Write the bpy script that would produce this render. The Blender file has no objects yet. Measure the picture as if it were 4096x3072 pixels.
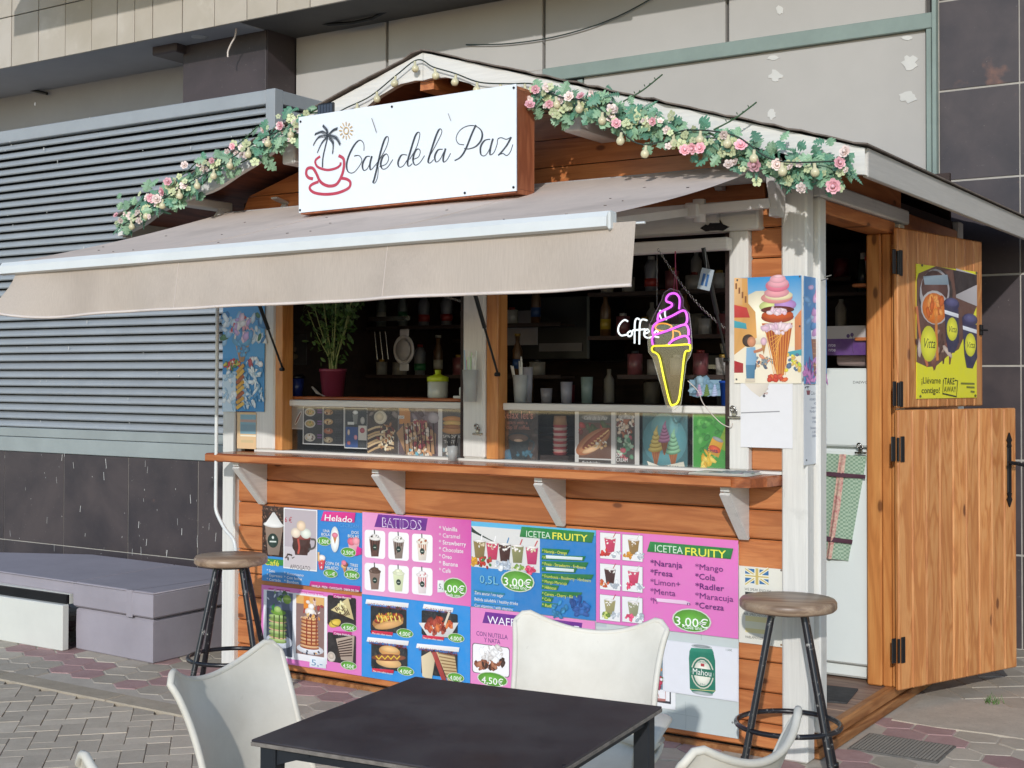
import bpy, math, random
from mathutils import Vector, Matrix
random.seed(7)
R_ = math.radians
SC = bpy.context.scene
COL = SC.collection

# ------------------------------------------------------------------ camera
CAM = Vector((1.7687, -4.697, 1.4104)); PITCH, ROLL, YAW = 0.0202, 0.0026, -0.5786
FPX, PPX, PPY = 5334.25, 2048-4.47, 1536-133.4
fw = Vector((math.sin(YAW)*math.cos(PITCH), math.cos(YAW)*math.cos(PITCH), math.sin(PITCH)))
rt = Vector((math.cos(YAW), -math.sin(YAW), 0)); up = rt.cross(fw)
r2 = rt*math.cos(ROLL)+up*math.sin(ROLL); u2 = up*math.cos(ROLL)-rt*math.sin(ROLL)
cd = bpy.data.cameras.new('camera'); cam = bpy.data.objects.new('camera', cd); COL.objects.link(cam)
cam.matrix_world = Matrix((( r2.x, u2.x, -fw.x, CAM.x), (r2.y, u2.y, -fw.y, CAM.y), (r2.z, u2.z, -fw.z, CAM.z), (0, 0, 0, 1)))
cd.sensor_width = 36; cd.lens = 36*FPX/4096; cd.shift_x = 4.47/4096; cd.shift_y = -133.4/4096
cd.clip_start = .05; cd.clip_end = 300
SC.camera = cam

# ------------------------------------------------------------------ light
SUN = Vector((-.40, 1, -.43)).normalized()
w = bpy.data.worlds.new('World'); SC.world = w; w.use_nodes = True
nt = w.node_tree; bg = nt.nodes['Background']
sky = nt.nodes.new('ShaderNodeTexSky'); sky.sky_type = 'NISHITA'; sky.sun_disc = False
sky.sun_elevation = math.asin(-SUN.z); sky.sun_rotation = math.atan2(-SUN.x, -SUN.y); sky.dust_density = .15; sky.air_density = 1.0
nt.links.new(sky.outputs[0], bg.inputs[0]); bg.inputs[1].default_value = .15
sl = bpy.data.lights.new('sun', 'SUN'); sl.energy = 2.0; sl.angle = R_(.9); sl.color = (1, .98, .955)
so = bpy.data.objects.new('sun', sl); COL.objects.link(so); so.rotation_euler = SUN.to_track_quat('-Z', 'Y').to_euler(); so.location = (3, -6, 6)
SC.view_settings.view_transform = 'Standard'; SC.view_settings.look = 'None'; SC.view_settings.gamma = 1
SC.view_settings.use_curve_mapping = False; SC.view_settings.exposure = 0.33

# ------------------------------------------------------------------ pixel -> place helpers (source photo pixels)
def ray(u, v): return (fw + r2*((u-PPX)/FPX) - u2*((v-PPY)/FPX))
class Plane:
    # vertical plane through p with horizontal axis ax; normal n towards the viewer
    def __init__(s, p, ax, n): s.p = Vector(p); s.ax = Vector(ax).normalized(); s.n = Vector(n).normalized(); s.az = Vector((0, 0, 1))
    def uv(s, u, v):
        r = ray(u, v); t = (s.p-CAM).dot(s.n)/r.dot(s.n); q = CAM+r*t-s.p
        return q.dot(s.ax), q.z
    def pt(s, a, b, h=0): return s.p+s.ax*a+s.az*b+s.n*h
def front(y): return Plane((0, y, 0), (1, 0, 0), (0, -1, 0))
def side(x): return Plane((x, 0, 0), (0, 1, 0), (1, 0, 0))

def lin(c):
    if isinstance(c, str):
        c = c.lstrip('#'); c = [int(c[i:i+2], 16)/255 for i in (0, 2, 4)]
        return tuple((x/12.92 if x <= .04045 else ((x+.055)/1.055)**2.4) for x in c)
    return tuple(c)

# ------------------------------------------------------------------ materials
def newmat(n):
    m = bpy.data.materials.new(n); m.use_nodes = True; t = m.node_tree; b = t.nodes['Principled BSDF']; return m, t, b
def nd(t, ty, **k):
    n = t.nodes.new(ty)
    for a, b in k.items(): setattr(n, a, b)
    return n
def coords(t, scale=(1, 1, 1), rnd=True, kind='Object'):
    tc = nd(t, 'ShaderNodeTexCoord'); mp = nd(t, 'ShaderNodeMapping'); mp.inputs['Scale'].default_value = scale
    t.links.new(tc.outputs[kind], mp.inputs[0])
    if rnd:
        oi = nd(t, 'ShaderNodeObjectInfo'); mu = nd(t, 'ShaderNodeMath', operation='MULTIPLY'); mu.inputs[1].default_value = 37.0
        t.links.new(oi.outputs['Random'], mu.inputs[0]); cx = nd(t, 'ShaderNodeCombineXYZ')
        t.links.new(mu.outputs[0], cx.inputs[0]); t.links.new(mu.outputs[0], cx.inputs[1]); t.links.new(mu.outputs[0], cx.inputs[2])
        t.links.new(cx.outputs[0], mp.inputs['Location'])
    return mp.outputs[0]
def noise(t, vec, scale, detail=4, rough=.6, dist=0):
    n = nd(t, 'ShaderNodeTexNoise'); n.inputs['Scale'].default_value = scale; n.inputs['Detail'].default_value = detail
    n.inputs['Roughness'].default_value = rough; n.inputs['Distortion'].default_value = dist; t.links.new(vec, n.inputs['Vector']); return n.outputs['Fac']
def ramp(t, fac, stops):
    r = nd(t, 'ShaderNodeValToRGB'); e = r.color_ramp.elements
    while len(e) < len(stops): e.new(.5)
    for i, (p, c) in enumerate(stops): e[i].position = p; e[i].color = (*lin(c), 1)
    t.links.new(fac, r.inputs[0]); return r.outputs[0]
def mix(t, fac, a, b, mode='MIX'):
    m = nd(t, 'ShaderNodeMix', data_type='RGBA', blend_type=mode)
    for s, v in ((0, fac), (6, a), (7, b)):
        if isinstance(v, (int, float)): m.inputs[s].default_value = v
        elif isinstance(v, (tuple, str)): m.inputs[s].default_value = (*lin(v), 1)
        else: t.links.new(v, m.inputs[s])
    return m.outputs[2]
def bump(t, b, h, strength=.3, dist=.004):
    n = nd(t, 'ShaderNodeBump'); n.inputs['Strength'].default_value = strength; n.inputs['Distance'].default_value = dist
    t.links.new(h, n.inputs['Height']); t.links.new(n.outputs[0], b.inputs['Normal'])
def thr(t, v, lo, hi):
    m = nd(t, 'ShaderNodeMapRange'); m.inputs[1].default_value = lo; m.inputs[2].default_value = hi; t.links.new(v, m.inputs[0]); return m.outputs[0]

def plain(n, c, rough=.5, metal=0, var=.12, scale=6, bmp=0, c2=None, emit=0, trans=0, alpha=None):
    m, t, b = newmat(n); l = lin(c); v = coords(t)
    d = lin(c2) if c2 else tuple(x*(1-var*1.6) for x in l)
    f = noise(t, v, scale, 6, .65)
    col = mix(t, thr(t, f, .3, .7), l, d)
    oi = nd(t, 'ShaderNodeObjectInfo'); hv = nd(t, 'ShaderNodeHueSaturation'); mr = thr(t, oi.outputs['Random'], 0, 1)
    mr.node.inputs[3].default_value = .95; mr.node.inputs[4].default_value = 1.04
    t.links.new(mr, hv.inputs['Value']); t.links.new(col, hv.inputs['Color']); t.links.new(hv.outputs[0], b.inputs['Base Color'])
    b.inputs['Roughness'].default_value = rough; b.inputs['Metallic'].default_value = metal
    if bmp: bump(t, b, noise(t, v, scale*6, 4), bmp)
    if emit: b.inputs['Emission Color'].default_value = (*l, 1); b.inputs['Emission Strength'].default_value = emit
    if trans: b.inputs['Transmission Weight'].default_value = trans; b.inputs['IOR'].default_value = 1.3
    if alpha: b.inputs['Alpha'].default_value = alpha
    return m
def wood(n, light, mid, dark, axis='X', rough=.42, rings=1.0, knots=True, fine=1.0, grain=1.0):
    m, t, b = newmat(n)
    k = {'X': (1, 9, 9), 'Y': (9, 1, 9), 'Z': (9, 9, 1)}[axis]
    v = coords(t, tuple(q*1.0 for q in k))
    v2 = coords(t, tuple({1: 2.5, 9: 60}[q] for q in k))
    g = noise(t, v, 1.6*rings, 3, .5, .9)
    wv = nd(t, 'ShaderNodeMath', operation='MULTIPLY'); wv.inputs[1].default_value = 20*grain; t.links.new(g, wv.inputs[0])
    sn = nd(t, 'ShaderNodeMath', operation='SINE'); t.links.new(wv.outputs[0], sn.inputs[0])
    rg = thr(t, sn.outputs[0], -1, 1)
    c = ramp(t, rg, [(0, light), (.7, mid), (1, tuple(p*.5+q*.5 for p, q in zip(lin(mid), lin(dark))))])
    f = noise(t, v2, 3*fine, 5, .7)
    c = mix(t, mix(t, .55, thr(t, f, .35, .7), (0, 0, 0)), c, dark)
    big = noise(t, coords(t, (1, 1, 1)), 2.2, 3); c = mix(t, thr(t, big, .45, .75), c, mix(t, .35, c, dark))
    oi = nd(t, 'ShaderNodeObjectInfo'); hv = nd(t, 'ShaderNodeHueSaturation')
    mr = thr(t, oi.outputs['Random'], 0, 1); mr.node.inputs[3].default_value = .86; mr.node.inputs[4].default_value = 1.1
    t.links.new(mr, hv.inputs['Value']); t.links.new(c, hv.inputs['Color']); c = hv.outputs[0]
    if knots:
        vo = nd(t, 'ShaderNodeTexVoronoi', voronoi_dimensions='2D'); vo.inputs['Scale'].default_value = 1.0
        sp = nd(t, 'ShaderNodeSeparateXYZ'); t.links.new(coords(t, (1, 1, 1)), sp.inputs[0]); cb = nd(t, 'ShaderNodeCombineXYZ')
        def sc(o_, k_):
            q_ = nd(t, 'ShaderNodeMath', operation='MULTIPLY'); q_.inputs[1].default_value = k_; t.links.new(o_, q_.inputs[0]); return q_.outputs[0]
        ai = {'X': 0, 'Y': 1, 'Z': 0}[axis]
        t.links.new(sc(sp.outputs[ai], 5.5 if axis == 'Z' else 2.6), cb.inputs[0]); t.links.new(sc(sp.outputs[2], 2.2 if axis == 'Z' else 5.5), cb.inputs[1])
        t.links.new(cb.outputs[0], vo.inputs['Vector'])
        gt = nd(t, 'ShaderNodeSeparateColor'); t.links.new(vo.outputs['Color'], gt.inputs[0]); gate = thr(t, gt.outputs[0], .62, .63)
        def gated(v_):
            q_ = nd(t, 'ShaderNodeMath', operation='MULTIPLY'); t.links.new(v_, q_.inputs[0]); t.links.new(gate, q_.inputs[1]); return q_.outputs[0]
        kf = gated(thr(t, vo.outputs['Distance'], .07, .04)); c = mix(t, kf, c, '#3c2214')
        rf = gated(thr(t, vo.outputs['Distance'], .17, .06)); c = mix(t, mix(t, .4, (0, 0, 0), rf), c, dark)
    t.links.new(c, b.inputs['Base Color']); b.inputs['Roughness'].default_value = rough
    bump(t, b, f, .25, .002)
    return m
def painted(n, c='#dddad3', axis='Z', crack=.5):
    m, t, b = newmat(n); k = {'X': (1.2, 30, 30), 'Y': (30, 1.2, 30), 'Z': (30, 30, 1.2)}[axis]
    f = noise(t, coords(t, k), 3, 6, .75); g = noise(t, coords(t), 7, 5, .6)
    l = lin(c); col = mix(t, thr(t, f, .3, .75), l, tuple(x*.8 for x in l))
    col = mix(t, thr(t, f, .70, .78), col, '#8d8479') if crack else col
    col = mix(t, thr(t, g, .62, .8), col, tuple(x*.72 for x in l))
    t.links.new(col, b.inputs['Base Color']); b.inputs['Roughness'].default_value = .5; bump(t, b, f, .3, .002); return m

def printmat():
    m, t, b = newmat('printed_sheet'); a = nd(t, 'ShaderNodeAttribute'); a.attribute_name = 'Col'
    f = noise(t, coords(t), 26, 6, .7)
    c = mix(t, thr(t, f, .35, .8), a.outputs[0], mix(t, .10, a.outputs[0], '#b9b4ae')); t.links.new(c, b.inputs['Base Color'])
    b.inputs['Roughness'].default_value = .38; return m
M = {}
M['print'] = printmat()
M['pine'] = wood('orange_stained_pine', '#cb8450', '#c07746', '#a05c33', 'X', .38, fine=1.6)
M['pine_y'] = wood('orange_stained_pine_side', '#cb8450', '#c07746', '#a05c33', 'Y', .38)
M['pine_z'] = wood('orange_stained_pine_upright', '#d39455', '#c98448', '#aa6a36', 'Z', .38)
M['signwood'] = wood('sign_box_wood', '#bf7650', '#ad6543', '#83452b', 'Z', .5, knots=False)
M['doorwood'] = wood('door_pine', '#d3975e', '#c8854b', '#a46335', 'Z', .42, rings=1.1, grain=1.5, fine=1.8)
M['cornice'] = wood('counter_wood', '#b5683a', '#9c522b', '#6d3518', 'X', .25)
M['darkwood'] = wood('brown_soffit_wood', '#7a4630', '#693a28', '#4a271b', 'Y', .6, knots=False)  # brownish dark boards on the roof underside
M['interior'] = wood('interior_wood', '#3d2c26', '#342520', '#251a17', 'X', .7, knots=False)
M['floorwood'] = wood('floor_wood', '#a98d78', '#96796a', '#6f5547', 'X', .6)
M['base'] = wood('base_plank_wood', '#b98250', '#a2693a', '#74461f', 'Y', .6)
M['white'] = painted('white_painted_wood', '#e0ddd6', 'Z')
M['white_x'] = painted('white_painted_wood_x', '#e2dfd8', 'X')
M['white_y'] = painted('white_painted_wood_y', '#e0ddd6', 'Y')
M['white_clean'] = painted('white_paint', '#dedbd5', 'Y', 0)
M['shingle'] = plain('roof_shingle', '#7d7067', .9, var=.3, scale=30, bmp=.5)
M['seat'] = wood('stool_seat_wood', '#ab937b', '#967d67', '#6c5645', 'X', .4, knots=False)
M['steel'] = plain('painted_white_metal', '#dadcda', .3, var=.06)
M['eave'] = painted('grey_eave_paint', '#bdb8b1', 'Y')  # greyer and darker than the other white boards
M['awncase'] = plain('awning_metal', '#cfcac6', .4, var=.1)
M['chrome'] = plain('bright_metal', '#b9b7b2', .25, 1)
M['iron'] = plain('black_iron', '#17161a', .45, .2, var=.4)
M['tablemetal'] = plain('table_leg_metal', '#33363b', .5, .3, var=.2)
M['black'] = plain('black_plastic', '#0e0e10', .35)
M['fridge'] = plain('fridge_white', '#dfe5e2', .35, var=.04, scale=2)
M['vine'] = plain('vine_stem', '#3f5b3c', .6)
M['acrylic'] = plain('frosted_plastic', '#d9dcdb', .3, alpha=.45)
M['bulb'] = plain('bulb_glass', '#d6cda8', .25, var=.1)
M['cordg'] = plain('dark_cord', '#2c3830', .6)
M['soil'] = plain('soil', '#2b1d14', .9)
M['grey_panel'] = plain('louvre_grey_paint', '#9ba0a4', .5, var=.1, scale=3)
M['green_frame'] = plain('grey_green_frame', '#87968f', .5, var=.14, scale=3)
M['render_wall'] = plain('beige_wall_panel', '#b2aea9', .85, var=.07, scale=1.2, bmp=.06)
M['render_left'] = plain('grey_wall_panel', '#a3a2a4', .85, var=.1, scale=1.2, bmp=.06)
M['patch'] = plain('plaster_patch', '#cfcdc8', .9, var=.08, bmp=.2)
M['joint'] = plain('joint_strip', '#55524f', .7)
M['grout'] = plain('pale_grout', '#b9b3aa', .9, var=.2)
def stonemat(n, a, bcol, rust, s=2.2, rough=.38, amt=.72):
    m, t, b = newmat(n); v = coords(t); f = noise(t, v, s, 6, .6, .4); c = ramp(t, f, [(.3, a), (.62, bcol)])
    g = noise(t, v, s*1.3, 5, .6); c = mix(t, thr(t, g, amt, amt+.22), c, rust)
    h = noise(t, v, 60, 3, .7); c = mix(t, thr(t, h, .68, .8), c, mix(t, .4, c, '#c8c2ba'))
    t.links.new(c, b.inputs['Base Color']); b.inputs['Roughness'].default_value = rough; bump(t, b, h, .08, .002); return m
M['tile'] = stonemat('dark_slate_tile', '#332e33', '#4c4344', '#a06e58', 2.4, .42, .66)
M['column'] = stonemat('brown_metal_cladding', '#332c2e', '#463c3e', '#5a4c49', 1.5, .5)
M['fascia'] = stonemat('beige_stone_cladding', '#b9b1a6', '#aba294', '#ccc6bc', 1.6, .7, .6)
M['couch'] = plain('grey_mauve_fabric', '#a19aa1', .95, var=.1, scale=3, bmp=.35)
M['signwhite'] = plain('sign_white', '#dfe4ea', .4, var=.03, scale=3)
M['whitepanel'] = plain('white_panel', '#d8d7ce', .5, var=.06, scale=3)
def pave(n, a, bcol, sp='#6f6a64'):
    m, t, b = newmat(n); v = coords(t); f = noise(t, v, 9, 7, .7); c = ramp(t, f, [(.3, a), (.7, bcol)])
    h = noise(t, v, 90, 3, .8); c = mix(t, mix(t, .5, thr(t, h, .55, .75), (0, 0, 0)), c, sp)
    oi = nd(t, 'ShaderNodeObjectInfo'); hv = nd(t, 'ShaderNodeHueSaturation'); mr = thr(t, oi.outputs['Random'], 0, 1)
    mr.node.inputs[3].default_value = .84; mr.node.inputs[4].default_value = 1.12
    t.links.new(mr, hv.inputs['Value']); t.links.new(c, hv.inputs['Color'])
    t.links.new(hv.outputs[0], b.inputs['Base Color']); b.inputs['Roughness'].default_value = .85; bump(t, b, noise(t, v, 40, 6, .7), .5, .003); return m
M['pave_grey'] = pave('grey_stamped_paving', '#c8baa6', '#b5a793', '#a0937f')
M['pave_light'] = pave('pale_grey_paving', '#bdb1a0', '#aa9f8e', '#968c7d')
M['pave_red'] = pave('faded_red_paving', '#b0908b', '#9d7b77', '#86706c')
M['kerb'] = pave('beige_kerb_strip', '#b0a28d', '#998c79')
M['gsheet'] = pave('ground_joint', '#cabfae', '#b5aa9b', '#a39a8c')
M['gdark'] = pave('dark_ground_joint', '#9c9080', '#8a7f70')
M['cement'] = pave('cement_patch', '#c2b7a6', '#ada292')
M['mat'] = plain('dark_ribbed_mat', '#4a4a4a', .9, var=.3, scale=30, bmp=.5)
def clothmat(n, a, bcol, k=(60, 60, 2)):
    m, t, b = newmat(n); f = noise(t, coords(t, k, False), 3, 5, .75); g = noise(t, coords(t, (1, 1, 1), False), 2.5, 4, .55)
    c = mix(t, thr(t, f, .3, .75), a, bcol); c = mix(t, thr(t, g, .5, .75), c, mix(t, .35, c, '#8a7a6e'))
    t.links.new(c, b.inputs['Base Color']); b.inputs['Roughness'].default_value = .9
    tl = nd(t, 'ShaderNodeBsdfTranslucent'); t.links.new(c, tl.inputs[0]); ms = nd(t, 'ShaderNodeMixShader'); ms.inputs[0].default_value = .12
    t.links.new(b.outputs[0], ms.inputs[1]); t.links.new(tl.outputs[0], ms.inputs[2])
    t.links.new(ms.outputs[0], t.nodes['Material Output'].inputs[0]); return m
M['awn_top'] = clothmat('awning_top_cloth', '#dccabc', '#cfbeb1', (3, 3, 3))
M['valance'] = clothmat('valance_canvas', '#c8bbae', '#b3a598', (150, 150, 4))
M['hem'] = plain('hem_piping', '#dccfc6', .9)
def plasticmat():
    m, t, b = newmat('worn_white_plastic'); v = coords(t); f = noise(t, v, 5, 6, .65)
    c = mix(t, thr(t, f, .4, .85), '#ded7c9', '#c8c0b0'); g = noise(t, v, 22, 5, .7); c = mix(t, thr(t, g, .66, .84), c, '#bdb4a3')
    t.links.new(c, b.inputs['Base Color']); b.inputs['Roughness'].default_value = .6; bump(t, b, f, .05); return m
M['plastic'] = plasticmat()
def tabletop():
    m, t, b = newmat('worn_black_laminate'); v = coords(t); f = noise(t, v, 3.5, 6, .6)
    c = ramp(t, f, [(.3, '#2c292f'), (.5, '#3a3539'), (.72, '#524b49')]); g = noise(t, v, 60, 2, .5); c = mix(t, thr(t, g, .78, .82), c, '#6a6462')
    t.links.new(c, b.inputs['Base Color']); b.inputs['Roughness'].default_value = .42
    r = thr(t, f, .3, .7); r.node.inputs[3].default_value = .22; r.node.inputs[4].default_value = .55; t.links.new(r, b.inputs['Roughness']); return m
M['tabletop'] = tabletop()
M['edge'] = plain('pale_worn_edge', '#8f857b', .7, var=.4, scale=30)
def chipped():
    m, t, b = newmat('chipped_black_enamel'); f = noise(t, coords(t), 38, 5, .75)
    c = mix(t, thr(t, f, .60, .68), '#1b1a1f', '#a9a59f'); t.links.new(c, b.inputs['Base Color']); b.inputs['Roughness'].default_value = .3; return m
M['chipped'] = chipped()
def glassmat():
    m, t, b = newmat('window_glass'); tr = nd(t, 'ShaderNodeBsdfTransparent'); gl = nd(t, 'ShaderNodeBsdfGlossy'); gl.inputs['Roughness'].default_value = .02
    ms = nd(t, 'ShaderNodeMixShader'); ms.inputs[0].default_value = .08; t.links.new(tr.outputs[0], ms.inputs[1]); t.links.new(gl.outputs[0], ms.inputs[2])
    t.links.new(ms.outputs[0], t.nodes['Material Output'].inputs[0]); return m
M['glass'] = glassmat()
def neon(n, c, s):
    m, t, b = newmat(n); b.inputs['Base Color'].default_value = (*lin(c), 1); b.inputs['Emission Color'].default_value = (*lin(c), 1); b.inputs['Emission Strength'].default_value = s; return m
M['neon_p'] = neon('purple_neon', '#cf5fe0', 1.15); M['neon_y'] = neon('yellow_neon', '#dcd53a', .95); M['neon_w'] = neon('white_neon', '#e4eef0', 1.0); M['neon_o'] = neon('orange_neon', '#f2a53c', .8)
def leafmat(n, a, b_, c_):
    m, t, b = newmat(n); f = noise(t, coords(t), 30, 3); c = ramp(t, f, [(.3, a), (.5, b_), (.75, c_)])
    oi = nd(t, 'ShaderNodeObjectInfo'); hv = nd(t, 'ShaderNodeHueSaturation'); mr = thr(t, oi.outputs['Random'], 0, 1)
    mr.node.inputs[3].default_value = .75; mr.node.inputs[4].default_value = 1.2; t.links.new(mr, hv.inputs['Value']); t.links.new(c, hv.inputs['Color'])
    t.links.new(hv.outputs[0], b.inputs['Base Color']); b.inputs['Roughness'].default_value = .5; return m
M['leaf'] = leafmat('plastic_monstera_leaf', '#54795a', '#7c9f7c', '#adc6a2')
M['leafd'] = leafmat('dark_fern_leaf', '#35604c', '#508268', '#86ab8c')
M['lime'] = leafmat('lime_blossom', '#b3bd86', '#c6cba0', '#94a268')
M['cream'] = leafmat('cream_blossom', '#efe5da', '#e6d2cb', '#d9bdb4')
M['pink'] = leafmat('pink_rose', '#efc9cb', '#e6adb6', '#d38f9c')
M['herb'] = leafmat('herb_leaf', '#2f4a22', '#496b31', '#6b8a45')
M['stemy'] = plain('pale_plant_stem', '#8f9a5f', .6)

# ------------------------------------------------------------------ mesh builder
class MB:
    def __init__(s): s.v = []; s.f = []; s.m = []; s.c = []; s.sm = []
    def add(s, vs, fs, m=0, col=None, smooth=False):
        o = len(s.v); s.v += [tuple(q) for q in vs]
        for f in fs:
            s.f.append([o+i for i in f]); s.m.append(m); s.sm.append(smooth)
            s.c.append(col if not (isinstance(col, list)) else [col[i] for i in f])
        return s
    def box(s, a, b, m=0, bev=0):
        (x0, y0, z0), (x1, y1, z1) = a, b
        if bev <= 0:
            s.add([(x0,y0,z0),(x1,y0,z0),(x1,y1,z0),(x0,y1,z0),(x0,y0,z1),(x1,y0,z1),(x1,y1,z1),(x0,y1,z1)],
                  [(0,3,2,1),(4,5,6,7),(0,1,5,4),(1,2,6,5),(2,3,7,6),(3,0,4,7)], m); return s
        e = min(bev, (x1-x0)*.4, (y1-y0)*.4, (z1-z0)*.4); vs = []; 
        for (x, sx) in ((x0, 1), (x1, -1)):
            for (y, sy) in ((y0, 1), (y1, -1)):
                for (z, sz) in ((z0, 1), (z1, -1)):
                    vs += [(x, y+sy*e, z+sz*e), (x+sx*e, y, z+sz*e), (x+sx*e, y+sy*e, z)]
        I = lambda i, j, k, a: ((i*2+j)*2+k)*3+a
        F = [[I(i,0,0,0), I(i,1,0,0), I(i,1,1,0), I(i,0,1,0)] for i in (0, 1)] + [[I(0,j,0,1), I(1,j,0,1), I(1,j,1,1), I(0,j,1,1)] for j in (0, 1)] + [[I(0,0,k,2), I(1,0,k,2), I(1,1,k,2), I(0,1,k,2)] for k in (0, 1)]
        for i in (0, 1):
            for j in (0, 1): F.append([I(i,j,0,0), I(i,j,0,1), I(i,j,1,1), I(i,j,1,0)])
            for k in (0, 1): F.append([I(i,0,k,0), I(i,0,k,2), I(i,1,k,2), I(i,1,k,0)])
        for j in (0, 1):
            for k in (0, 1): F.append([I(0,j,k,1), I(0,j,k,2), I(1,j,k,2), I(1,j,k,1)])
        for i in (0, 1):
            for j in (0, 1):
                for k in (0, 1): F.append([I(i,j,k,0), I(i,j,k,1), I(i,j,k,2)])
        s.add(vs, F, m); return s
    def tube(s, pts, r, n=8, m=0, cap=True, smooth=True):
        pts = [Vector(p) for p in pts]; rs = r if isinstance(r, (list, tuple)) else [r]*len(pts); vs = []; prev = None
        for i, p in enumerate(pts):
            d = (pts[min(i+1, len(pts)-1)]-pts[max(i-1, 0)]).normalized()
            if prev is None: a = d.orthogonal().normalized()
            else: a = (prev-d*prev.dot(d)).normalized()
            prev = a; b = d.cross(a)
            vs += [p+(a*math.cos(2*math.pi*k/n)+b*math.sin(2*math.pi*k/n))*rs[i] for k in range(n)]
        fs = [(i*n+k, i*n+(k+1) % n, (i+1)*n+(k+1) % n, (i+1)*n+k) for i in range(len(pts)-1) for k in range(n)]
        s.add(vs, fs, m, smooth=smooth)
        if cap:
            o = len(vs); s.add(vs[:n], [tuple(range(n))[::-1]], m); s.add(vs[-n:], [tuple(range(n))], m)
        return s
    def lathe(s, prof, c=(0, 0, 0), n=20, m=0, smooth=True, col=None):
        vs = [(c[0]+r*math.cos(2*math.pi*k/n), c[1]+r*math.sin(2*math.pi*k/n), c[2]+z) for r, z in prof for k in range(n)]
        fs = [(i*n+k, i*n+(k+1) % n, (i+1)*n+(k+1) % n, (i+1)*n+k) for i in range(len(prof)-1) for k in range(n)]
        if prof[0][0] > 1e-4: fs.append(tuple(range(n))[::-1])
        if prof[-1][0] > 1e-4: fs.append(tuple((len(prof)-1)*n+k for k in range(n)))
        s.add(vs, fs, m, col, smooth); return s
    def ring(s, c, R, r, n=28, k=8, m=0, ax=(0, 0, 1)):
        ax = Vector(ax).normalized(); a = ax.orthogonal().normalized(); b = ax.cross(a); vs = []
        for i in range(n):
            d = a*math.cos(2*math.pi*i/n)+b*math.sin(2*math.pi*i/n)
            vs += [Vector(c)+d*(R+r*math.cos(2*math.pi*j/k))+ax*r*math.sin(2*math.pi*j/k) for j in range(k)]
        s.add(vs, [(i*k+j, ((i+1) % n)*k+j, ((i+1) % n)*k+(j+1) % k, i*k+(j+1) % k) for i in range(n) for j in range(k)], m, smooth=True); return s
    def prism(s, poly, a, b, axis='y', m=0, back=True):
        # poly: list of 2-D points; extruded along axis from a to b
        def P(p, t): return {'y': (p[0], t, p[1]), 'x': (t, p[0], p[1]), 'z': (p[0], p[1], t)}[axis]
        n = len(poly); vs = [P(p, a) for p in poly]+[P(p, b) for p in poly]
        s.add(vs, [tuple(range(n)), tuple(range(2*n-1, n-1, -1))]+[(i, n+i, n+(i+1) % n, (i+1) % n) for i in range(n)], m); return s
    def build(s, name, mats, parent=None, loc=None, rot=None, off=None):
        o0 = Vector(off) if off is not None else Vector((0, 0, 0))
        me = bpy.data.meshes.new(name); me.from_pydata([tuple(Vector(q)-o0) for q in s.v], [], s.f)
        for m in (mats if isinstance(mats, (list, tuple)) else [mats]): me.materials.append(M[m] if isinstance(m, str) else m)
        me.polygons.foreach_set('material_index', s.m); me.polygons.foreach_set('use_smooth', s.sm)
        if any(c is not None for c in s.c):
            at = me.color_attributes.new('Col', 'FLOAT_COLOR', 'CORNER'); arr = []
            for f, c in zip(s.f, s.c):
                for i in range(len(f)):
                    q = (c[i] if isinstance(c, list) else c) if c is not None else (1, 1, 1); arr += [q[0], q[1], q[2], 1.0]
            at.data.foreach_set('color', arr)
        me.update(); return link(name, me, parent, loc, rot)
def link(name, me, parent=None, loc=None, rot=None):
    o = bpy.data.objects.new(name, me); COL.objects.link(o)
    if parent: o.parent = parent
    if loc is not None: o.location = loc
    if rot is not None: o.rotation_euler = (0, 0, rot) if isinstance(rot, (int, float)) else tuple(rot)
    return o
def centred(mb):
    xs = list(zip(*mb.v)); return Vector([(min(q)+max(q))/2 for q in xs])
def tag(o, label=None, cat=None, group=None, kind=None):
    if label: o['label'] = label
    if cat: o['category'] = cat
    if group: o['group'] = group
    if kind: o['kind'] = kind
    return o
WL = {}
def thing(name, label, cat, loc=(0, 0, 0), rotz=0, group=None):
    o = bpy.data.objects.new(name, None); COL.objects.link(o); o.location = loc; o.rotation_euler = (0, 0, rotz); o.empty_display_size = .1
    WL[o.name] = Vector(loc); return tag(o, label, cat, group)
def part(name, mb, mats, parent):
    # world-coordinate mesh put under an unrotated parent, with its origin at its own centre
    c = centred(mb); base = WL.get(parent.name, Vector((0, 0, 0))); o = mb.build(name, mats, parent, c-base, off=c); WL[o.name] = c; return o
def solo(name, mb, mats, label, cat, group=None, kind=None):
    c = centred(mb); o = mb.build(name, mats, None, c, off=c); WL[o.name] = c; return tag(o, label, cat, group, kind)
def local(name, mb, mats, parent, loc=None, rot=None): return mb.build(name, mats, parent, loc, rot)
def curve(pts, n=6):
    P = [Vector(p) for p in pts]; out = []
    for i in range(len(P)-1):
        a, b, c, d = P[max(i-1, 0)], P[i], P[i+1], P[min(i+2, len(P)-1)]
        for k in range(n):
            t = k/n; out.append(.5*((2*b)+(c-a)*t+(2*a-5*b+4*c-d)*t*t+(3*b-a-3*c+d)*t**3))
    out.append(P[-1]); return out

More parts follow.
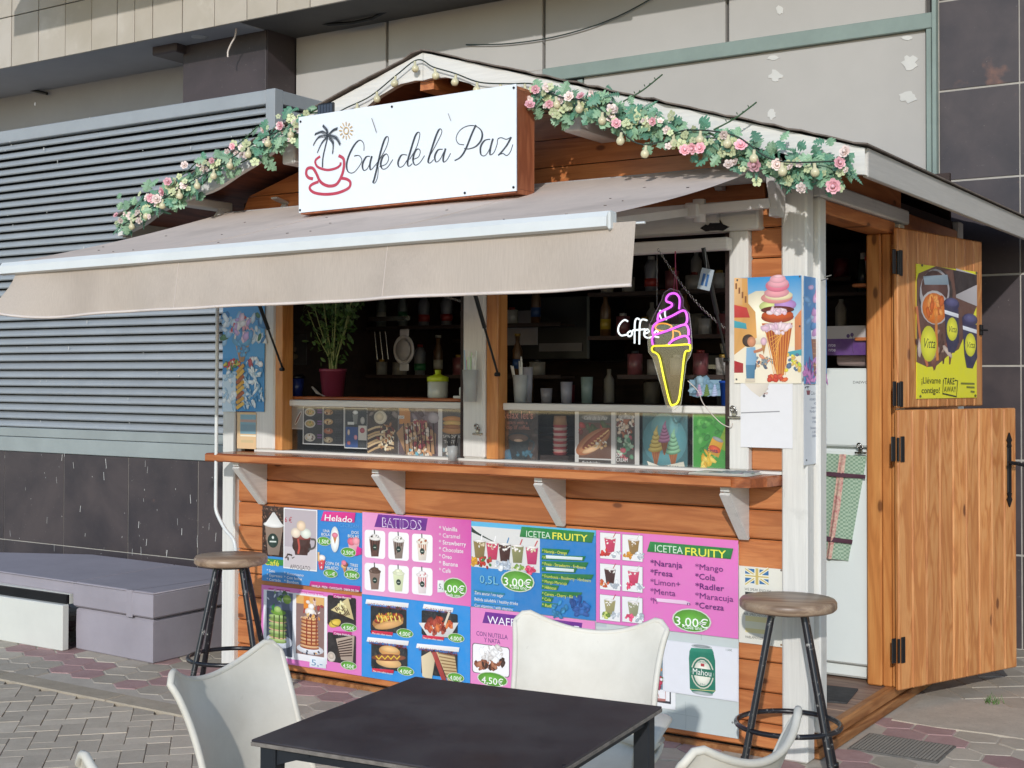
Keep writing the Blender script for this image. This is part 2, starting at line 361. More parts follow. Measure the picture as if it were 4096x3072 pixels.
# ------------------------------------------------------------------ flat print
_fc = {}
def glyphs(s, bold):
    if (s, bold) in _fc: return _fc[(s, bold)]
    cu = bpy.data.curves.new('t', 'FONT'); cu.body = s; cu.size = 1; cu.resolution_u = 2; cu.offset = bold; cu.fill_mode = 'FRONT'
    ob = bpy.data.objects.new('t', cu); COL.objects.link(ob); bpy.context.view_layer.update()
    dg = bpy.context.evaluated_depsgraph_get(); me = bpy.data.meshes.new_from_object(ob.evaluated_get(dg))
    vs = [tuple(v.co) for v in me.vertices]; fs = [tuple(p.vertices) for p in me.polygons]
    bpy.data.objects.remove(ob); bpy.data.curves.remove(cu); bpy.data.meshes.remove(me)
    x0 = min(v[0] for v in vs); x1 = max(v[0] for v in vs)
    _fc[(s, bold)] = ([((v[0]-x0)/(x1-x0), v[1]/.70) for v in vs], fs); return _fc[(s, bold)]
Z = {1: (1000, 1980, .4641), 2: (1850, 2030, .5244), 3: (2850, 950, .5726), 4: (2850, 1900, .7063), 5: (800, 1150, .4973), 6: (1850, 1150, .4973),
     7: (1100, 100, .6329), 8: (2100, 100, .6329), 9: (0, 0, .6329), 10: (0, 1750, .6027), 0: (0, 0, 1)}
class Print:
    STEP = 2e-5
    def __init__(s, z, plane): s.z = Z[z]; s.pl = plane; s.mb = MB(); s.h = .0004; s.origin = None
    def p(s, x, y): return s.pl.uv(s.z[0]+x*s.z[2], s.z[1]+y*s.z[2])
    def put(s, pts, fs, col):
        s.h += s.STEP; c = [lin(q) for q in col] if isinstance(col, list) else lin(col)
        s.mb.add([s.pl.pt(a, b, s.h) for a, b in pts], fs, 0, c)
    def sheet(s, tl, br, col='#f0f0ee', th=.0015, pin=True):
        a0, b0 = s.p(*tl); a1, b1 = s.p(*br); s.rc = (a0, b0, a1, b1)
        vs = [s.pl.pt(a, b, h) for h in (-th, s.h) for a, b in ((a0, b1), (a1, b1), (a1, b0), (a0, b0))]
        s.mb.add(vs, [(0, 3, 2, 1), (4, 5, 6, 7), (0, 1, 5, 4), (1, 2, 6, 5), (2, 3, 7, 6), (3, 0, 4, 7)], 0, lin(col)); return s
    def N(s, fx, fy): a0, b0, a1, b1 = s.rc; return a0+(a1-a0)*fx, b0+(b1-b0)*fy
    def Rn(s, f0, g0, f1, g1, col):
        a, b = s.N(f0, g0); c, d = s.N(f1, g1); s.put([(a, d), (c, d), (c, b), (a, b)], [(0, 1, 2, 3)], col); return s
    def R(s, x0, y0, x1, y1, col):
        a, b = s.p(x0, y0); c, d = s.p(x1, y1); s.put([(a, d), (c, d), (c, b), (a, b)], [(0, 1, 2, 3)], col); return s
    def RR(s, x0, y0, x1, y1, col, r=.25):
        a, b = s.p(x0, y0); c, d = s.p(x1, y1); q = r*min(abs(c-a), abs(b-d)); pts = []
        for cx, cy, s0 in ((c-q, b-q, 0), (a+q, b-q, 90), (a+q, d+q, 180), (c-q, d+q, 270)):
            pts += [(cx+q*math.cos(R_(s0+t)), cy+q*math.sin(R_(s0+t))) for t in (0, 30, 60, 90)]
        s.put(pts, [tuple(range(len(pts)))], col); return s
    def Q(s, pts, col):
        s.h += s.STEP; l = lin(col); c = [tuple(q*k for q in l) for k in (1.1, .95, .78, .9, 1.05, .85, .95, 1.0, .9, 1.1, .9, 1.)[:len(pts)]]
        s.mb.add([s.pl.pt(*s.p(*q), s.h) for q in pts], [tuple(range(len(pts)))], 0, c); return s
    def E(s, cx, cy, rx, ry, col, n=18, rot=0, wob=0):
        c = s.p(cx, cy); ax = abs(s.p(cx+rx, cy)[0]-c[0]); ay = abs(s.p(cx, cy+ry)[1]-c[1]); r = R_(rot); pts = []
        for k in range(n):
            t = 2*math.pi*k/n; w_ = 1+(random.uniform(-wob, wob) if wob else 0); x, y = ax*math.cos(t)*w_, ay*math.sin(t)*w_
            pts.append((c[0]+x*math.cos(r)-y*math.sin(r), c[1]+x*math.sin(r)+y*math.cos(r)))
        s.h += s.STEP; l = lin(col); d = tuple(q*.74 for q in l); h = tuple(min(1, q*1.22+.02) for q in l)
        mid = [(c[0]+(p[0]-c[0])*.6, c[1]+(p[1]-c[1])*.6) for p in pts]; al = pts+mid+[(c[0]-ax*.12, c[1]+ay*.25)]
        s.mb.add([s.pl.pt(a, b, s.h) for a, b in al], [(k, (k+1) % n, n+(k+1) % n, n+k) for k in range(n)]+[(n+k, n+(k+1) % n, 2*n) for k in range(n)], 0, [d]*n+[l]*n+[h]); return s
    def S(s, cx, cy, rx, ry, n, size, cols, inside=True, asp=1.0):
        for _ in range(n):
            for _k in range(9):
                dx, dy = random.uniform(-1, 1), random.uniform(-1, 1)
                if not inside or dx*dx+dy*dy < 1: break
            z = size*random.uniform(.6, 1.3); s.E(cx+dx*rx, cy+dy*ry, z, z*asp*random.uniform(.5, 1), random.choice(cols), 7, random.uniform(0, 180), .15)
        return s
    def L(s, pts, wd, col, sm=5, calli=None):
        P = curve([(x, y, 0) for x, y in pts], sm) if sm > 1 else [Vector((x, y, 0)) for x, y in pts]
        W = abs(s.p(pts[0][0]+wd, pts[0][1])[0]-s.p(*pts[0])[0]) if calli is None else None
        L_, R2 = [], []
        q = [Vector(s.p(p.x, p.y)) for p in P]
        pxs = abs(s.p(pts[0][0]+1, pts[0][1])[0]-s.p(*pts[0])[0])
        for i, p in enumerate(q):
            d = (q[min(i+1, len(q)-1)]-q[max(i-1, 0)])
            if d.length < 1e-9: d = Vector((1e-6, 0))
            d.normalize(); n = Vector((-d.y, d.x))
            if calli: # thick on downstrokes leaning left
                k = abs(d.y)*(1 if i else .4); dirn = max(0, -(d.y*.95+d.x*.3)); ww = (calli[0]+(calli[1]-calli[0])*dirn**2)*pxs
            else: ww = W
            L_.append(p+n*ww/2); R2.append(p-n*ww/2)
        m = len(q); s.put([tuple(a) for a in L_]+[tuple(a) for a in R2], [(i, i+1, m+i+1, m+i) for i in range(m-1)], col); return s
    def T(s, txt, x0, y0, x1, h, col, b=.0, sh=0):
        b = 0 if ('M' in txt or 'm' in txt or 'W' in txt) else round(min(b, .03)*.3, 3)
        vs, fs = glyphs(txt, b); c = s.p(x0, y0); wd = s.p(x1, y0)[0]-c[0]; hh = abs(s.p(x0, y0-h)[1]-c[1])
        s.put([(c[0]+x*wd+y*hh*sh, c[1]+y*hh) for x, y in vs], fs, col); return s
    def price(s, cx, cy, rx, ry, txt, h, w2=None):
        s.E(cx, cy, rx*1.08, ry*1.1, '#e8f0dc').E(cx, cy, rx, ry, '#5fa336'); w2 = w2 or rx*1.5; return s.T(txt, cx-w2/2, cy+h/2, cx+w2/2, h, '#f4f6ef', .02)
    def done(s, name, label, cat, group=None): return solo(name, s.mb, ['print'], label, cat, group)
# ================================================================== GROUND
SUNNY = None
g = solo('ground', MB().add([(-40, -40, -.012), (40, -40, -.012), (40, 40, -.012), (-40, 40, -.012)], [(0, 1, 2, 3)]), ['gdark'], None, None, kind='structure')
def pv_mesh(name, poly, mat, th=.02, inset=.005, cham=.004):
    # a paver: inset polygon with a chamfered top, local coordinates
    n = len(poly); c = (sum(p[0] for p in poly)/n, sum(p[1] for p in poly)/n)
    def ins(p, d): L = math.hypot(p[0]-c[0], p[1]-c[1]); k = max(.1, (L-d)/L); return (c[0]+(p[0]-c[0])*k, c[1]+(p[1]-c[1])*k)
    A = [ins(p, inset) for p in poly]; B = [ins(p, inset+cham) for p in poly]
    mb = MB(); vs = [(x, y, -th) for x, y in A]+[(x, y, -cham) for x, y in A]+[(x, y, 0) for x, y in B]
    fs = [tuple(range(2*n, 3*n))]+[(k*n+i, k*n+(i+1) % n, (k+1)*n+(i+1) % n, (k+1)*n+i) for k in (0, 1) for i in range(n)]
    mb.add(vs, fs); me = bpy.data.meshes.new(name); me.from_pydata(mb.v, [], mb.f); me.materials.append(M[mat]); return me
def in_view(x, y, mg=60):
    d = Vector((x, y, 0))-CAM; z = d.dot(fw)
    if z < .5: return None
    u = PPX+FPX*d.dot(r2)/z; v = PPY-FPX*d.dot(u2)/z
    return z if -mg < u < 4096+mg and -mg < v < 3072+mg*2 else None
plaza = solo('stamped_plaza', MB().add([(-40, -40, -.008), (40, -40, -.008), (40, -.795, -.008), (-40, -.795, -.008)], [(0, 1, 2, 3)]), ['gdark'], None, None, kind='structure')
walk = solo('paved_walk', MB().add([(-40, -.66, -.0035), (40, -.66, -.0035), (40, 6, -.0035), (-40, 6, -.0035)], [(0, 1, 2, 3)]), ['gsheet'], None, None, kind='structure')
# kerb strip, in lengths
kerb = solo('kerb_strip', MB().box((-40, -.79, -.05), (40, -.665, -.006)), ['kerb'], None, None, kind='structure')
x = -6.4
while x < 3:
    L = random.uniform(.8, 1.0); mb = MB().box((-L/2+.003, -.061, -.03), (L/2-.003, .061, .007), bev=.005); local('kerb_stone', mb, 'kerb', kerb, Vector((x+L/2, -.7275, random.uniform(-.001, .001)))-kerb.location); x += L
# foreground herringbone pavers
c45 = math.sqrt(.5); W_, L_ = .088, .176
brick = pv_mesh('paver', [(-L_/2, -W_/2), (L_/2, -W_/2), (L_/2, W_/2), (-L_/2, W_/2)], 'pave_grey', inset=.0015, cham=.0028)
cand = []
for i in range(-60, 60):
    for j in range(-60, 60):
        for k in (0, 1):
            # herringbone lattice: vectors (W, W) and (2L... ) in units of W
            a = (i*1+j*2, i*1-j*2); bx_, by_ = (a[0]+1, a[1]+.5) if k == 0 else (a[0]+.5, a[1]+2)
            rot = 0 if k == 0 else math.pi/2
            px, py = bx_*W_, by_*W_; x, y = (px-py)*c45*-1-1.6, (px+py)*c45*-1-1.2
            if y > -.735 or y < -3.6 or x > 3: continue
            z = in_view(x, y, 160)
            if z: cand.append((z, x, y, rot+math.pi*.75*1))
cand.sort()
def spread(cand, mesh_fn, parent, nm, zj=.0012, limit=300):
    st = MB()
    for k, (z, x, y, r, *e) in enumerate(cand):
        me = mesh_fn(*e)
        if k < limit:
            o = link(nm, me, parent, Vector((x, y, random.uniform(-zj, zj)))-parent.location, (random.uniform(-.004, .004), random.uniform(-.004, .004), r))
        else:
            mt = Matrix.Rotation(r, 3, 'Z'); st.add([mt @ v.co+Vector((x, y, 0)) for v in me.vertices], [tuple(p.vertices) for p in me.polygons])
    if st.v:
        c = centred(st); o = st.build(nm+'s', [mesh_fn(*cand[-1][4:]).materials[0]], parent, c-parent.location, off=c); o['kind'] = 'stuff'
spread(cand, lambda: brick, plaza, 'paver')
# hexagonal red and grey pavers by the kiosk
h1, h2 = .105, .078
hexp = [(-h1, 0), (-h1*.45, -h2), (h1*.45, -h2), (h1, 0), (h1*.45, h2), (-h1*.45, h2)]
hexm = [pv_mesh('hexagon_paver', hexp, m_, inset=.005, cham=.003) for m_ in ('pave_light', 'pave_red')]
cand = []
for i in range(-45, 45):
    for j in range(-45, 45):
        x = -1.3+i*h1*1.45; y = .3+j*h2*2+(h2 if i % 2 else 0)
        r = R_(-32); x, y = x*math.cos(r)-y*math.sin(r)-.6, x*math.sin(r)+y*math.cos(r)+.1
        if y < -.60 or y > 1.22 or (-3.06 < x < .07 and y > .06): continue
        if x > .0 and y > .78 and not (x > .75): continue
        if .02 < x < .42 and .27 < y < .56: continue
        if x < -3.35 and y > .75: continue
        z = in_view(x, y, 30)
        if not z: continue
        k = int((math.floor((x*1.0+y*.55)/.36) + math.floor((y-.3*x)/.42)) % 2 == 0)
        cand.append((z, x, y, r, k))
cand.sort(); spread(cand, lambda k=0: hexm[k], walk, 'hexagon_paver', .001)
# square-cut grey pavers behind the door
sq = pv_mesh('square_paver', [(-.1, -.065), (.1, -.065), (.1, .065), (-.1, .065)], 'pave_light', inset=.004)
cand = []
for i in range(-16, 16):
    for j in range(-20, 20):
        px, py = i*.2, j*.13+0; r = R_(-50); x, y = px*math.cos(r)-py*math.sin(r)+.6, px*math.sin(r)+py*math.cos(r)+1.8
        if x < .08 or y < 1.33 or y > 2.5: continue
        z = in_view(x, y, 30)
        if z: cand.append((z, x, y, r))
cand.sort(); spread(cand, lambda: sq, walk, 'square_paver', .001)
mb = MB(); n = 16; pts = [(.06, .80), (.25, .78), (.46, .80), (.75, .78), (.9, .9), (.9, 1.3), (.6, 1.31), (.35, 1.27), (.2, 1.32), (.06, 1.3)]
mb.prism(pts, -.01, .004, 'z'); part('cement_patch', mb, 'cement', walk)
# cast drain cover with a grid of raised studs
t = thing('drain_cover', 'square cast-iron drain cover with studded grid beside the kiosk corner', 'drain cover', (.22, .415, 0))
local('plate', MB().box((-.17, -.13, -.01), (.17, .13, .004), bev=.003), plain('worn_grey_cast_iron', '#77736d', .7, .2, var=.3, scale=20, bmp=.3), t)
mb = MB()
for i in range(24):
    for j in range(18):
        x, y = -.155+i*.0135, -.115+j*.0135; mb.box((x-.0045, y-.003, .004), (x+.0045, y+.003, .0062))
o = local('stud', mb, plain('cast_iron_stud', '#89847c', .7, .2), t); o['kind'] = 'stuff'
# small weed in a joint
mb = MB()
for k in range(26):
    a = random.uniform(0, 6.28); l = random.uniform(.02, .05); x, y = .34+random.gauss(0, .02), 1.33+random.gauss(0, .012)
    mb.add([(x-.002, y, 0), (x+.002, y, 0), (x+l*.6*math.cos(a), y+l*.6*math.sin(a), l)], [(0, 1, 2)])
solo('weed', mb, ['herb'], 'tiny grass weed growing from the paving joint below the open door', 'weed')

# ================================================================== BUILDING BEHIND
YB = 2.6
B = thing('building', 'large building facade with beige panels, brown column and dark slate tiles behind the kiosk', 'building', (-2.5, YB+.2, 0))
part('backing_wall', MB().box((-4.9, YB+.03, 0), (-.24, YB+.6, 7.2)), 'joint', B)
part('backing_wall', MB().box((-.231, YB-.0015, 0), (7, YB+.6, 7.2)), 'grout', B)
part('backing_wall', MB().box((-14, 2.75, 0), (-4.92, 3.3, 7.2)), 'render_left', B)
# beige panels above and below the green beam
jx = [-4.9, -4.04, -2.75, -1.47, -.29]
for a, b in zip(jx[:-1], jx[1:]):
    part('wall_panel', MB().box((a+.012, YB, 3.40), (b-.012, YB+.04, 5.4), bev=.003), 'render_wall', B)
part('wall_panel', MB().box((-4.888, YB, 0), (-2.762, YB+.04, 3.4), bev=.003), 'render_wall', B)
part('wall_panel', MB().box((-2.45, YB, 0), (-.30, YB+.04, 3.312), bev=.003), 'render_wall', B)
part('wall_recess', MB().box((-2.738, YB+.02, 2.6), (-2.46, YB+.04, 3.31)), 'black', B)
part('recess_frame', MB().box((-2.60, YB-.012, 2.6), (-2.56, YB+.03, 3.30)).box((-2.49, YB-.012, 2.6), (-2.455, YB+.03, 3.30)), 'green_frame', B)
part('green_beam', MB().box((-2.74, YB-.035, 3.312), (-.245, YB+.02, 3.398), bev=.004), 'green_frame', B)
part('green_post', MB().box((-.29, YB-.03, 0), (-.262, YB+.03, 3.311), bev=.003), 'green_frame', B)
part('green_post', MB().box((-.255, YB-.045, 0), (-.232, YB+.03, 5.0), bev=.003), 'green_frame', B)
# slate tiles on the right
xs = [-.228, .19, .80, 1.41, 2.02]
zs = [0, .49, .985, 1.479, 1.96, 2.475, 2.965, 3.455, 3.95, 4.44, 4.93]
for a, b in zip(xs[:-1], xs[1:]):
    for c, d in zip(zs[:-1], zs[1:]): part('slate_tile', MB().box((a+.0035, YB-.006, c+.0055), (b-.0035, YB-.002, d-.0055), bev=.002), 'tile', B)
# plaster patches
PB = front(YB-.001)
def blobpoly(cx, cy, rx, ry, n=16, w=.25):
    out = []
    for k in range(n):
        t_ = 2*math.pi*k/n; q = .86+random.uniform(-w, w); a_, b_ = PB.uv(cx+rx*q*math.cos(t_), cy+ry*q*math.sin(t_)); out.append((a_, b_))
    return out
for cx, cy, rx, ry in ((3092, 232, 26, 12), (3102, 302, 30, 24), (3088, 458, 18, 22), (3626, 152, 26, 10), (3640, 250, 34, 34), (3632, 388, 38, 26), (3120, 40, 16, 20)):
    part('plaster_patch', MB().prism(blobpoly(cx, cy, rx, ry), YB-.004, YB+.001), 'patch', B)
# brown column, recessed wall, soffit
part('column', MB().box((-5.75, 2.3, 0), (-4.905, 2.62, 5.2), bev=.004), 'column', B)
part('column_side', MB().box((-4.90, 2.305, 0), (-4.895, 2.60, 5.2)), 'column', B)
part('soffit', MB().box((-14, 2.03, 3.895), (-4.92, 2.749, 3.95)), 'render_left', B)
part('soffit', MB().box((-4.91, 2.03, 3.915), (1.2, 2.59, 3.95)), plain('dark_soffit', '#47454a', .8), B)
part('soffit_hatch', MB().box((-5.98, 2.2, 3.83), (-5.72, 2.62, 3.914), bev=.01), 'column', B)
part('ceiling_lamp', MB().lathe([(.0, 3.88), (.05, 3.885), (.07, 3.9), (.07, 3.914)], (-5.45, 2.18, 0), 16), 'acrylic', B)
cab = curve([(-5.05, 2.15, 3.91), (-5.06, 2.15, 3.84), (-5.10, 2.15, 3.79), (-5.13, 2.15, 3.74), (-5.13, 2.15, 3.70)], 5)
solo('loose_cable', MB().tube(cab, .006, 6), ['hem'], 'white loose cable end dangling from the soffit in front of the brown column', 'cable')
pc_ = front(2.42)
solo('cable_bundle', MB().tube([(a_, 2.42, b_) for a_, b_ in (pc_.uv(*q) for q in ((1225, 66), (1255, 86), (1320, 98), (1410, 92), (1490, 74), (1545, 45), (1600, 2)))], .013, 8), ['black'], 'thick black cable bundle looping below the soffit right of the brown column', 'cable')
solo('wall_cable', MB().tube(curve([(-3.35, YB-.02, 3.64), (-3.0, YB-.02, 3.60), (-2.6, YB-.02, 3.60), (-2.2, YB-.02, 3.66), (-1.8, YB-.02, 3.80), (-1.6, YB-.02, 3.9)], 6), .004, 6), ['cordg'], 'thin dark cable sagging across the beige wall above the roof', 'cable')
solo('wall_rod', MB().tube([(a_, 2.70, b_) for a_, b_ in (front(2.70).uv(*q) for q in ((-60, 318), (188, 374)))], .014, 8), ['black'], 'black metal rod sticking out from the grey wall above the louvres', 'rod')
# fascia cladding: panels on a slab edge, with an unseen slab added higher up to throw the stepped shadow
PF = front(2.0)
part('fascia_core', MB().box((-14, 2.016, 3.90), (1.2, 2.6, 5.4)), 'joint', B)
us = [-380, -200, -90, 48, 155, 262, 368, 470, 540, 612, 730, 858, 988, 1108, 1240, 1385, 1540, 1700, 1870, 2060, 2260, 2480]
xsf = [PF.uv(u, 60)[0] for u in us]
for k, (a, b) in enumerate(zip(xsf[:-1], xsf[1:])):
    dy = random.uniform(0, .004)
    part('fascia_panel', MB().box((a+.004, 1.995+dy, 3.885), (b-.004, 2.015+dy, 4.285), bev=.002), 'fascia', B)
    part('fascia_panel', MB().box((a+.004, 1.995+dy, 4.293), (b-.004, 2.015+dy, 5.0), bev=.002), 'fascia', B)
part('unseen_shadow_slab', MB().box((-6.95, 1.0, 4.55), (1.2, 1.99, 4.75)), 'fascia', B)

# ================================================================== LOUVRE BLOCK + TILE BASE
YL = .8; XL = -3.403
M['grey_sill'] = plain('grey_sill_paint', '#9aa19f', .5, var=.12, scale=3)
LV = thing('louvre_screen', 'grey metal louvre screen with horizontal slats above the slate tile base', 'louvre screen', (XL-1.5, YL, .94))
part('louvre_frame', MB().box((-8, YL, 2.945), (XL-.07, YL+.06, 3.025), bev=.004), 'grey_panel', LV)
part('louvre_frame', MB().box((XL-.07, YL-.002, .92), (XL, YL+.07, 3.027), bev=.004), 'grey_panel', LV)
part('louvre_frame', MB().box((XL-.06, YL+.07, 2.945), (XL-.002, 2.3, 3.023), bev=.004), 'grey_panel', LV)
part('louvre_cover', MB().box((-8, YL+.08, 3.0), (XL-.08, 2.28, 3.015)), 'grey_panel', LV)
part('louvre_sill', MB().box((-8, YL-.006, .925), (XL-.071, YL+.05, 1.018), bev=.003), 'grey_sill', LV)
part('louvre_sill', MB().box((-8, YL-.002, 1.021), (XL-.071, YL+.05, 1.078), bev=.003), 'grey_sill', LV)
part('louvre_backing', MB().box((-8, YL+.14, .9), (XL-.08, YL+.16, 3.0)), 'black', LV)
part('louvre_backing', MB().box((XL-.16, YL+.1, .9), (XL-.14, 2.28, 3.0)), 'black', LV)
pitch = .0532
def slat(L, n=1):
    prof = [(0, 0), (-.006, .008), (.004, .030), (.03, .062), (.036, .07), (.036, .066), (.034, .058), (.010, .026), (.004, .004)]
    return prof
for k in range(35):
    z = 1.083+k*pitch
    mb = MB(); prof = [(-.006, 0), (-.012, .007), (-.009, .020), (.004, .034), (.030, .047), (.032, .043), (.010, .030), (-.003, .017), (-.005, .006)]
    poly = [(YL+.018+p, z+q) for p, q in prof]; mb.prism([(p, q) for p, q in poly], -8, XL-.071, 'x')
    part('slat', mb, 'grey_panel', LV)
    mb = MB(); mb.prism([(XL-.018-p, z+q) for p, q in prof][::-1], YL+.071, 2.28, 'y'); part('side_slat', mb, 'grey_panel', LV)
TB = thing('tile_plinth', 'dark slate tiled plinth below the louvres behind the grey daybed', 'tiled wall', (XL-1.5, YL+.3, 0))
part('plinth_core', MB().box((-8, YL+.002, 0), (XL-.02, 2.29, .92)), 'grout', TB)
dx = .5945; xe = [XL-.004]; xx = -3.985
while xx > -8: xe.append(xx); xx -= dx
for a, b in zip(xe[1:], xe[:-1]):
    for c, d in ((0, .345), (.351, .922)): part('slate_tile', MB().box((a+.003, YL-.003, c), (b-.003, YL+.0015, d), bev=.001), 'tile', TB)
for c, d in ((0, .345), (.351, .922)): part('slate_tile', MB().box((XL-.025, YL+.036, c), (XL-.004, 1.5, d), bev=.002), 'tile', TB)
mb = MB()
for k in range(60):
    u, v = random.uniform(0, 880), random.uniform(1800, 2240); a, b = front(YL-.0045).uv(u, v); l = random.choice([.006, .01, .02, .04, .05]); s = random.uniform(-.2, .2)*l; wd = random.uniform(.0015, .004)
    mb.add([(a, YL-.0045, b), (a+wd, YL-.0045, b), (a+wd+s, YL-.0045, b+l), (a+s, YL-.0045, b+l)], [(0, 1, 2, 3)])
o = part('bird_dropping', mb, 'patch', TB); o['kind'] = 'stuff'
mb = MB()
for k in range(60):
    u, v = random.uniform(0, 1000), random.uniform(420, 1750); a, b = front(YL-.003).uv(u, v); l = random.choice([.005, .008, .02]); wd = random.uniform(.003, .006)
    mb.box((a, YL-.006, b), (a+wd, YL-.004, b+l))
o = part('bird_dropping', mb, 'patch', LV); o['kind'] = 'stuff'

# ================================================================== KIOSK
K = thing('cafe_kiosk', 'orange wooden cafe kiosk with white posts, gabled roof, service windows and open stable door', 'kiosk', (-1.5, 1.1, 0))
RX, RZ, SL = -1.541, 2.754, .3053   # ridge x, ridge top at front, slope
def rz(x, d=0): return RZ-abs(x-RX)*SL-d
rows = [.02, .116, .232, .3455, .459, .572, .688, .803, .914, 1.012]
def board(x0, x1, z0, z1, y=.03, par=K, mt='pine'):
    return part('board', MB().box((x0, y, z0+.003), (x1, y+.02, z1-.001), bev=.006), mt, par)
for a, b in zip(rows[:-1], rows[1:]): board(-2.905, -.095, a, b)
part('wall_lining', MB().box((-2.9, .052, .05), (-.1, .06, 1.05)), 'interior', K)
zr = [1.062+i*.1145 for i in range(11)]
for a, b in zip(zr[:-1], zr[1:]):
    if a < 2.04:
        board(-.232, -.095, a, min(b, 2.21)); board(-2.905, -2.765, a, min(b, 2.21))
# gable boards trimmed by the roof slope
z = 2.056; i = 0
while z < 2.64:
    z1 = min(z+.1145, 2.68); poly = []
    xl0 = max(-2.905, RX-(RZ-.07-z)/SL); xl1 = max(-2.905, RX-(RZ-.07-z1)/SL)
    poly = [(xl0, z+.003), (2*RX-xl0 if 2*RX-xl0 < -.095 else -.095, z+.003), (min(-.095, 2*RX-xl1), z1-.001), (xl1, z1-.001)]
    part('gable_board', MB().prism(poly, .03, .05), 'pine', K); z = z1
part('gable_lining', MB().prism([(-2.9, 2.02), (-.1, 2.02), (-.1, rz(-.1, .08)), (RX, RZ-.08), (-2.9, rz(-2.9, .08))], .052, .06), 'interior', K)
# posts
part('post', MB().box((-.1, 0, 0), (0, .075, 2.2), bev=.007), 'white', K)
part('post', MB().box((-2.985, 0, 0), (-2.9, .075, 2.2), bev=.006), 'white', K)
part('post', MB().box((-.1, 2.12, 0), (0, 2.2, 2.2), bev=.006), 'white', K)
part('post', MB().box((-2.985, 2.12, 0), (-2.9, 2.2, 2.2), bev=.006), 'white', K)
# window casings and mullion
part('window_casing', MB().box((-.31, 0, 1.063), (-.2315, .05, 1.97), bev=.005), 'white', K)
part('window_casing', MB().box((-2.77, .0, 1.063), (-2.643, .05, 1.97), bev=.008), 'white', K)
part('mullion', MB().box((-1.55, -.0, 1.063), (-1.435, .075, 1.97), bev=.01), 'white', K)
part('lintel', MB().box((-2.80, -.022, 1.969), (-.182, .05, 2.053), bev=.006), 'white_x', K)
part('window_jamb', MB().box((-2.642, .004, 1.063), (-2.596, .08, 1.965), bev=.003), 'pine_z', K)
part('window_jamb', MB().box((-1.434, .015, 1.063), (-1.375, .09, 1.965), bev=.003), 'pine_z', K)
part('window_jamb', MB().box((-1.575, .02, 1.063), (-1.551, .09, 1.965), bev=.003), 'interior', K)
part('window_jamb', MB().box((-.335, .02, 1.063), (-.311, .09, 1.965), bev=.003), 'interior', K)
part('sill_strip', MB().box((-2.77, .0, 1.0525), (-.1, .06, 1.0625)), 'white_x', K)
for a, b in ((-2.595, -1.576), (-1.374, -.336)):
    part('window_rail', MB().box((a, .05, 1.272), (b, .075, 1.302), bev=.004), 'white_x', K)
    part('glass_pane', MB().box((a, .058, 1.063), (b, .061, 1.271)), 'glass', K)
# counter
cz = [(-2.89, -.205), (-.27, -.205), (-.2, -.198), (-.15, -.17), (-.115, -.1), (-.1015, .0), (-.1015, .0295), (-2.86, .0295)]
mb = MB(); n = len(cz); e = .006
vs = [(x, y, 1.013) for x, y in cz]+[(x, y, 1.013+.033) for x, y in cz]
cc = (-1.5, -.1); vs += [(x+(e if x < cc[0] else -e), y+(e if y < cc[1] else 0), 1.0515) for x, y in cz]
mb.add(vs, [tuple(range(n))[::-1], tuple(range(2*n, 3*n))]+[(k*n+i, k*n+(i+1) % n, (k+1)*n+(i+1) % n, (k+1)*n+i) for k in (0, 1) for i in range(n)])
part('counter', mb, ['cornice'], K)
part('counter_edge', MB().box((-2.885, -.212, 1.0165), (-.21, -.2055, 1.044), bev=.003), 'pine', K)
for bx_ in (-2.735, -1.90, -1.068, -.262):
    mb = MB(); mb.prism([(-.175, 1.012), (.029, 1.012), (.029, .803), (.012, .80)], bx_, bx_+.022, 'x')
    mb.box((bx_-.006, -.172, .995), (bx_+.03, .02, 1.0115))
    p0, p1 = Vector((bx_+.011, -.165, .99)), Vector((bx_+.011, .012, .81)); d = (p1-p0).normalized(); nn = Vector((0, -d.z, d.y)) if False else Vector((0, d.z, -d.y))
    q = []; 
    for sx in (-.02, .02):
        for s in (0, .012):
            q += [p0+Vector((sx, 0, 0))+nn*s, p1+Vector((sx, 0, 0))+nn*s]
    mb.add(q, [(0, 1, 3, 2), (4, 6, 7, 5), (0, 4, 5, 1), (2, 3, 7, 6), (0, 2, 6, 4), (1, 5, 7, 3)])
    part('counter_bracket', mb, 'white_clean', K)
# floor, base planks
part('floor_board', MB().box((-2.95, .06, .04), (-.03, 2.15, .078)), 'floorwood', K)
for i in range(5): part('floor_plank', MB().box((-.9, .09+i*.2, .079), (-.012, .285+i*.2, .09), bev=.003), 'floorwood', K)
part('base_plank', MB().box((-.03, .08, 0), (.022, 2.15, .04), bev=.005), 'base', K)
part('base_plank', MB().box((-.03, .08, .042), (.012, 2.15, .092), bev=.006), 'base', K)
part('base_plank', MB().box((-2.9, .0, -.012), (-.105, .028, .018), bev=.004), 'base', K)
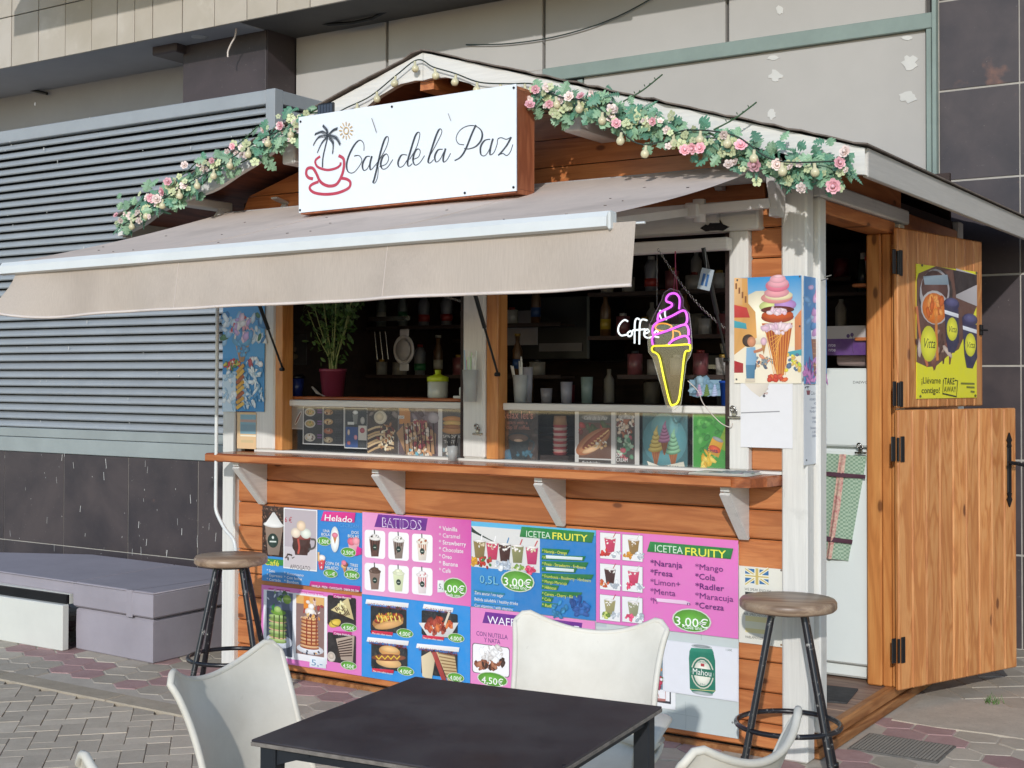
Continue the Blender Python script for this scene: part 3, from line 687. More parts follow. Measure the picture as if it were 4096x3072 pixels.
# side wall with doorway (y .155 .. 1.08)
for a, b in zip(zr[:-1], zr[1:]): 
    pass
zz = [.095+i*.1145 for i in range(19)]
for a, b in zip(zz[:-1], zz[1:]):
    part('side_board', MB().box((-.03, 1.19, a+.003), (-.01, 2.12, b-.001), bev=.005), 'pine_y', K)
for a, b in ((2.152, 2.25),): part('side_board', MB().box((-.03, .075, a+.003), (-.01, 1.19, b-.001), bev=.005), 'pine_y', K)
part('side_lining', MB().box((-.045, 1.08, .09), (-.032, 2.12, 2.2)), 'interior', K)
part('door_casing', MB().box((-.02, .082, .095), (.02, .152, 2.088), bev=.006), 'white', K)
part('door_casing', MB().box((-.02, 1.085, .095), (.014, 1.16, 2.088), bev=.006), 'white', K)
part('door_lintel', MB().box((-.02, .078, 2.089), (.027, 1.187, 2.152), bev=.006), 'white_y', K)
part('door_frame', MB().box((-.10, .153, 2.035), (.012, 1.03, 2.087), bev=.005), 'pine_y', K)
part('door_frame', MB().box((-.10, .975, .093), (-.035, 1.03, 2.034), bev=.006), 'pine_z', K)
part('door_frame', MB().box((-.034, .985, .093), (.004, 1.035, 2.034), bev=.004), 'pine_z', K)
part('door_frame', MB().box((.005, .992, .093), (.022, 1.04, 2.034), bev=.004), 'pine_z', K)
part('door_stop', MB().box((.023, .995, .09), (.034, 1.012, 2.05), bev=.002), 'white', K)
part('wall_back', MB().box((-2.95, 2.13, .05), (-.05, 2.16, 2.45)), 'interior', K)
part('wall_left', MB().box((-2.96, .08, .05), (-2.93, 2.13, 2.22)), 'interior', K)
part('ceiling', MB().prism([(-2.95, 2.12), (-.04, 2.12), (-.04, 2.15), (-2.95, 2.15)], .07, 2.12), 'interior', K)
# roof
Y0, Y1 = -.272, 2.45
def slope_slab(sgn, z0, z1, xe_, y0, y1, ov=0):
    xa = RX; xb = RX+sgn*(xe_)
    return [(xa, RZ-z0), (xb, RZ-z0-xe_*SL), (xb, RZ-z1-xe_*SL), (xa, RZ-z1)]
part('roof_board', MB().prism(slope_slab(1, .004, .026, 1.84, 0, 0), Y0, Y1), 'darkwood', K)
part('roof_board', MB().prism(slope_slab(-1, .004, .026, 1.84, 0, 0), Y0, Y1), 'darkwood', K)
for sgn in (1, -1):
    mb = MB(); n = 40; vs = []
    for i in range(n+1):
        d = 1.875*i/n; wv = .006*math.sin(i*1.3)+random.uniform(-.003, .003); zz_ = RZ-d*SL+.004+abs(wv); x = RX+sgn*d
        yo = -.322+random.uniform(-.006, .006)
        vs += [(x, yo, zz_), (x, yo, zz_+.0055), (x, Y1+.02, zz_), (x, Y1+.02, zz_+.0055)]
    fs = []
    for i in range(n):
        a, b = i*4, (i+1)*4; fs += [(a+1, b+1, b+3, a+3), (a, a+2, b+2, b), (a, b, b+1, a+1)]
    fs += [(n*4, n*4+2, n*4+3, n*4+1)]
    mb.add(vs, fs); part('roof_shingles', mb, 'shingle', K)
    # barge board
    top = []; bot = []; m_ = 48
    for i in range(m_+1):
        d = 1.858*i/m_; hk = [(0, .116), (.06, .093), (.13, .080), (.22, .084), (.33, .108), (.45, .115), (.6, .10), (.8, .078), (1.0, .096), (1.2, .112), (1.4, .09), (1.55, .080), (1.7, .10), (1.8, .098), (1.9, .085)]
        q_ = max(k for k in range(len(hk)-1) if hk[k][0] <= d+1e-9); f_ = (d-hk[q_][0])/(hk[q_+1][0]-hk[q_][0]); f_ = f_*f_*(3-2*f_); h = hk[q_][1]*(1-f_)+hk[q_+1][1]*f_
        top.append((RX+sgn*(d+.0008), RZ-d*SL)); bot.append((RX+sgn*(d+.0008), RZ-d*SL-h))
    mb = MB()
    for i in range(m_):
        q = [top[i], top[i+1], bot[i+1], bot[i]]
        vs = [(x, -.30, z) for x, z in q]+[(x, -.274, z) for x, z in q]
        mb.add(vs, [(0, 1, 2, 3), (7, 6, 5, 4), (0, 4, 5, 1), (3, 2, 6, 7)])
    part('barge_board', mb, 'white_x', K)
    xf = RX+sgn*1.841
    fz = RZ-1.841*SL
    part('eave_fascia', MB().box((min(xf, xf+sgn*.02), -.271, fz-.1), (max(xf, xf+sgn*.02), Y1, fz+.0), bev=.003), 'eave', K)
for px_, pz_ in ((-.807, 2.363), (2*RX+.807, 2.363), (-2.95, 2.222), (-.135, 2.222)):
    part('purlin', MB().box((px_-.075, -.272, pz_), (px_, .029, rz(px_-.0375, .03)-.018), bev=.006), 'white_clean', K)
part('ridge_beam', MB().box((RX-.035, -.272, RZ-.15), (RX+.035, .029, RZ-.045)), 'pine_y', K)
# stable door leaves, hinged at the back jamb and folded outwards
def leaf(name, ang, z0, z1, nb, rail):
    e = bpy.data.objects.new(name, None); 
    H = z1-z0; W2 = .83; bw = W2/nb
    # carrier mesh: rear ledges of the leaf, the boards, hinges and ironwork are its sub-parts
    mb = MB()
    for zc in (.12, H-.12): mb.box((.02, .022, zc-.05), (W2-.02, .040, zc+.05), bev=.004)
    base = WL[K.name]; o = mb.build(name, ['doorwood'], K, Vector((.047, .945, z0))-base, (0, 0, R_(90)-ang)); 
    for i in range(nb):
        local('board', MB().box((i*bw+.0015, 0, 0), ((i+1)*bw-.0015, .0215, H), bev=.005), 'doorwood', o)
    return o
# leaf local x runs from hinge to free edge; viewer side is local -y
upper = leaf('upper_door', R_(10.5), 1.284, 2.055, 9, 0); lower = leaf('lower_door', R_(22), .090, 1.277, 9, 0)
def hinge(par, z, s=1):
    mb = MB().box((.012, -.006, z-.055), (.038, -.0005, z+.055), bev=.008); mb.tube([(-.004, -.004, z-.05), (-.004, -.004, z+.05)], .006, 8)
    mb.box((-.046, -.004, z-.05), (-.018, .002, z+.055), bev=.008)
    for q in (-.04, 0, .04): mb.lathe([(0, 0), (.003, 0)], (.025, -.0065, z+q), 6)
    return local('hinge', mb, 'iron', par)
hinge(upper, .62); hinge(upper, .06); hinge(lower, 1.02); hinge(lower, .17)
mb = MB().box((.755, -.008, .80), (.785, -.0005, 1.01), bev=.003)
for zc, s in ((1.01, 1), (.80, -1)):
    mb.prism([(.770-.016, zc), (.770+.016, zc), (.770+.010, zc+s*.018), (.770+.018, zc+s*.03), (.770, zc+s*.065), (.770-.018, zc+s*.03), (.770-.010, zc+s*.018)], -.008, -.001)
local('handle_plate', mb, 'iron', lower)
local('handle', MB().tube(curve([(.77, -.005, .935), (.77, -.045, .935), (.74, -.055, .94), (.70, -.052, .946), (.83, -.05, .925)][:4], 5), .007, 8).tube([(.77, -.045, .935), (.825, -.05, .925)], .008, 8), 'iron', lower)
local('bolt', MB().box((.79, -.012, .33), (.815, -.001, .38), bev=.003).tube([(.785, -.012, .355), (.855, -.012, .355)], .005, 8), 'iron', upper)
# service hatches propped open above the windows
for a, b in ((-2.59, -1.60), (-1.36, -.29)):
    t = part('window_hatch', MB().box((a, -.055, 1.895), (b, -.008, 1.943), bev=.005), 'white_x', K)
    continue
    for q in ((a, -.05, 1.895, b, -.005, 1.945), (a, -.66, 1.895, b, -.62, 1.945)):
        mb = MB().box((q[0], q[1], q[2]), (q[3], q[4], q[5]), bev=.004); c = centred(mb); mb.build('hatch_rail', ['white_x'], t, c-WL[t.name], off=c)
    for xx in (a, b-.04):
        mb = MB().box((xx+.001, -.619, 1.893), (xx+.039, -.051, 1.924), bev=.004); c = centred(mb); mb.build('hatch_rail', ['white_y'], t, c-WL[t.name], off=c)
for x0, x1, y0_, z1_ in ((-2.63, -2.592, -.20, 1.455), (-1.41, -1.367, -.18, 1.432), (-.362, -.320, -.115, 1.487)):
    part('gas_strut', MB().tube([(x0, y0_, 1.90), (x0*.4+x1*.6, y0_*.4, 1.90*.4+z1_*.6)], .009, 8).tube([(x0*.4+x1*.6, y0_*.4, 1.90*.4+z1_*.6), (x1, -.0, z1_)], .005, 8).tube([(x1-.008, -.004, z1_-.008), (x1+.012, -.004, z1_-.008)], .009, 8), 'black', K)
# fleur hinge on the lintel
mb = MB(); fh = [(-.075, .0), (-.045, .018), (-.03, .012), (-.012, .034), (.0, .02), (.03, .026), (.035, .036), (.05, .014), (.085, -.002), (.05, -.02), (.02, -.016), (-.02, -.016), (-.045, -.018)]
mb.prism([(-.36+a*.75, 1.985+b*.75) for a, b in fh], -.028, -.0225); mb.lathe([(0, 0), (.004, 0)], (-.36, -.029, 1.985), 6); part('strap_hinge', mb, 'iron', K)
mb = MB(); mb.prism([(-2.30+a*.75, 1.985+b*.75) for a, b in fh], -.028, -.0225); part('strap_hinge', mb, 'iron', K)
# awning-wall brackets
for bx_ in (-.29, -1.0+.6, -2.45):
    pass
# ================================================================== AWNING
A = thing('awning', 'retractable awning with taupe cloth, white front bar and canvas valance over the windows', 'awning', (-1.5, -.1, 2.17))
XR0, XR1 = -2.87, -.115
part('roller_tube', MB().tube([(XR0, -.10, 2.165), (XR1+.02, -.10, 2.165)], .036, 16), 'awncase', A)
for xx, s in ((XR1+.02, 1), (XR0-.03, -1)):
    mb = MB(); prof = [(-.055, 2.20), (-.085, 2.22), (-.12, 2.215), (-.15, 2.18), (-.152, 2.12), (-.135, 2.08), (-.125, 2.03), (-.13, 2.0), (-.06, 2.0), (-.045, 2.06), (-.04, 2.14)]
    mb.prism(prof, xx, xx+.03, 'x'); part('end_bracket', mb, 'awncase', A)
part('torsion_bar', MB().box((XR0, -.105, 2.035), (XR1+.02, -.065, 2.07), bev=.004), 'awncase', A)
for xx in (-.365, -2.62, -1.45):
    mb = MB(); mb.prism([(.028, 2.235), (.02, 2.235), (-.005, 2.20), (-.01, 2.14), (.0, 2.13), (.028, 2.13)], xx, xx+.03, 'x'); mb.prism([(-.05, 2.26), (.03, 2.245), (.03, 2.235), (-.05, 2.252)], xx-.004, xx+.034, 'x'); part('wall_bracket', mb, 'awncase', A); part('bracket_foot', MB().box((xx, -.06, 2.0), (xx+.03, .028, 2.034)), 'awncase', A)
# folding arms
def arm(p0, p1, p2):
    mb = MB(); 
    mb.tube([p0, p1], .021, 4, smooth=False); mb.tube([p1, p2], .017, 4, smooth=False)
    mb.lathe([(.0, -.035), (.028, -.035), (.028, .035), (0, .035)], p1, 12); mb.lathe([(.0, -.03), (.02, -.03), (.02, .03), (0, .03)], p0, 12)
    return part('folding_arm', mb, 'awncase', A)
arm((-.10, -.10, 2.05), (-.42, -.28, 2.0), (-.20, -1.16, 1.885)) if False else None
part('folding_arm', MB().tube([(-.09, -.125, 2.047), (-.36, -.17, 2.035)], .024, 4, smooth=False), 'awncase', A)
part('arm_knuckle', MB().box((-.405, -.20, 2.005), (-.345, -.14, 2.062), bev=.008).lathe([(0, 1.99), (.024, 1.99), (.024, 2.075), (0, 2.075)], (-.355, -.165, 0), 12), 'awncase', A)
part('folding_arm', MB().tube([(-.40, -.18, 2.03), (-.47, -.60, 1.955), (-.36, -1.15, 1.87)][0:1]+[(-.36, -1.16, 1.872)], .020, 4, smooth=False), 'awncase', A)
part('folding_arm', MB().tube([(-2.8, -.125, 2.047), (-2.5, -.17, 2.035), (-2.6, -1.16, 1.862)], .02, 4, smooth=False), 'awncase', A)
# cloth
mb = MB(); nx, ny = 24, 10; vs = []
for j in range(ny+1):
    t_ = j/ny
    for i in range(nx+1):
        s = i/nx; xa = XR0+.02+(XR1-XR0)*s*1.005; xb = -2.995+(2.835)*s; za = 2.2; zb = 1.883+.02*s
        sag = .014*math.sin(math.pi*t_)*(1+.4*math.sin(s*9)); vs.append((xa+(xb-xa)*t_, -.10-(1.195-.10)*t_, za+(zb-za)*t_-sag))
mb.add(vs, [(j*(nx+1)+i, j*(nx+1)+i+1, (j+1)*(nx+1)+i+1, (j+1)*(nx+1)+i) for j in range(ny) for i in range(nx)], smooth=True)
part('awning_cloth', mb, 'awn_top', A)
for i_ in (8, 16): part('seam', MB().tube([Vector(vs[j_*(nx+1)+i_])+Vector((0, 0, .0008)) for j_ in range(ny+1)], .0012, 5), 'awn_top', A)
mb = MB(); rs = random.Random(8)
for k in range(26):
    s_, t_ = rs.random(), rs.random()**.5; a_ = Vector(vs[int(t_*ny)*(nx+1)+int(s_*nx)]); mb.box((a_.x, a_.y, a_.z+.001), (a_.x+rs.uniform(.004, .012), a_.y+.005, a_.z+.003))
o = part('debris', mb, 'shingle', A); o['kind'] = 'stuff'
mb = MB(); prof = [(-.032, .0), (-.03, .03), (-.016, .047), (.004, .05), (.02, .044), (.02, -.002), (-.01, -.006)]; vs = []
for x_, z_ in ((-3.035, 1.835), (-.158, 1.862)): vs += [(x_, -1.2+p, z_+q) for p, q in prof]
n = len(prof); mb.add(vs, [tuple(range(n))[::-1], tuple(range(n, 2*n))]+[(i, (i+1) % n, n+(i+1) % n, n+i) for i in range(n)]); part('front_bar', mb, 'steel', A)
part('bar_end_cap', MB().box((-.158, -1.226, 1.852), (-.148, -1.182, 1.908), bev=.008), 'steel', A)
mb = MB(); nx, ny = 90, 12; vs = []; hem = []
for j in range(ny+1):
    t_ = j/ny
    for i in range(nx+1):
        s = i/nx; x = -2.955+2.882*s-(.10*(1-s)**14)*t_**1.6; zt = 1.848+.026*s
        bottom = .193+.012*math.exp(-((s-.08)/.08)**2)-.03*(1-s)**24 + .0015*math.sin(s*23)
        y = -1.205-t_*(.018*math.sin(s*19+1)+.010*math.sin(s*47)) - t_**2*.045*math.exp(-s/.05) - .01*t_
        vs.append((x, y, zt-bottom*t_)); 
        if j == ny: hem.append((x, y-.001, zt-bottom*t_))
mb.add(vs, [(j*(nx+1)+i, (j+1)*(nx+1)+i, (j+1)*(nx+1)+i+1, j*(nx+1)+i+1) for j in range(ny) for i in range(nx)], smooth=True)
g_ = [Vector(q) for q in vs]; v_ = part('valance', mb, 'valance', A)
for i_ in (30, 61): part('seam', MB().tube([g_[j_*(nx+1)+i_]+Vector((0, -.0008, 0)) for j_ in range(ny+1)], .0012, 5), 'hem', A)
mb = MB().tube(hem, .0055, 6); c = centred(mb); mb.build('hem', ['hem'], v_, c-WL[v_.name], off=c)
part('valance_rod', MB().tube([(-.20, -1.2, 1.868), (-.045, -1.2, 1.868)], .004, 6), 'steel', A)
# crank rod
pts = [(-2.82, -.2, 1.85), (-2.82, -.2, 1.42), (-2.822, -.2, .80)]+curve([(-2.822, -.2, .80), (-2.81, -.2, .765), (-2.76, -.2, .70), (-2.705, -.2, .655), (-2.69, -.2, .60)], 5)[1:]+[(-2.69, -.2, .52)]
solo('awning_crank', MB().tube(pts, .0085, 10), ['steel'], 'long white awning crank rod with bent handle hanging beside the left post', 'crank')

# ================================================================== SIGN BOX
S_ = thing('cafe_sign', 'white Cafe de la Paz sign board on a wooden box with palm and cup', 'sign', (-1.5, -.41, 2.1))
PS = front(-.4812)
C4 = [(-2.058, 2.104), (-.963, 2.116), (-.965, 2.522), (-2.062, 2.510)]
mb = MB(); mb.prism(C4, -.48, -.475); part('sign_panel', mb, 'signwhite', S_)
def sheared(x0, x1, z0, z1, y0, y1):
    f = lambda x: .011*(x+1.5); mb = MB(); vs = [(x, y, z+f(x)) for z in (z0, z1) for x, y in ((x0, y0), (x1, y0), (x1, y1), (x0, y1))]
    return mb.add(vs, [(0, 3, 2, 1), (4, 5, 6, 7), (0, 1, 5, 4), (1, 2, 6, 5), (2, 3, 7, 6), (3, 0, 4, 7)])
part('box_side', sheared(-.991, -.971, 2.122, 2.500, -.474, -.34), 'signwood', S_)
part('box_side', sheared(-2.052, -2.032, 2.122, 2.500, -.474, -.34), 'signwood', S_)
part('box_base', sheared(-2.052, -.971, 2.104, 2.121, -.474, -.34), 'signwood', S_)
part('box_top', sheared(-2.052, -.971, 2.501, 2.512, -.474, -.34), 'signwood', S_)
part('box_back', sheared(-2.03, -.993, 2.125, 2.498, -.355, -.345), 'interior', S_)
for q in ((-2.05, 2.49), (-.975, 2.508), (-2.05, 2.115), (-.975, 2.13), (-1.56, 2.50), (-1.2, 2.125)):
    part('screw', MB().lathe([(0, 0), (.005, 0), (.005, .002), (0, .003)], (0, 0, 0), 8) and MB().tube([(q[0], -.4805, q[1]), (q[0], -.483, q[1])], .005, 8), 'iron', S_)
P = Print(7, PS); P.h = 0
nv = '#2c323c'; rd = '#b4304a'
for st in ([(562,795),(560,750),(535,728),(500,760),(465,830),(452,890),(465,930),(500,930),(540,880),(548,850),(530,825),(500,828)],
           [(600,830),(575,835),(553,880),(560,918),(585,905),(608,850)], [(612,828),(600,880),(603,915),(618,905)],
           [(618,905),(660,850),(700,780),(717,725),(710,705),(692,725),(668,800),(645,900),(628,970),(620,995),(633,996),(648,960),(652,900),(640,885)],
           [(660,895),(700,880),(718,845),(705,815),(680,835),(668,880),(680,910),(710,900),(745,850)],
           [(835,822),(800,822),(778,865),(785,897),(810,890),(840,845)], [(850,850),(895,770),(915,695),(905,678),(885,705),(855,800),(838,865),(845,893),(868,875)],
           [(868,850),(905,835),(918,800),(905,783),(885,800),(872,850),(885,885),(915,870),(945,825)],
           [(965,850),(1010,770),(1050,690),(1052,662),(1038,660),(1018,700),(988,790),(968,860),(980,872),(1003,850)],
           [(1060,785),(1030,790),(1010,830),(1018,865),(1042,850),(1068,800)], [(1078,780),(1064,835),(1066,866),(1088,850),(1110,810)],
           [(1270,632),(1243,690),(1205,785),(1172,835),(1135,857)], [(1195,757),(1160,750),(1145,715),(1165,670),(1210,640),(1265,638),(1305,670),(1306,720),(1272,765),(1225,783),(1195,780)],
           [(1360,722),(1325,730),(1300,770),(1302,818),(1328,825),(1355,785),(1368,735)], [(1378,718),(1362,775),(1360,820),(1385,803),(1403,755),(1408,722),(1430,712),(1462,722),(1493,708)],
           [(1493,708),(1465,760),(1425,810),(1410,823)], [(1412,822),(1440,812),(1465,825),(1488,800),(1503,755)]):
    P.L(st, 0, nv, 6, calli=(4.4, 11.5))
for st, w_ in (([(220,1020),(240,990),(300,975),(345,975)], 0), ([(240,972),(212,965),(197,940),(205,908),(238,905),(262,940),(280,980),(305,1005),(345,1018),(390,1005),(422,950),(436,890),(432,845),(402,825)], 15),
               ([(285,830),(258,852),(256,875),(275,900),(330,916),(385,905),(412,885),(414,868)], 12), ([(275,990),(230,1010),(220,1035),(250,1060),(320,1070),(400,1060),(465,1030),(476,995),(455,975),(420,968)], 14)):
    if w_: P.L(st, w_, rd, 6)
P.L([(300,900),(303,840),(318,770),(336,700)], 8, nv, 5)
for fr in ([(336,695),(300,672),(255,688)], [(336,698),(280,705),(246,752)], [(336,700),(300,740),(272,798)], [(338,700),(368,745),(367,805)], [(338,698),(385,710),(413,752)], [(338,695),(365,665),(395,652)], [(336,692),(330,660),(308,634)]):
    P.L(fr, 4, nv, 5); q = curve([(x, y, 0) for x, y in fr], 7)
    for i in range(2, len(q)):
        d = (q[i]-q[i-1]); L = 17*(1-.4*i/len(q)); P.L([(q[i].x, q[i].y), (q[i].x-L*.25+d.x*.3, q[i].y+L)], 4, nv, 1)
        P.L([(q[i].x, q[i].y), (q[i].x+d.x*.8+L*.3, q[i].y-L*.5)], 3, nv, 1)
gd = '#c9a15a'
for k in range(12):
    a = k*math.pi/6; P.L([(453+27*math.cos(a), 668+33*math.sin(a)), (453+44*math.cos(a), 668+56*math.sin(a))], 5, gd, 1)
P.L([(453+15*math.cos(a/8*math.pi), 668+21*math.sin(a/8*math.pi)) for a in range(17)], 5, gd, 2)
P.L([(615, 590), (632, 640), (645, 680)], 4, '#5a5650', 3).L([(1098, 560), (1115, 605)], 4, '#77736d', 3)
c = centred(P.mb); P.mb.build('logo_lettering', ['print'], S_, c-WL[S_.name], off=c)

# ================================================================== GARLANDS AND LIGHTS
def leafmesh(name, mat, kind):
    pts = []
    if kind == 'monstera':
        n = 13
        for sgn in (1, -1):
            seg = []
            for i in range(n):
                t_ = i/(n-1); w_ = .5*math.sin(math.pi*min(1, t_*1.02+.06))**.7*(1-t_*.35); w2 = w_*(.45 if i % 3 == 2 else 1); seg.append((sgn*w2, t_))
            pts.append(seg)
        out = [(0, -.06)]+pts[0]+[(0, 1.05)]+pts[1][::-1]
    elif kind == 'fern':
        out = [(0, 0)]
        for i in range(7): out += [(.05+.22*(1-i/7), .12+i*.13), (.04, .17+i*.13)]
        out += [(0, 1.1)]
        for i in range(6, -1, -1): out += [(-.04, .17+i*.13), (-.05-.22*(1-i/7), .12+i*.13)]
    else: out = [(0, 0), (.16, .2), (.22, .5), (.12, .85), (0, 1), (-.12, .85), (-.22, .5), (-.16, .2)]
    vs = [(x, y, -.18*(y-.3)**2-.25*x*x*1.5) for x, y in out]; mid = [(0, .05+.13*i, .03-.18*(.05+.13*i-.3)**2) for i in range(8)]
    me = bpy.data.meshes.new(name); allv = vs+mid; n0 = len(vs); fs = []
    def near(y): return n0+min(range(8), key=lambda i: abs(mid[i][1]-y))
    for i in range(n0):
        j = (i+1) % n0; a, b = near(vs[i][1]), near(vs[j][1]); fs.append((i, j, a))
        if a != b: fs.append((j, b, a))
    me.from_pydata(allv, [], fs); me.materials.append(M[mat]); return me
MLEAF = [leafmesh('leaf', 'leaf', 'monstera'), leafmesh('leaf', 'leafd', 'fern'), leafmesh('leaf', 'leafd', 'monstera')]
def petalflower(name, mat, n, rings, r0):
    mb = MB()
    for k in range(rings):
        rr = r0*(1-.28*k)
        for i in range(n):
            a = 2*math.pi*(i+.5*(k % 2))/n; d = Vector((math.cos(a), math.sin(a), 0)); p = Vector((-d.y, d.x, 0)); up_ = .25+.3*k
            b0 = d*rr*.08; mid = d*rr*.6+Vector((0, 0, rr*up_*.5)); tip = d*rr*(.95-.15*k)+Vector((0, 0, rr*up_*(1.0 if rings > 1 else .4)))
            mb.add([b0, mid+p*rr*.42, tip+p*rr*.22+Vector((0, 0, -.05*rr)), tip-p*rr*.22+Vector((0, 0, -.05*rr)), mid-p*rr*.42, mid*1.02-Vector((0, 0, rr*.1))], [(0, 1, 5), (1, 2, 5), (2, 3, 5), (3, 4, 5), (4, 0, 5)], smooth=True)
    if rings > 1: mb.lathe([(0, 0), (r0*.24, r0*.15), (r0*.26, r0*.5), (r0*.1, r0*.62), (0, r0*.6)], n=8)
    else: mb.lathe([(0, 0), (r0*.14, r0*.05), (0, r0*.15)], n=6)
    me = bpy.data.meshes.new(name); me.from_pydata([tuple(v) for v in mb.v], [], mb.f); me.materials.append(M[mat]); 
    me.polygons.foreach_set('use_smooth', [True]*len(me.polygons)); return me
ROSE = petalflower('rose', 'pink', 6, 4, 1); CROSE = petalflower('rose', 'cream', 6, 4, 1); LIME = petalflower('blossom', 'lime', 5, 1, 1); CRM = petalflower('blossom', 'cream', 5, 2, 1)
def garland(label, path, n, seed, roses):
    rnd = random.Random(seed); P_ = curve(path, 10)
    L = [0]
    for a, b in zip(P_[:-1], P_[1:]): L.append(L[-1]+(b-a).length)
    def at(t_):
        s = t_*L[-1]
        for i in range(len(L)-1):
            if s <= L[i+1]: k = (s-L[i])/max(1e-6, L[i+1]-L[i]); return P_[i].lerp(P_[i+1], k), (P_[i+1]-P_[i]).normalized()
        return P_[-1], (P_[-1]-P_[-2]).normalized()
    n = n
    T_ = thing('flower_garland', label, 'garland', tuple(P_[0]), 0, 'artificial flower garlands along the roof edge'); b0 = P_[0]
    mb = MB()
    for k in range(4):
        ph = rnd.uniform(0, 6); pts = [at(i/40)[0]+Vector((0, .012*math.sin(i*.7+ph)-.005, .035*math.sin(i*.45+ph)))-b0 for i in range(41)]; mb.tube(pts, .0035, 5)
    local('vine', mb, 'vine', T_)
    def putf(me, nm, t_, off, s, up_=.0, face=None):
        p, d = at(t_); q = p+off-b0
        out = Vector((rnd.uniform(-.5, .9), -1, rnd.uniform(-.3, .6))) if face is None else face
        rot = out.to_track_quat('Z', 'Y').to_euler(); o = link(nm, me, T_, q, rot); o.rotation_euler.rotate_axis('Z', rnd.uniform(0, 6.28)); o.scale = (s, s, s); return o
    # leaves: y axis of the leaf is its length, z its face
    for k in range(n):
        t_ = rnd.random(); p, d = at(t_); w_ = rnd.gauss(.004, .034); yy = -rnd.uniform(0, .05); q = p+Vector((0, yy, w_))-b0
        face = Vector((rnd.uniform(-.6, .9), -1, rnd.uniform(-.2, .8))).normalized()
        ang = rnd.uniform(-1.3, 1.3)+(math.pi if rnd.random() < .68 else rnd.choice([1.3, -1.1])); ln = Vector((math.sin(ang), 0, math.cos(ang))); ln = (ln-face*ln.dot(face)).normalized(); xx = ln.cross(face)
        me = MLEAF[0] if rnd.random() < .5 else MLEAF[rnd.choice([1, 2])]; s = rnd.uniform(.038, .07)
        o = link('leaf', me, T_); mt = Matrix((xx, ln, face)).transposed().to_4x4(); o.matrix_local = Matrix.Translation(q) @ mt @ Matrix.Diagonal((s, s, s, 1))
    for k in range(int(n*.34)):
        t_ = rnd.random(); me = LIME if rnd.random() < .6 else CRM; putf(me, 'blossom', t_, Vector((0, -.035-rnd.uniform(0, .03), rnd.gauss(-.005, .034))), rnd.uniform(.012, .023))
    for t_, dz, s, kind in roses: putf(ROSE if kind else CROSE, 'rose', t_, Vector((0, -.075, dz)), s*.84, face=Vector((rnd.uniform(-.5, .9), -1, rnd.uniform(-.5, .7))))
    for t_ in ([.33, .62] if n > 60 else [.45, .7]):
        p, d = at(t_); a = p+Vector((0, -.02, .05))-b0; bq = a+Vector((.17, -.02, .075)); mb = MB().tube(curve([a, a.lerp(bq, .5)+Vector((0, 0, -.008)), bq], 5), .003, 5)
        for i in range(6): c = a.lerp(bq, .3+.13*i); mb.tube([c, c+Vector((-.002, -.004, .007*(-1)**i))], .0018, 4)
        local('twig', mb, 'vine', T_)
    return T_
rr = [(.03, -.03, .026, 1), (.05, .03, .022, 1), (.10, -.02, .02, 1), (.17, .02, .026, 0), (.21, .03, .022, 1), (.33, -.04, .024, 1), (.45, .01, .02, 1), (.55, -.055, .026, 1), (.575, -.04, .026, 1), (.60, -.03, .026, 1), (.72, .02, .030, 1), (.76, -.035, .032, 1), (.67, .04, .02, 0), (.82, -.02, .026, 0), (.97, -.06, .033, 1), (.985, .02, .026, 1), (1., .06, .028, 0)]
garland('long flower garland with pink roses along the right roof edge', [(-.985, -.335, 2.49), (-.80, -.35, 2.45), (-.553, -.36, 2.375), (-.30, -.36, 2.275), (-.05, -.36, 2.185), (.16, -.35, 2.13), (.29, -.34, 2.10)], 290, 3, rr)
rr = [(.03, .02, .018, 1), (.06, -.02, .017, 0), (.24, .0, .028, 1), (.27, -.02, .03, 0), (.30, .0, .028, 1), (.33, .03, .026, 1), (.42, .06, .024, 0), (.56, .01, .018, 1), (.66, .03, .02, 1), (.8, .04, .018, 0), (.88, .02, .024, 1)]
garland('shorter garland with monstera leaves climbing the left roof edge', [(-3.32, -.335, 2.15), (-3.1, -.35, 2.215), (-2.85, -.355, 2.30), (-2.6, -.355, 2.38), (-2.4, -.35, 2.43), (-2.2, -.34, 2.49), (-2.08, -.335, 2.535)], 225, 11, rr)
# string lights: one cord with bulbs
SLt = thing('string_lights', 'string of round festoon bulbs on a dark cord from the gable peak along the garland', 'string lights', (RX, -.31, 2.7))
cp = [(-3.25, -.40, 2.13), (-2.9, -.41, 2.26), (-2.6, -.41, 2.36), (-2.3, -.40, 2.47), (-2.03, -.33, 2.535), (-1.93, -.32, 2.565), (-1.80, -.32, 2.60), (-1.66, -.325, 2.67), (-1.55, -.325, 2.72), (-1.47, -.325, 2.68), (-1.36, -.325, 2.64), (-1.24, -.325, 2.59), (-1.10, -.325, 2.567), (-.98, -.33, 2.55), (-.82, -.41, 2.47), (-.66, -.42, 2.42), (-.5, -.42, 2.27), (-.40, -.40, 2.26), (-.3, -.41, 2.29), (-.1, -.43, 2.25), (.05, -.43, 2.15), (.27, -.42, 2.13)]
cl = curve(cp, 6); local('cord', MB().tube([p-WL[SLt.name] for p in cl], .003, 5), 'cordg', SLt)
bm = MB().lathe([(0, -.047), (.009, -.045), (.0145, -.038), (.0158, -.031), (.0140, -.023), (.0082, -.0172), (.0058, -.0145), (.0055, 0), (0, 0)], n=12)
bmesh_ = bpy.data.meshes.new('bulb'); bmesh_.from_pydata([tuple(v) for v in bm.v], [], bm.f); bmesh_.materials.append(M['bulb']); bmesh_.polygons.foreach_set('use_smooth', [True]*len(bmesh_.polygons))
dense = curve(cp, 40); cl = []; acc = .05
for a_, b_ in zip(dense[:-1], dense[1:]):
    acc += (b_-a_).length
    if acc > .112: acc = 0; cl.append(b_)
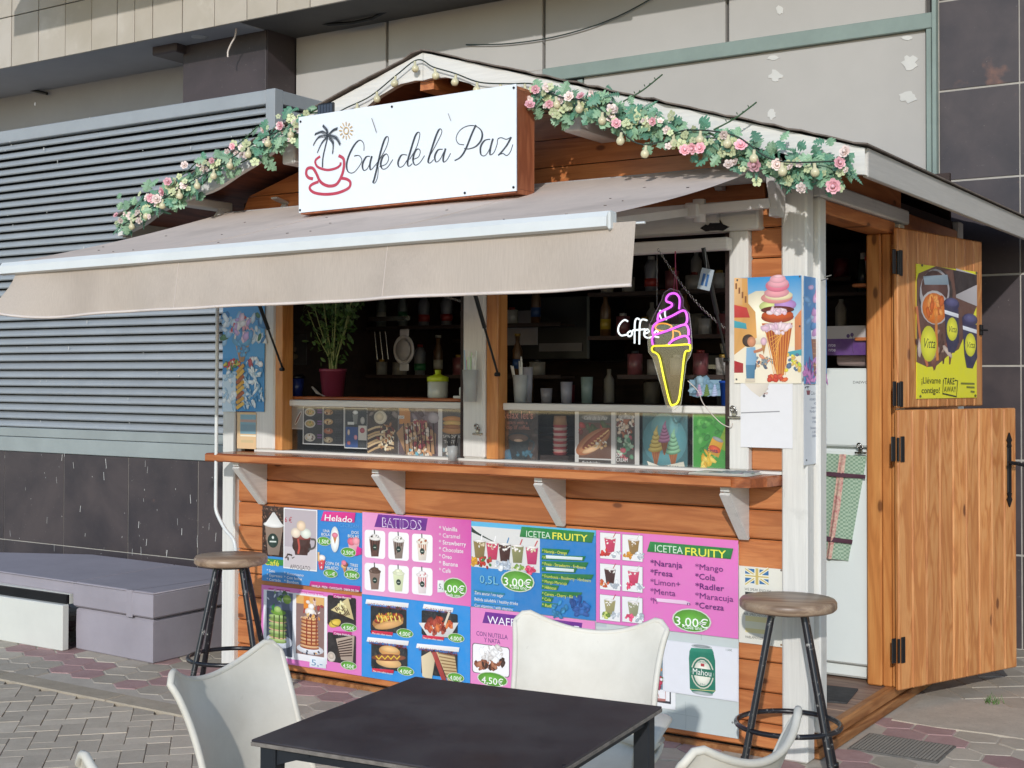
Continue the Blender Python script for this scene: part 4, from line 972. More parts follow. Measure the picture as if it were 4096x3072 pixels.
for i in range(len(cl)):
    o = link('bulb', bmesh_, SLt, cl[i]-WL[SLt.name]+Vector((0, -.003, -.004)), (random.uniform(-.15, .15), random.uniform(-.15, .15), 0)); o.scale = (1., 1., 1.)
t = thing('solar_panel', 'small black solar panel for the lights clipped behind the top left of the sign', 'solar panel', (-1.98, -.40, 2.52))
local('panel', MB().box((-.045, -.005, 0), (.045, .008, .055), bev=.004), 'black', t)
mb = MB()
for i in range(5): mb.box((-.04+i*.0165, -.0075, .006), (-.026+i*.0165, -.0055, .048))
local('cell', mb, plain('solar_cell', '#3b4250', .25), t); local('foot', MB().box((-.01, 0, -.02), (.01, .006, 0)), 'black', t)
# ================================================================== MENU SHEETS on the front wall
FM = front(.016); mg = '#d0479c'
W = '#eef0ee'
def ice(P, cx, cy, s, cols, cone='#c98a52'):
    P.Q([(cx-s*.8, cy), (cx+s*.8, cy), (cx, cy+s*3)], cone)
    for i, c in enumerate(cols): P.E(cx+(i % 2-.5)*s*.5*(len(cols) > 2), cy-s*.55*i, s*(1-.08*i), s*.85, c)
def cup(P, cx, cy, w, h, body, top, drip=None, logo=True, straw='#2b2a2a'):
    if straw: P.L([(cx, cy-h*.2), (cx-w*.05, cy-h*.72)], w*.09, straw, 1)
    P.Q([(cx-w*.5, cy-h*.3), (cx+w*.5, cy-h*.3), (cx+w*.32, cy+h*.5), (cx-w*.32, cy+h*.5)], body)
    if drip: 
        for k in (-.3, -.1, .12, .3): P.L([(cx+w*k, cy-h*.3), (cx+w*k*.9, cy+h*random.uniform(-.1, .4))], w*.08, drip, 1)
    P.E(cx, cy-h*.33, w*.55, h*.11, top); P.E(cx, cy-h*.42, w*.36, h*.1, top, wob=.1); P.S(cx, cy-h*.38, w*.4, h*.09, 7, w*.09, [drip or body, top])
    if logo: P.E(cx, cy+h*.08, w*.21, w*.27, '#17332b').L([(cx-w*.1, cy+h*.09), (cx+w*.1, cy+h*.09)], w*.05, '#c9d2c8', 1)
# sheet 1: coffee and ice cream
P = Print(1, FM).sheet((108, 92), (965, 835), '#3d8ed0'); P.Rn(0, 0, 1, .45, '#2f83cc')
P.R(108, 92, 298, 540, '#33211b'); P.S(203, 310, 90, 215, 190, 11, ['#4f3126', '#6a4433', '#241510', '#8a6a58', '#1c100c'], False, .6)
P.Q([(135, 260), (290, 275), (255, 520), (160, 512)], '#8f7b6c').E(208, 255, 88, 26, '#e6e3df').Q([(130, 255), (200, 150), (215, 148), (285, 255)], '#e9e7e3').E(203, 392, 46, 62, '#17332b').L([(175, 400), (232, 402)], 9, '#d7ddd6', 1).E(203, 365, 10, 14, '#d7ddd6')
P.R(110, 540, 300, 610, '#3a8a3d'); P.T('Café', 130, 600, 255, 48, '#e7e04a', .05)
P.R(296, 108, 583, 660, '#ecebea').R(304, 118, 575, 648, '#b9aeb4').R(304, 440, 575, 648, '#cfc6c8')
P.T('6 €', 305, 232, 368, 46, '#b3273c', .01).T('AFFOGATO', 350, 632, 525, 36, '#2b2426')
P.E(450, 440, 82, 72, '#3b2522').Q([(370, 360), (530, 370), (500, 520), (395, 515)], '#4a2b26').L([(530, 380), (568, 390), (560, 450), (510, 470)], 14, '#57514f').E(450, 365, 80, 20, '#8d4038').E(400, 325, 42, 44, '#ead9c4').E(487, 332, 46, 44, '#dfe3d6').E(446, 265, 40, 46, '#e7cdb0')
P.L([(420, 380), (430, 450), (420, 505)], 16, '#c24f43').S(350, 535, 34, 28, 9, 12, ['#2f1c16', '#4b2f24'], True, .7)
for i, s in enumerate(('* Solo', '* Espresso', '* Cortado')): P.T(s, 150, 660+i*37, (222, 285, 272)[i], 24, W, .02)
for i, s in enumerate(('* Americano', '* Con leche', '* Bonbon')): P.T(s, 300, 684+i*34, (468, 453, 425)[i], 24, W, .02)
P.Q([(640, 140), (915, 152), (905, 236), (615, 222)], '#dc2f8d'); P.T('Helado', 648, 218, 885, 52, W, .04, .12); P.T('ICECREAM', 770, 272, 945, 30, '#5aa7e6', .0)
P.T('UNA', 636, 318, 694, 24, W, .02).T('BOLA', 622, 348, 694, 24, W, .02).E(737, 382, 38, 112, W); ice(P, 738, 345, 26, ['#df7d92']); P.price(645, 397, 56, 36, '1,50€', 34)
P.T('DOS', 882, 332, 943, 24, W, .02).T('BOLAS', 850, 362, 944, 24, W, .02).Q([(850, 400), (950, 405), (935, 500), (868, 498)], '#e6a9b4').E(880, 400, 34, 34, '#e06a80').E(920, 395, 32, 34, '#eb9aa6').Q([(930, 440), (968, 460), (968, 510), (910, 525)], '#dc2f8d'); P.price(854, 492, 62, 38, '2,50€', 34)
P.T('COPA DE', 655, 596, 776, 25, W, .02).T('HELADO', 655, 632, 768, 25, W, .02).Q([(595, 560), (655, 560), (640, 640), (605, 640)], '#d9445c').E(625, 540, 32, 26, '#f1e6df').S(622, 600, 22, 40, 14, 9, ['#d9445c', '#f3d7d2', '#e87b52']).R(590, 490, 605, 570, '#e3b878'); P.price(700, 675, 58, 34, '5,-€', 32)
ice(P, 822, 610, 25, ['#e3b37f', '#8b5140', '#e57f97']); P.T('TRES', 870, 612, 937, 24, W, .02).T('BOLAS', 845, 642, 937, 24, W, .02); P.price(884, 687, 64, 38, '3,50€', 34)
P.Q([(530, 740), (958, 785), (955, 832), (518, 782)], '#c42f86'); P.T('VAINILLA - FRESA - CHOCOLATE - SABOR DEL DIA', 538, 790, 945, 20, W, .02)
P.done('menu_sheet', 'blue menu sheet with coffee, affogato and Helado prices, top left of the menu wall', 'menu poster', 'menu sheets below the counter')
# sheet 2: batidos
P = Print(1, FM).sheet((969, 146), (1905, 962), '#e273bb'); P.Rn(0, 0, 1, 1, ['#e9a9cf', '#dd6db4', '#cf4ea5', '#e69ccb'][:4])
P.Q([(1105, 165), (1532, 202), (1515, 308), (1072, 275)], '#6d2a8e'); P.T('BATIDOS', 1140, 275, 1478, 82, '#e9d9ee', .03); P.T('BATIDOS', 1146, 270, 1472, 72, '#6d2a8e', -.01)
for i in range(3):
    for j in range(2):
        x, y = 1077+i*205, 425+j*284+i*17; P.RR(x-88, y-128, x+88, y+128, '#f4f1f2', .12)
        cup(P, x, y+10, 96, 190, ['#6b4a42', '#8f8076', '#e8ddd0', '#8c7468', '#d9dfb6', '#ece0de'][i+3*j], ['#e9e4df', '#eeeae4', '#efe6d8', '#5d4438', '#e3e6c8', '#f1e9e6'][i+3*j], ['#2f1c18', '#4d3128', '#a85a2d', None, None, '#c42a3c'][i+3*j])
for i, s in enumerate(('Vainilla', 'Caramel', 'Strawberry', 'Chocolate', 'Oreo', 'Banana', 'Café')): P.T('* '+s, 1632, 302+i*60, (1790, 1812, 1865, 1842, 1742, 1795, 1733)[i], 36, W, .025)
P.price(1768, 800, 98, 80, ',00€', 66, 168).T('Cada uno', 1692, 866, 1812, 24, W, .015).Q([(1620, 735), (1672, 735), (1676, 838), (1618, 838)], '#e9ecea').T('5,', 1630, 808, 1664, 46, '#5a6a78')
P.done('menu_sheet', 'pink Batidos menu sheet with six cups of milkshake in white frames', 'menu poster', 'menu sheets below the counter')
# sheet 3: pancakes and crepes
P = Print(1, FM).sheet((100, 772), (962, 1560), '#e07bc0')
P.R(160, 800, 345, 832, '#c42f86').T('Caprichos', 205, 828, 340, 20, W, .02).R(425, 826, 635, 856, '#c42f86').T('Crêpe Sirope de Arce', 430, 852, 628, 20, W, .02)
P.R(118, 812, 396, 1420, '#e6e6ea').R(145, 822, 366, 1400, '#414a5c'); P.R(145, 822, 366, 1000, '#566079').S(255, 900, 100, 70, 16, 16, ['#2f5b2c', '#6d9a3d', '#8a93ab', '#c7cdd8']).E(320, 900, 36, 40, '#7fa23c').E(320, 895, 36, 12, '#a3bd5e')
P.E(250, 1260, 120, 60, '#c9ced8')
for i in range(7): P.E(240, 1255-i*34, 78, 22, ['#8aa45a', '#d8b48c'][i % 2]).E(240, 1248-i*34, 76, 15, ['#a8bf77', '#7f9a4a'][i % 2])
for k in (-30, 15, 50): P.L([(240+k, 1035), (238+k, 1240)], 11, '#3f4f22', 1)
P.E(245, 1010, 66, 26, '#6f9a35').E(240, 985, 30, 26, '#a4c06a').Q([(185, 960), (215, 930), (205, 1010)], '#2d7a35')
P.R(385, 842, 665, 1460, '#eceaec').R(400, 858, 640, 1400, '#8d6f6a').R(400, 858, 640, 960, '#e0b06a').R(465, 870, 515, 1020, '#e58a2f').S(520, 1000, 110, 120, 30, 16, ['#a63a3c', '#e3c5b5', '#d98b3c', '#7e3540', '#eddcd2'])
P.E(520, 1330, 118, 44, '#dfe0e6')
for i in range(9): P.E(515, 1310-i*30, 84-i*1.5, 21, '#a3552f').E(515, 1302-i*30, 82-i*1.5, 15, ['#e0b183', '#d99d67'][i % 2])
for k in (-22, 20, 60): P.L([(515+k, 1060), (512+k, 1290)], 10, '#8a2f1e', 1)
P.E(520, 1005, 44, 34, '#f2e9e2').E(530, 960, 26, 26, '#f5efe9').S(520, 1052, 76, 26, 12, 14, ['#e59a3c', '#5a2a3a', '#e7c080']).S(520, 1355, 90, 14, 8, 9, ['#31384e', '#d9a443'])
for j, (nm, pr) in enumerate((('Crêpe Banana', 1140), ('Crêpe Helado', 1468))):
    y = 860+j*318; P.RR(672, y, 916, y+290, '#2a2628', .06).Q([(720, y-8), (880, y+2), (878, y+32), (722, y+24)], '#c42f86').T(nm, 728, y+20, 872, 18, W, .02)
    P.Q([(700, y+130), (850, y+22), (898, y+215)] if j == 0 else [(745, y+60), (905, y+30), (890, y+260), (790, y+240)], '#d8c690' if j == 0 else '#b5a292')
    for q in range(7): P.L([(735+q*14, y+110-q*5), (790+q*12, y+190-q*3)] if j == 0 else [(760, y+90+q*20), (885, y+60+q*24)], 8, '#3a241d', 1)
    if j == 0: P.S(800, y+110, 48, 50, 16, 15, ['#efe6b8', '#e4d79c']).E(735, y+245, 55, 34, '#e0c04a', rot=20).L([(700, y+215), (720, y+255), (770, y+270)], 8, '#8f7a22')
    else: P.E(705, y+215, 36, 44, '#d9cfc4').E(705, y+208, 26, 28, '#c8b9ab')
    P.price(855, pr, 66, 34, '4,50€', 34)
P.Q([(520, 1400), (660, 1408), (660, 1495), (518, 1478)], '#e4eaf0').T('5,-', 535, 1465, 630, 52, '#4f87ad')
P.done('menu_sheet', 'pink sheet with stacked pancakes and two crepes, bottom left of the menu wall', 'menu poster', 'menu sheets below the counter')
# sheet 4: hot dogs
P = Print(1, FM).sheet((965, 853), (1900, 1712), '#2f8fd8')
def food(x0, y0, x1, y1, title, tx, base, toppings, pr):
    P.RR(x0, y0, x1, y1, '#24272b', .07); P.Q([(x0+tx, y0-30), (x1+tx*.6, y0-2), (x1+tx*.5, y0+36), (x0+tx-12, y0+8)], '#f0eeee'); return title
for (x, y, nm, k) in ((1190, 1070, 'HOT DOG AMERICANO', 0), (1632, 1110, 'CURRY WURST', 1), (1200, 1395, 'SALCHICHA ALEMANA', 2), (1632, 1450, 'SANDWICH TOSTADA', 3)):
    P.RR(x-150, y-120, x+160, y+135, '#26292d', .07); P.S(x, y, 135, 110, 30, 20, ['#2e3236', '#1d2023', '#3a3a3a', '#33302e'], False)
    w2 = (185, 130, 180, 185)[k]
    P.Q([(x-w2, y-172), (x+w2-5, y-138), (x+w2-12, y-98), (x-w2-10, y-134)], '#efedec'); P.T(nm, x-w2+12, y-114, x+w2-22, 30, '#8d2633', .03)
    if k == 0:
        P.E(x, y+20, 140, 66, '#b98148', rot=14).E(x+5, y-5, 128, 42, '#8d3526', rot=14).S(x, y-10, 110, 44, 60, 12, ['#c2492d', '#dfb83f', '#5c2a1c', '#7a8a3a', '#d97b3a']).E(x+10, y+48, 128, 34, '#d7a468', rot=14)
        for q in range(6): P.L([(x-95+q*38, y-30), (x-80+q*38, y+20)], 10, '#e8d06a', 1)
    if k == 1:
        P.Q([(x-175, y-10), (x+170, y-10), (x+95, y+115), (x-90, y+115)], '#dcdad6').S(x, y+10, 120, 62, 34, 28, ['#9c3322', '#c0492c', '#7a2416', '#d8753f', '#b14a35'], True, .9).L([(x+90, y-100), (x+50, y+10)], 18, '#d9cdb9', 1)
    if k == 2:
        P.E(x, y+48, 110, 44, '#dfb277').E(x+8, y-50, 92, 48, '#d89d5b').E(x+10, y-66, 78, 30, '#e4b678').E(x, y+5, 150, 30, '#8a4e34', rot=6)
        P.L([(x-110+q*26, y+(18 if q % 2 else -10)) for q in range(9)], 9, '#e6c23d', 1)
    if k == 3:
        P.Q([(x-150, y-60), (x-70, y-105), (x-30, y-40), (x-60, y+150), (x-140, y+110)], '#d9c9a6').Q([(x-60, y-95), (x-20, y-100), (x+70, y+150), (x+30, y+150)], '#a8423c').Q([(x-20, y-100), (x+140, y-60), (x+168, y+150), (x+80, y+150)], '#cbb184')
        for q in range(8): P.L([(x-5+q*10, y-90+q*30), (x+140+q*3, y-60+q*26)], 8, '#8a6a42', 1)
    if k < 3: P.Q([(x-140, y+96), (x+45, y+112), (x+42, y+140), (x-142, y+126)], '#d12f4b').T('Pan con salsa casera', x-132, y+126, x+34, 15, W, .02)
    P.price(x+148, y+120, 68, 36, '4,00€', 36)
P.done('menu_sheet', 'blue sheet with hot dog, curry wurst, salchicha and sandwich pictures', 'menu poster', 'menu sheets below the counter')
# sheet 5: icetea blue
P = Print(2, FM).sheet((66, 104), (1016, 863), '#3387c8'); P.Rn(0, 0, 1, .06, '#5db4de').Rn(.36, .14, 1, 1, '#2c7cc0')
P.R(70, 140, 590, 500, '#d9d8d6')
for k in range(12): P.L([(70, 150+k*3), (110+k*17, 200-k*4+ (k*12))], 5, '#2d3b33', 1)
for i, (cx, c1) in enumerate(((130, '#8f7a4a'), (228, '#c93f63'), (323, '#4a2b28'), (420, '#8a8a5c'), (530, '#c43a6e'))):
    y = 315+i*12; P.L([(cx+10, y-40), (cx+20+i*6, y-110)], 8, ['#f0eeee', '#f0eeee', '#4f86b5', '#c8555a', '#c8555a'][i], 1); P.Q([(cx-46, y-60), (cx+48, y-56), (cx+34, y+72), (cx-32, y+70)], c1).S(cx, y-36, 38, 20, 14, 10, ['#efe9e2', '#d9c9a8', c1]).E(cx, y-60, 47, 10, '#e5e0dc')
P.S(170, 420, 60, 40, 22, 14, ['#c33a2c', '#9a2a26', '#3f7a35']).S(90, 420, 26, 46, 12, 16, ['#e0a52f', '#c98a22']).S(310, 440, 60, 34, 26, 16, ['#c4ccd6', '#e8ecef', '#a9b4c2']).S(425, 460, 46, 20, 14, 13, ['#7da042', '#d7dfa4', '#e8ecef']).S(520, 480, 36, 30, 20, 13, ['#c92c55', '#e5567c'])
P.Q([(455, 145), (1010, 190), (990, 268), (440, 222)], '#25803f').T('ICETEA', 490, 222, 675, 48, '#cfe3cf', .01).T('FRUITY', 690, 240, 958, 52, '#e8e24c', .05)
for i, (s, x1) in enumerate((('* Naranja - Orange', 822), ('* M', 945), ('* Fresa - Strawberry - Erdbeere', 965), ('*', 880), ('* Frambuesa - Raspberry - Himbeere', 1005), ('* Mango Maracuja', 822), ('* Hibiscus', 742), ('* Cereza - Cherry - Kirsche', 918), ('* Cola', 700), ('* Radler', 733))):
    y = 335+i*46+ (x1-610)*.03; P.Q([(612, y-32), (x1, y-20), (x1-18, y+16), (606, y+4)], '#22783f'); wd = {1: 635, 3: 620}.get(i, x1-22); P.T(s, 612, y+1, wd, 24, '#dcdc5a', .02)
    if i in (1, 3): P.Q([(640, y-28), (x1-25, y-12), (x1-28, y+10), (642, y-4)], '#dfe8ea')
P.S(900, 760, 70, 66, 24, 26, ['#27549a', '#2f66ad', '#234a8a']).S(745, 770, 60, 60, 12, 26, ['#2d79a8', '#2a6f96', '#3f93c4'])
P.T('0,5L', 135, 575, 280, 62, '#1f5f78', .03).T('0,5L', 137, 573, 276, 60, '#7fc0d8', -.01); P.price(425, 560, 120, 76, '3,00€', 62, 210).T('Cada uno', 372, 615, 495, 28, W, .01)
for i, (s, x1) in enumerate((('Zero azucar / no sugar', 318), ('Bebida saludable / healthy drinks', 428), ('Con vitaminas / with vitamins', 388))): y = 660+i*48; P.R(92, y-34, x1+8, y+6, '#2b7f94').T(s, 98, y-1, x1, 24, W, .01)
P.done('menu_sheet', 'blue Icetea Fruity sheet with five iced drinks and green fruit list', 'menu poster', 'menu sheets below the counter')
# sheet 6: waffle
P = Print(2, FM).sheet((60, 757), (1010, 1581), '#e388c2'); P.Q([(175, 795), (915, 880), (905, 950), (152, 880)], '#6d2a8e').T('WAFFLE', 190, 884, 480, 60, '#f3eef4', .06).T('GOFRE', 610, 930, 890, 58, '#f3eef4', .06)
P.T('CON NUTELLA', 106, 975, 345, 34, '#5b2a72', .02).T('Y NATA', 165, 1025, 288, 34, '#5b2a72', .02).RR(75, 1030, 360, 1300, '#5a5258', .1).RR(80, 1036, 355, 1294, '#f2f0f1', .1)
P.S(220, 1190, 120, 44, 30, 24, ['#8a4f35', '#6f3a28', '#b07456', '#3e241c']).S(225, 1110, 80, 54, 40, 22, ['#eceae8', '#ffffff', '#d5d0cc']); P.price(230, 1310, 110, 50, '4,50€', 50)
P.R(810, 905, 1095 if False else 1000, 950, '#d3ced6').R(815, 910, 990, 945, '#8b7f8d')
P.done('menu_sheet', 'pink Waffle Gofre sheet partly hidden behind the white chair', 'menu poster', 'menu sheets below the counter')
# sheet 7: icetea pink
P = Print(2, FM).sheet((1020, 172), (2103, 1002), '#df76bd')
for i in range(2):
    for j in range(3):
        x0, y0 = 1048+i*172, 188+j*236+i*14+j*0; x1, y1 = x0+158, y0+214; P.R(x0, y0, x1, y1, '#3b3536').R(x0+2, y0+2, x1-2, y1-2, '#e9e8e8'); cx, cy = x0+78+i*10, y0+100
        c1 = ['#c94062', '#9a7a4a', '#4a2d2c', '#cf4468', '#a39a6a', '#9a9a78'][j*2+i]
        P.L([(cx+14, cy-40), (cx+44, cy-96)], 6, ['#b53a4c', '#cfd0c8'][i], 1).Q([(cx-44, cy-56), (cx+44, cy-52), (cx+30, cy+56), (cx-28, cy+55)], c1).S(cx, cy-30, 34, 20, 12, 9, ['#ece6e0', c1]).E(cx, cy-55, 44, 9, '#e3dedb')
        P.S(cx+46, cy+66, 34, 26, 12, 14, ['#c9ced3', '#e9ecee', '#aab2bb']); P.S(cx-40, cy+60, 32, 28, 12, 14, [['#b8282c', '#d43a34'], ['#e0a02c', '#cc8820'], ['#c9542c', '#d9803c'], ['#c9284e', '#e04a70'], ['#6f8a3a', '#c8d070'], ['#d0305c', '#ee5a86']][j*2+i])
P.Q([(1435, 258), (2070, 312), (2050, 392), (1412, 335)], '#25803f').T('ICETEA', 1472, 335, 1685, 54, '#cfe3cf', .01).T('FRUITY', 1703, 362, 2015, 60, '#e8e24c', .06)
for i, (s, x1) in enumerate((('*Naranja', 1680), ('*Fresa', 1607), ('*Limon+', 1665), ('*Menta', 1628), ('*M', 1490))): P.T(s, 1438, 440+i*72, x1, 44, '#5b1a6e', .05)
P.Q([(1480, 690), (1700, 708), (1740, 722), (1738, 742), (1490, 716)], '#e9c6de').T('n', 1718, 742, 1742, 26, '#5b1a6e', .03)
for i, (s, x1) in enumerate((('*Mango', 1992), ('*Cola', 1932), ('*Radler', 2000), ('*Maracuja', 2070), ('*Cereza', 1998))): P.T(s, 1780, 470+i*73, x1, 44, '#5b1a6e', .05)
P.price(1752, 860, 140, 82, '3,00€', 66, 250).T('Cada uno', 1693, 920, 1833, 30, W, .015)
P.done('menu_sheet', 'pink Icetea Fruity sheet with Naranja, Mango and 3,00€ price oval', 'menu poster', 'menu sheets below the counter')
# grey backing board with framed picture and beer paper
FB = front(.0235)
P = Print(2, FB).sheet((60, 125), (2107, 1765), '#c5ccca', .003)
P.L([(1820, 960), (1822, 1010)], 3, '#8f9693', 1).L([(1700, 1480), (1705, 1600), (1702, 1690)], 6, '#b7bfbd', 1).L([(1560, 1560), (1800, 1600)], 4, '#b4bcba', 1).E(2060, 1640, 8, 8, '#7c7f7e')
P.R(1015, 876, 1100, 915, '#b7bec4').R(1100, 880, 1400, 925, '#c2c8cc'); P.done('menu_backing_board', 'pale grey backing board behind the menu sheets, bare at its lower right corner', 'board')
P = Print(2, front(.0195)).sheet((1240, 980), (1625, 1545), '#e9e9ea').R(1300, 1010, 1590, 1500, '#2b2f38').R(1320, 1010, 1580, 1480, '#eceaec').R(1380, 1010, 1528, 1390, '#6c8697')
P.S(1470, 1090, 50, 70, 12, 16, ['#8fb0c4', '#c96a4a', '#b9c8d2']).E(1492, 1160, 34, 46, '#c8d4dc').E(1492, 1160, 24, 34, '#6c8697').E(1490, 1232, 36, 20, '#e08a3c').E(1490, 1228, 26, 12, '#eeb070').S(1470, 1330, 60, 60, 50, 16, ['#b92c4c', '#d83f62', '#7c2338', '#4f7a3c', '#e8dbe0', '#a8385c'])
P.L([(1410, 1450), (1440, 1400), (1480, 1395), (1500, 1450)], 5, '#b3746c').R(1510, 1405, 1550, 1411, '#b3746c').R(1510, 1425, 1550, 1431, '#b3746c').R(1405, 1455, 1550, 1461, '#b3746c').L([(1405, 1400), (1405, 1475), (1550, 1475), (1550, 1395)], 4, '#b3746c', 1)
P.done('framed_picture', 'framed berry picture half hidden behind the chair and the beer can paper', 'framed picture')
P = Print(2, front(.0165)).sheet((1531, 1007), (2106, 1484), '#dcdce2', .0008); P.Rn(.02, .02, .98, .98, '#e2e2e8')
P.Q([(1732, 1095), (1915, 1110), (1928, 1170), (1930, 1400), (1905, 1425), (1760, 1412), (1735, 1385), (1727, 1150)], '#1f7a62').E(1825, 1062, 80, 18, '#c9ced0').E(1824, 1060, 64, 11, '#8f9698').Q([(1745, 1070), (1905, 1080), (1918, 1112), (1730, 1098)], '#2b8a70').E(1832, 1418, 80, 14, '#a9b0b0')
P.E(1830, 1262, 88, 122, '#e6e4cf').E(1830, 1262, 79, 112, '#1f7a62').E(1830, 1262, 66, 100, '#eceadb').R(1745, 1218, 1916, 1300, '#186a54').T('Mahou', 1757, 1270, 1898, 46, '#f1f1ea', .05).T('CLASICA', 1768, 1292, 1892, 14, '#e6e4cf').T('CERVEZA', 1790, 1180, 1870, 14, '#1f7a62', .03).R(1818, 1188, 1845, 1214, '#b0343c').T('33cl', 1812, 1352, 1850, 14, '#1f7a62').T('1,50€', 2010, 1092, 2056, 16, '#3f5c52')
P.L([(1735, 1385), (1930, 1400)], 4, '#d9cf8c', 1).done('beer_paper', 'white paper with a green Mahou beer can picture at the lower right of the menu', 'paper sign')
# language sheet at the corner
P = Print(4, front(.022)).sheet((150, 513), (398, 976), '#dedacd', .001)
P.R(185, 528, 318, 622, '#2f6a9c'); fl = '#e5dfc6'; P.L([(185, 530), (318, 620)], 16, fl, 1).L([(318, 530), (185, 620)], 16, fl, 1).L([(185, 530), (318, 620)], 6, '#c5ac62', 1).L([(318, 530), (185, 620)], 6, '#c5ac62', 1).R(238, 528, 266, 622, fl).R(185, 558, 318, 592, fl).R(244, 528, 260, 622, '#c5ac62').R(185, 565, 318, 584, '#c5ac62')
P.T('WE SPEAK ENGLISH', 182, 652, 330, 15, '#55534e').R(185, 660, 325, 690, '#2b2a2a').R(185, 690, 325, 720, '#b8503f').R(185, 720, 325, 750, '#d8c264').T('WIR SPRECHEN DEUTSCH', 175, 792, 358, 15, '#55534e')
P.R(186, 795, 326, 905, '#dccf98').R(186, 825, 326, 880, '#dfdbc0').T('HABLAMOS ESPAÑOL', 186, 922, 330, 15, '#55534e').E(390, 540, 6, 6, '#6a5a4a').E(396-6, 962, 6, 6, '#8a6a4a')
P.done('language_sheet', 'cream sheet with British and other flags above WE SPEAK ENGLISH text behind the right stool', 'paper sign')

# ================================================================== POSTERS around the windows
FP = front(-.006)
P = Print(3, FP).sheet((152, 284), (622, 1020), '#3f9fd6'); P.Rn(0, 0, 1, .55, ['#bfe0ee', '#cfe3e6', '#2f93d2', '#3a9ad6'])
P.Rn(0, .4, 1, 1, '#efe3c2').Rn(.0, .66, 1, 1, '#ebe2cc').E(330, 560, 150, 190, '#f5edd2')
P.Q([(152, 282), (245, 285), (250, 460), (300, 520), (310, 700), (152, 820)], '#e0a860').Q([(152, 282), (205, 284), (210, 470), (152, 470)], '#eebf85').Q([(152, 470), (240, 490), (262, 560), (152, 560)], '#c8423f').Q([(152, 580), (235, 600), (240, 640), (152, 630)], '#3fa3b4')
for k in range(4): P.R(160+k*22, 320+k*30, 172+k*22, 360+k*32, '#8a5a3a')
P.Q([(622, 500), (575, 560), (575, 800), (622, 820)], '#d98a5a').Q([(622, 780), (520, 800), (510, 830), (622, 825)], '#4aa0ae').Q([(152, 860), (215, 880), (215, 1005-60), (152, 945)], '#a8242c')
P.S(370, 870, 90, 40, 26, 10, ['#4a5a70', '#d98a6a', '#c9a07a', '#7a8a94'], False, 3).S(560, 870, 50, 60, 30, 14, ['#b9cc3e', '#dfd94a', '#4f6a8a', '#d8b45a'], False, 1.2)
P.Q([(345, 600), (560, 598), (545, 700), (500, 960), (455, 985), (385, 700)], '#b95a2a').Q([(385, 640), (480, 640), (440, 800), (400, 720)], '#9c3f22')
for k in range(9): P.L([(365+k*22, 610), (430+k*10, 960)], 4, '#e2a24a', 1).L([(545-k*12, 640+k*2), (400+k*7, 700+k*32)], 4, '#e2a24a', 1)
P.E(455, 555, 115, 42, '#a8441f').E(455, 540, 112, 34, '#c8551f').E(455, 622, 110, 28, '#ead4dc').S(455, 640, 100, 30, 12, 16, ['#ead4dc', '#d8b8cc'], True, 2.4)
P.E(405, 480, 78, 40, '#cfd98c').E(510, 470, 78, 40, '#b48ac8').E(455, 505, 118, 26, '#6a2a22').S(455, 520, 100, 20, 11, 15, ['#ead6dc', '#e3c6d4'], True, 2.6)
P.E(450, 420, 112, 42, '#e39a94').E(465, 405, 98, 34, '#efe3b8').E(450, 385, 88, 36, '#e6a0a8').E(455, 335, 84, 46, '#e57f96').E(460, 318, 74, 34, '#eba8b4').E(458, 290, 56, 30, '#ecacb8').E(462, 272, 34, 12, '#efc0c8')
P.S(450, 985, 70, 18, 14, 18, ['#c23a22', '#d9622f'])
P.E(252, 720, 42, 44, '#3b2a24').E(275, 728, 30, 36, '#c98a66').Q([(240, 770), (300, 765), (312, 850), (298, 900), (235, 900)], '#7fa9c9').Q([(235, 890), (300, 890), (296, 1000), (240, 1008)], '#4f7f9f').L([(290, 800), (340, 785), (362, 770)], 18, '#b97858', 2).Q([(345, 745), (375, 745), (360, 820)], '#b8834a').E(360, 725, 22, 28, '#d9b4c4').R(232, 985, 300, 1010, '#cfc3b0')
for q in ((175, 298), (612, 272), (170, 990), (612, 620)): P.E(q[0], q[1], 6, 7, '#4a4a50')
P.done('ice_cream_poster', 'bright poster of a giant swirled ice cream cone in a street beside the right window', 'poster')
P = Print(3, front(-.004)).sheet((196, 1012), (560, 1475), '#e0dfe2', .0006); P.S(345, 1070, 50, 40, 26, 9, ['#7a3a32', '#8f8a90', '#c9b2ac', '#4a4a52']).Q([(215, 1012), (400, 1012), (375, 1080), (330, 1115), (270, 1070)], '#d9d0c4'); P.L([(200, 1225), (470, 1215)], 7, '#8f8f92', 1)
P.done('white_paper', 'blank white paper clipped to the casing under the ice cream poster', 'paper')
FSD = side(.0265)
P = Print(3, side(.0035)).sheet((640, 268), (798, 1022), '#5f93c4'); P.Rn(0, .0, 1, .4, '#4a86c0').S(720, 500, 70, 200, 26, 20, ['#8ab2d8', '#6fa0cf', '#a8c0dc', '#c3a6cf'], False, 1.5).Q([(688, 700), (765, 700), (745, 990), (712, 990)], '#b0714a').Q([(690, 700), (720, 700), (722, 980), (712, 980)], '#8a4f38')
for k in range(6): P.R(700, 730+k*40, 755, 736+k*40, '#d39a62')
P.Q([(685, 650), (770, 640), (765, 710), (690, 710)], '#e0dcea')
for k in range(7): P.E(728+(-1)**k*7, 640-k*44, 46-k*4.4, 34, ['#c58ac6', '#3f86c4', '#d9a6d6'][k % 3], rot=20)
P.Q([(712, 420), (742, 420), (727, 315)], '#cf7fb0').S(720, 930, 76, 80, 40, 16, ['#b070b8', '#d68ac8', '#4a7ab8', '#7a3a86'], False, 1.3); P.done('ice_cream_poster', 'narrow blue and pink ice cream poster on the side of the corner post', 'poster')
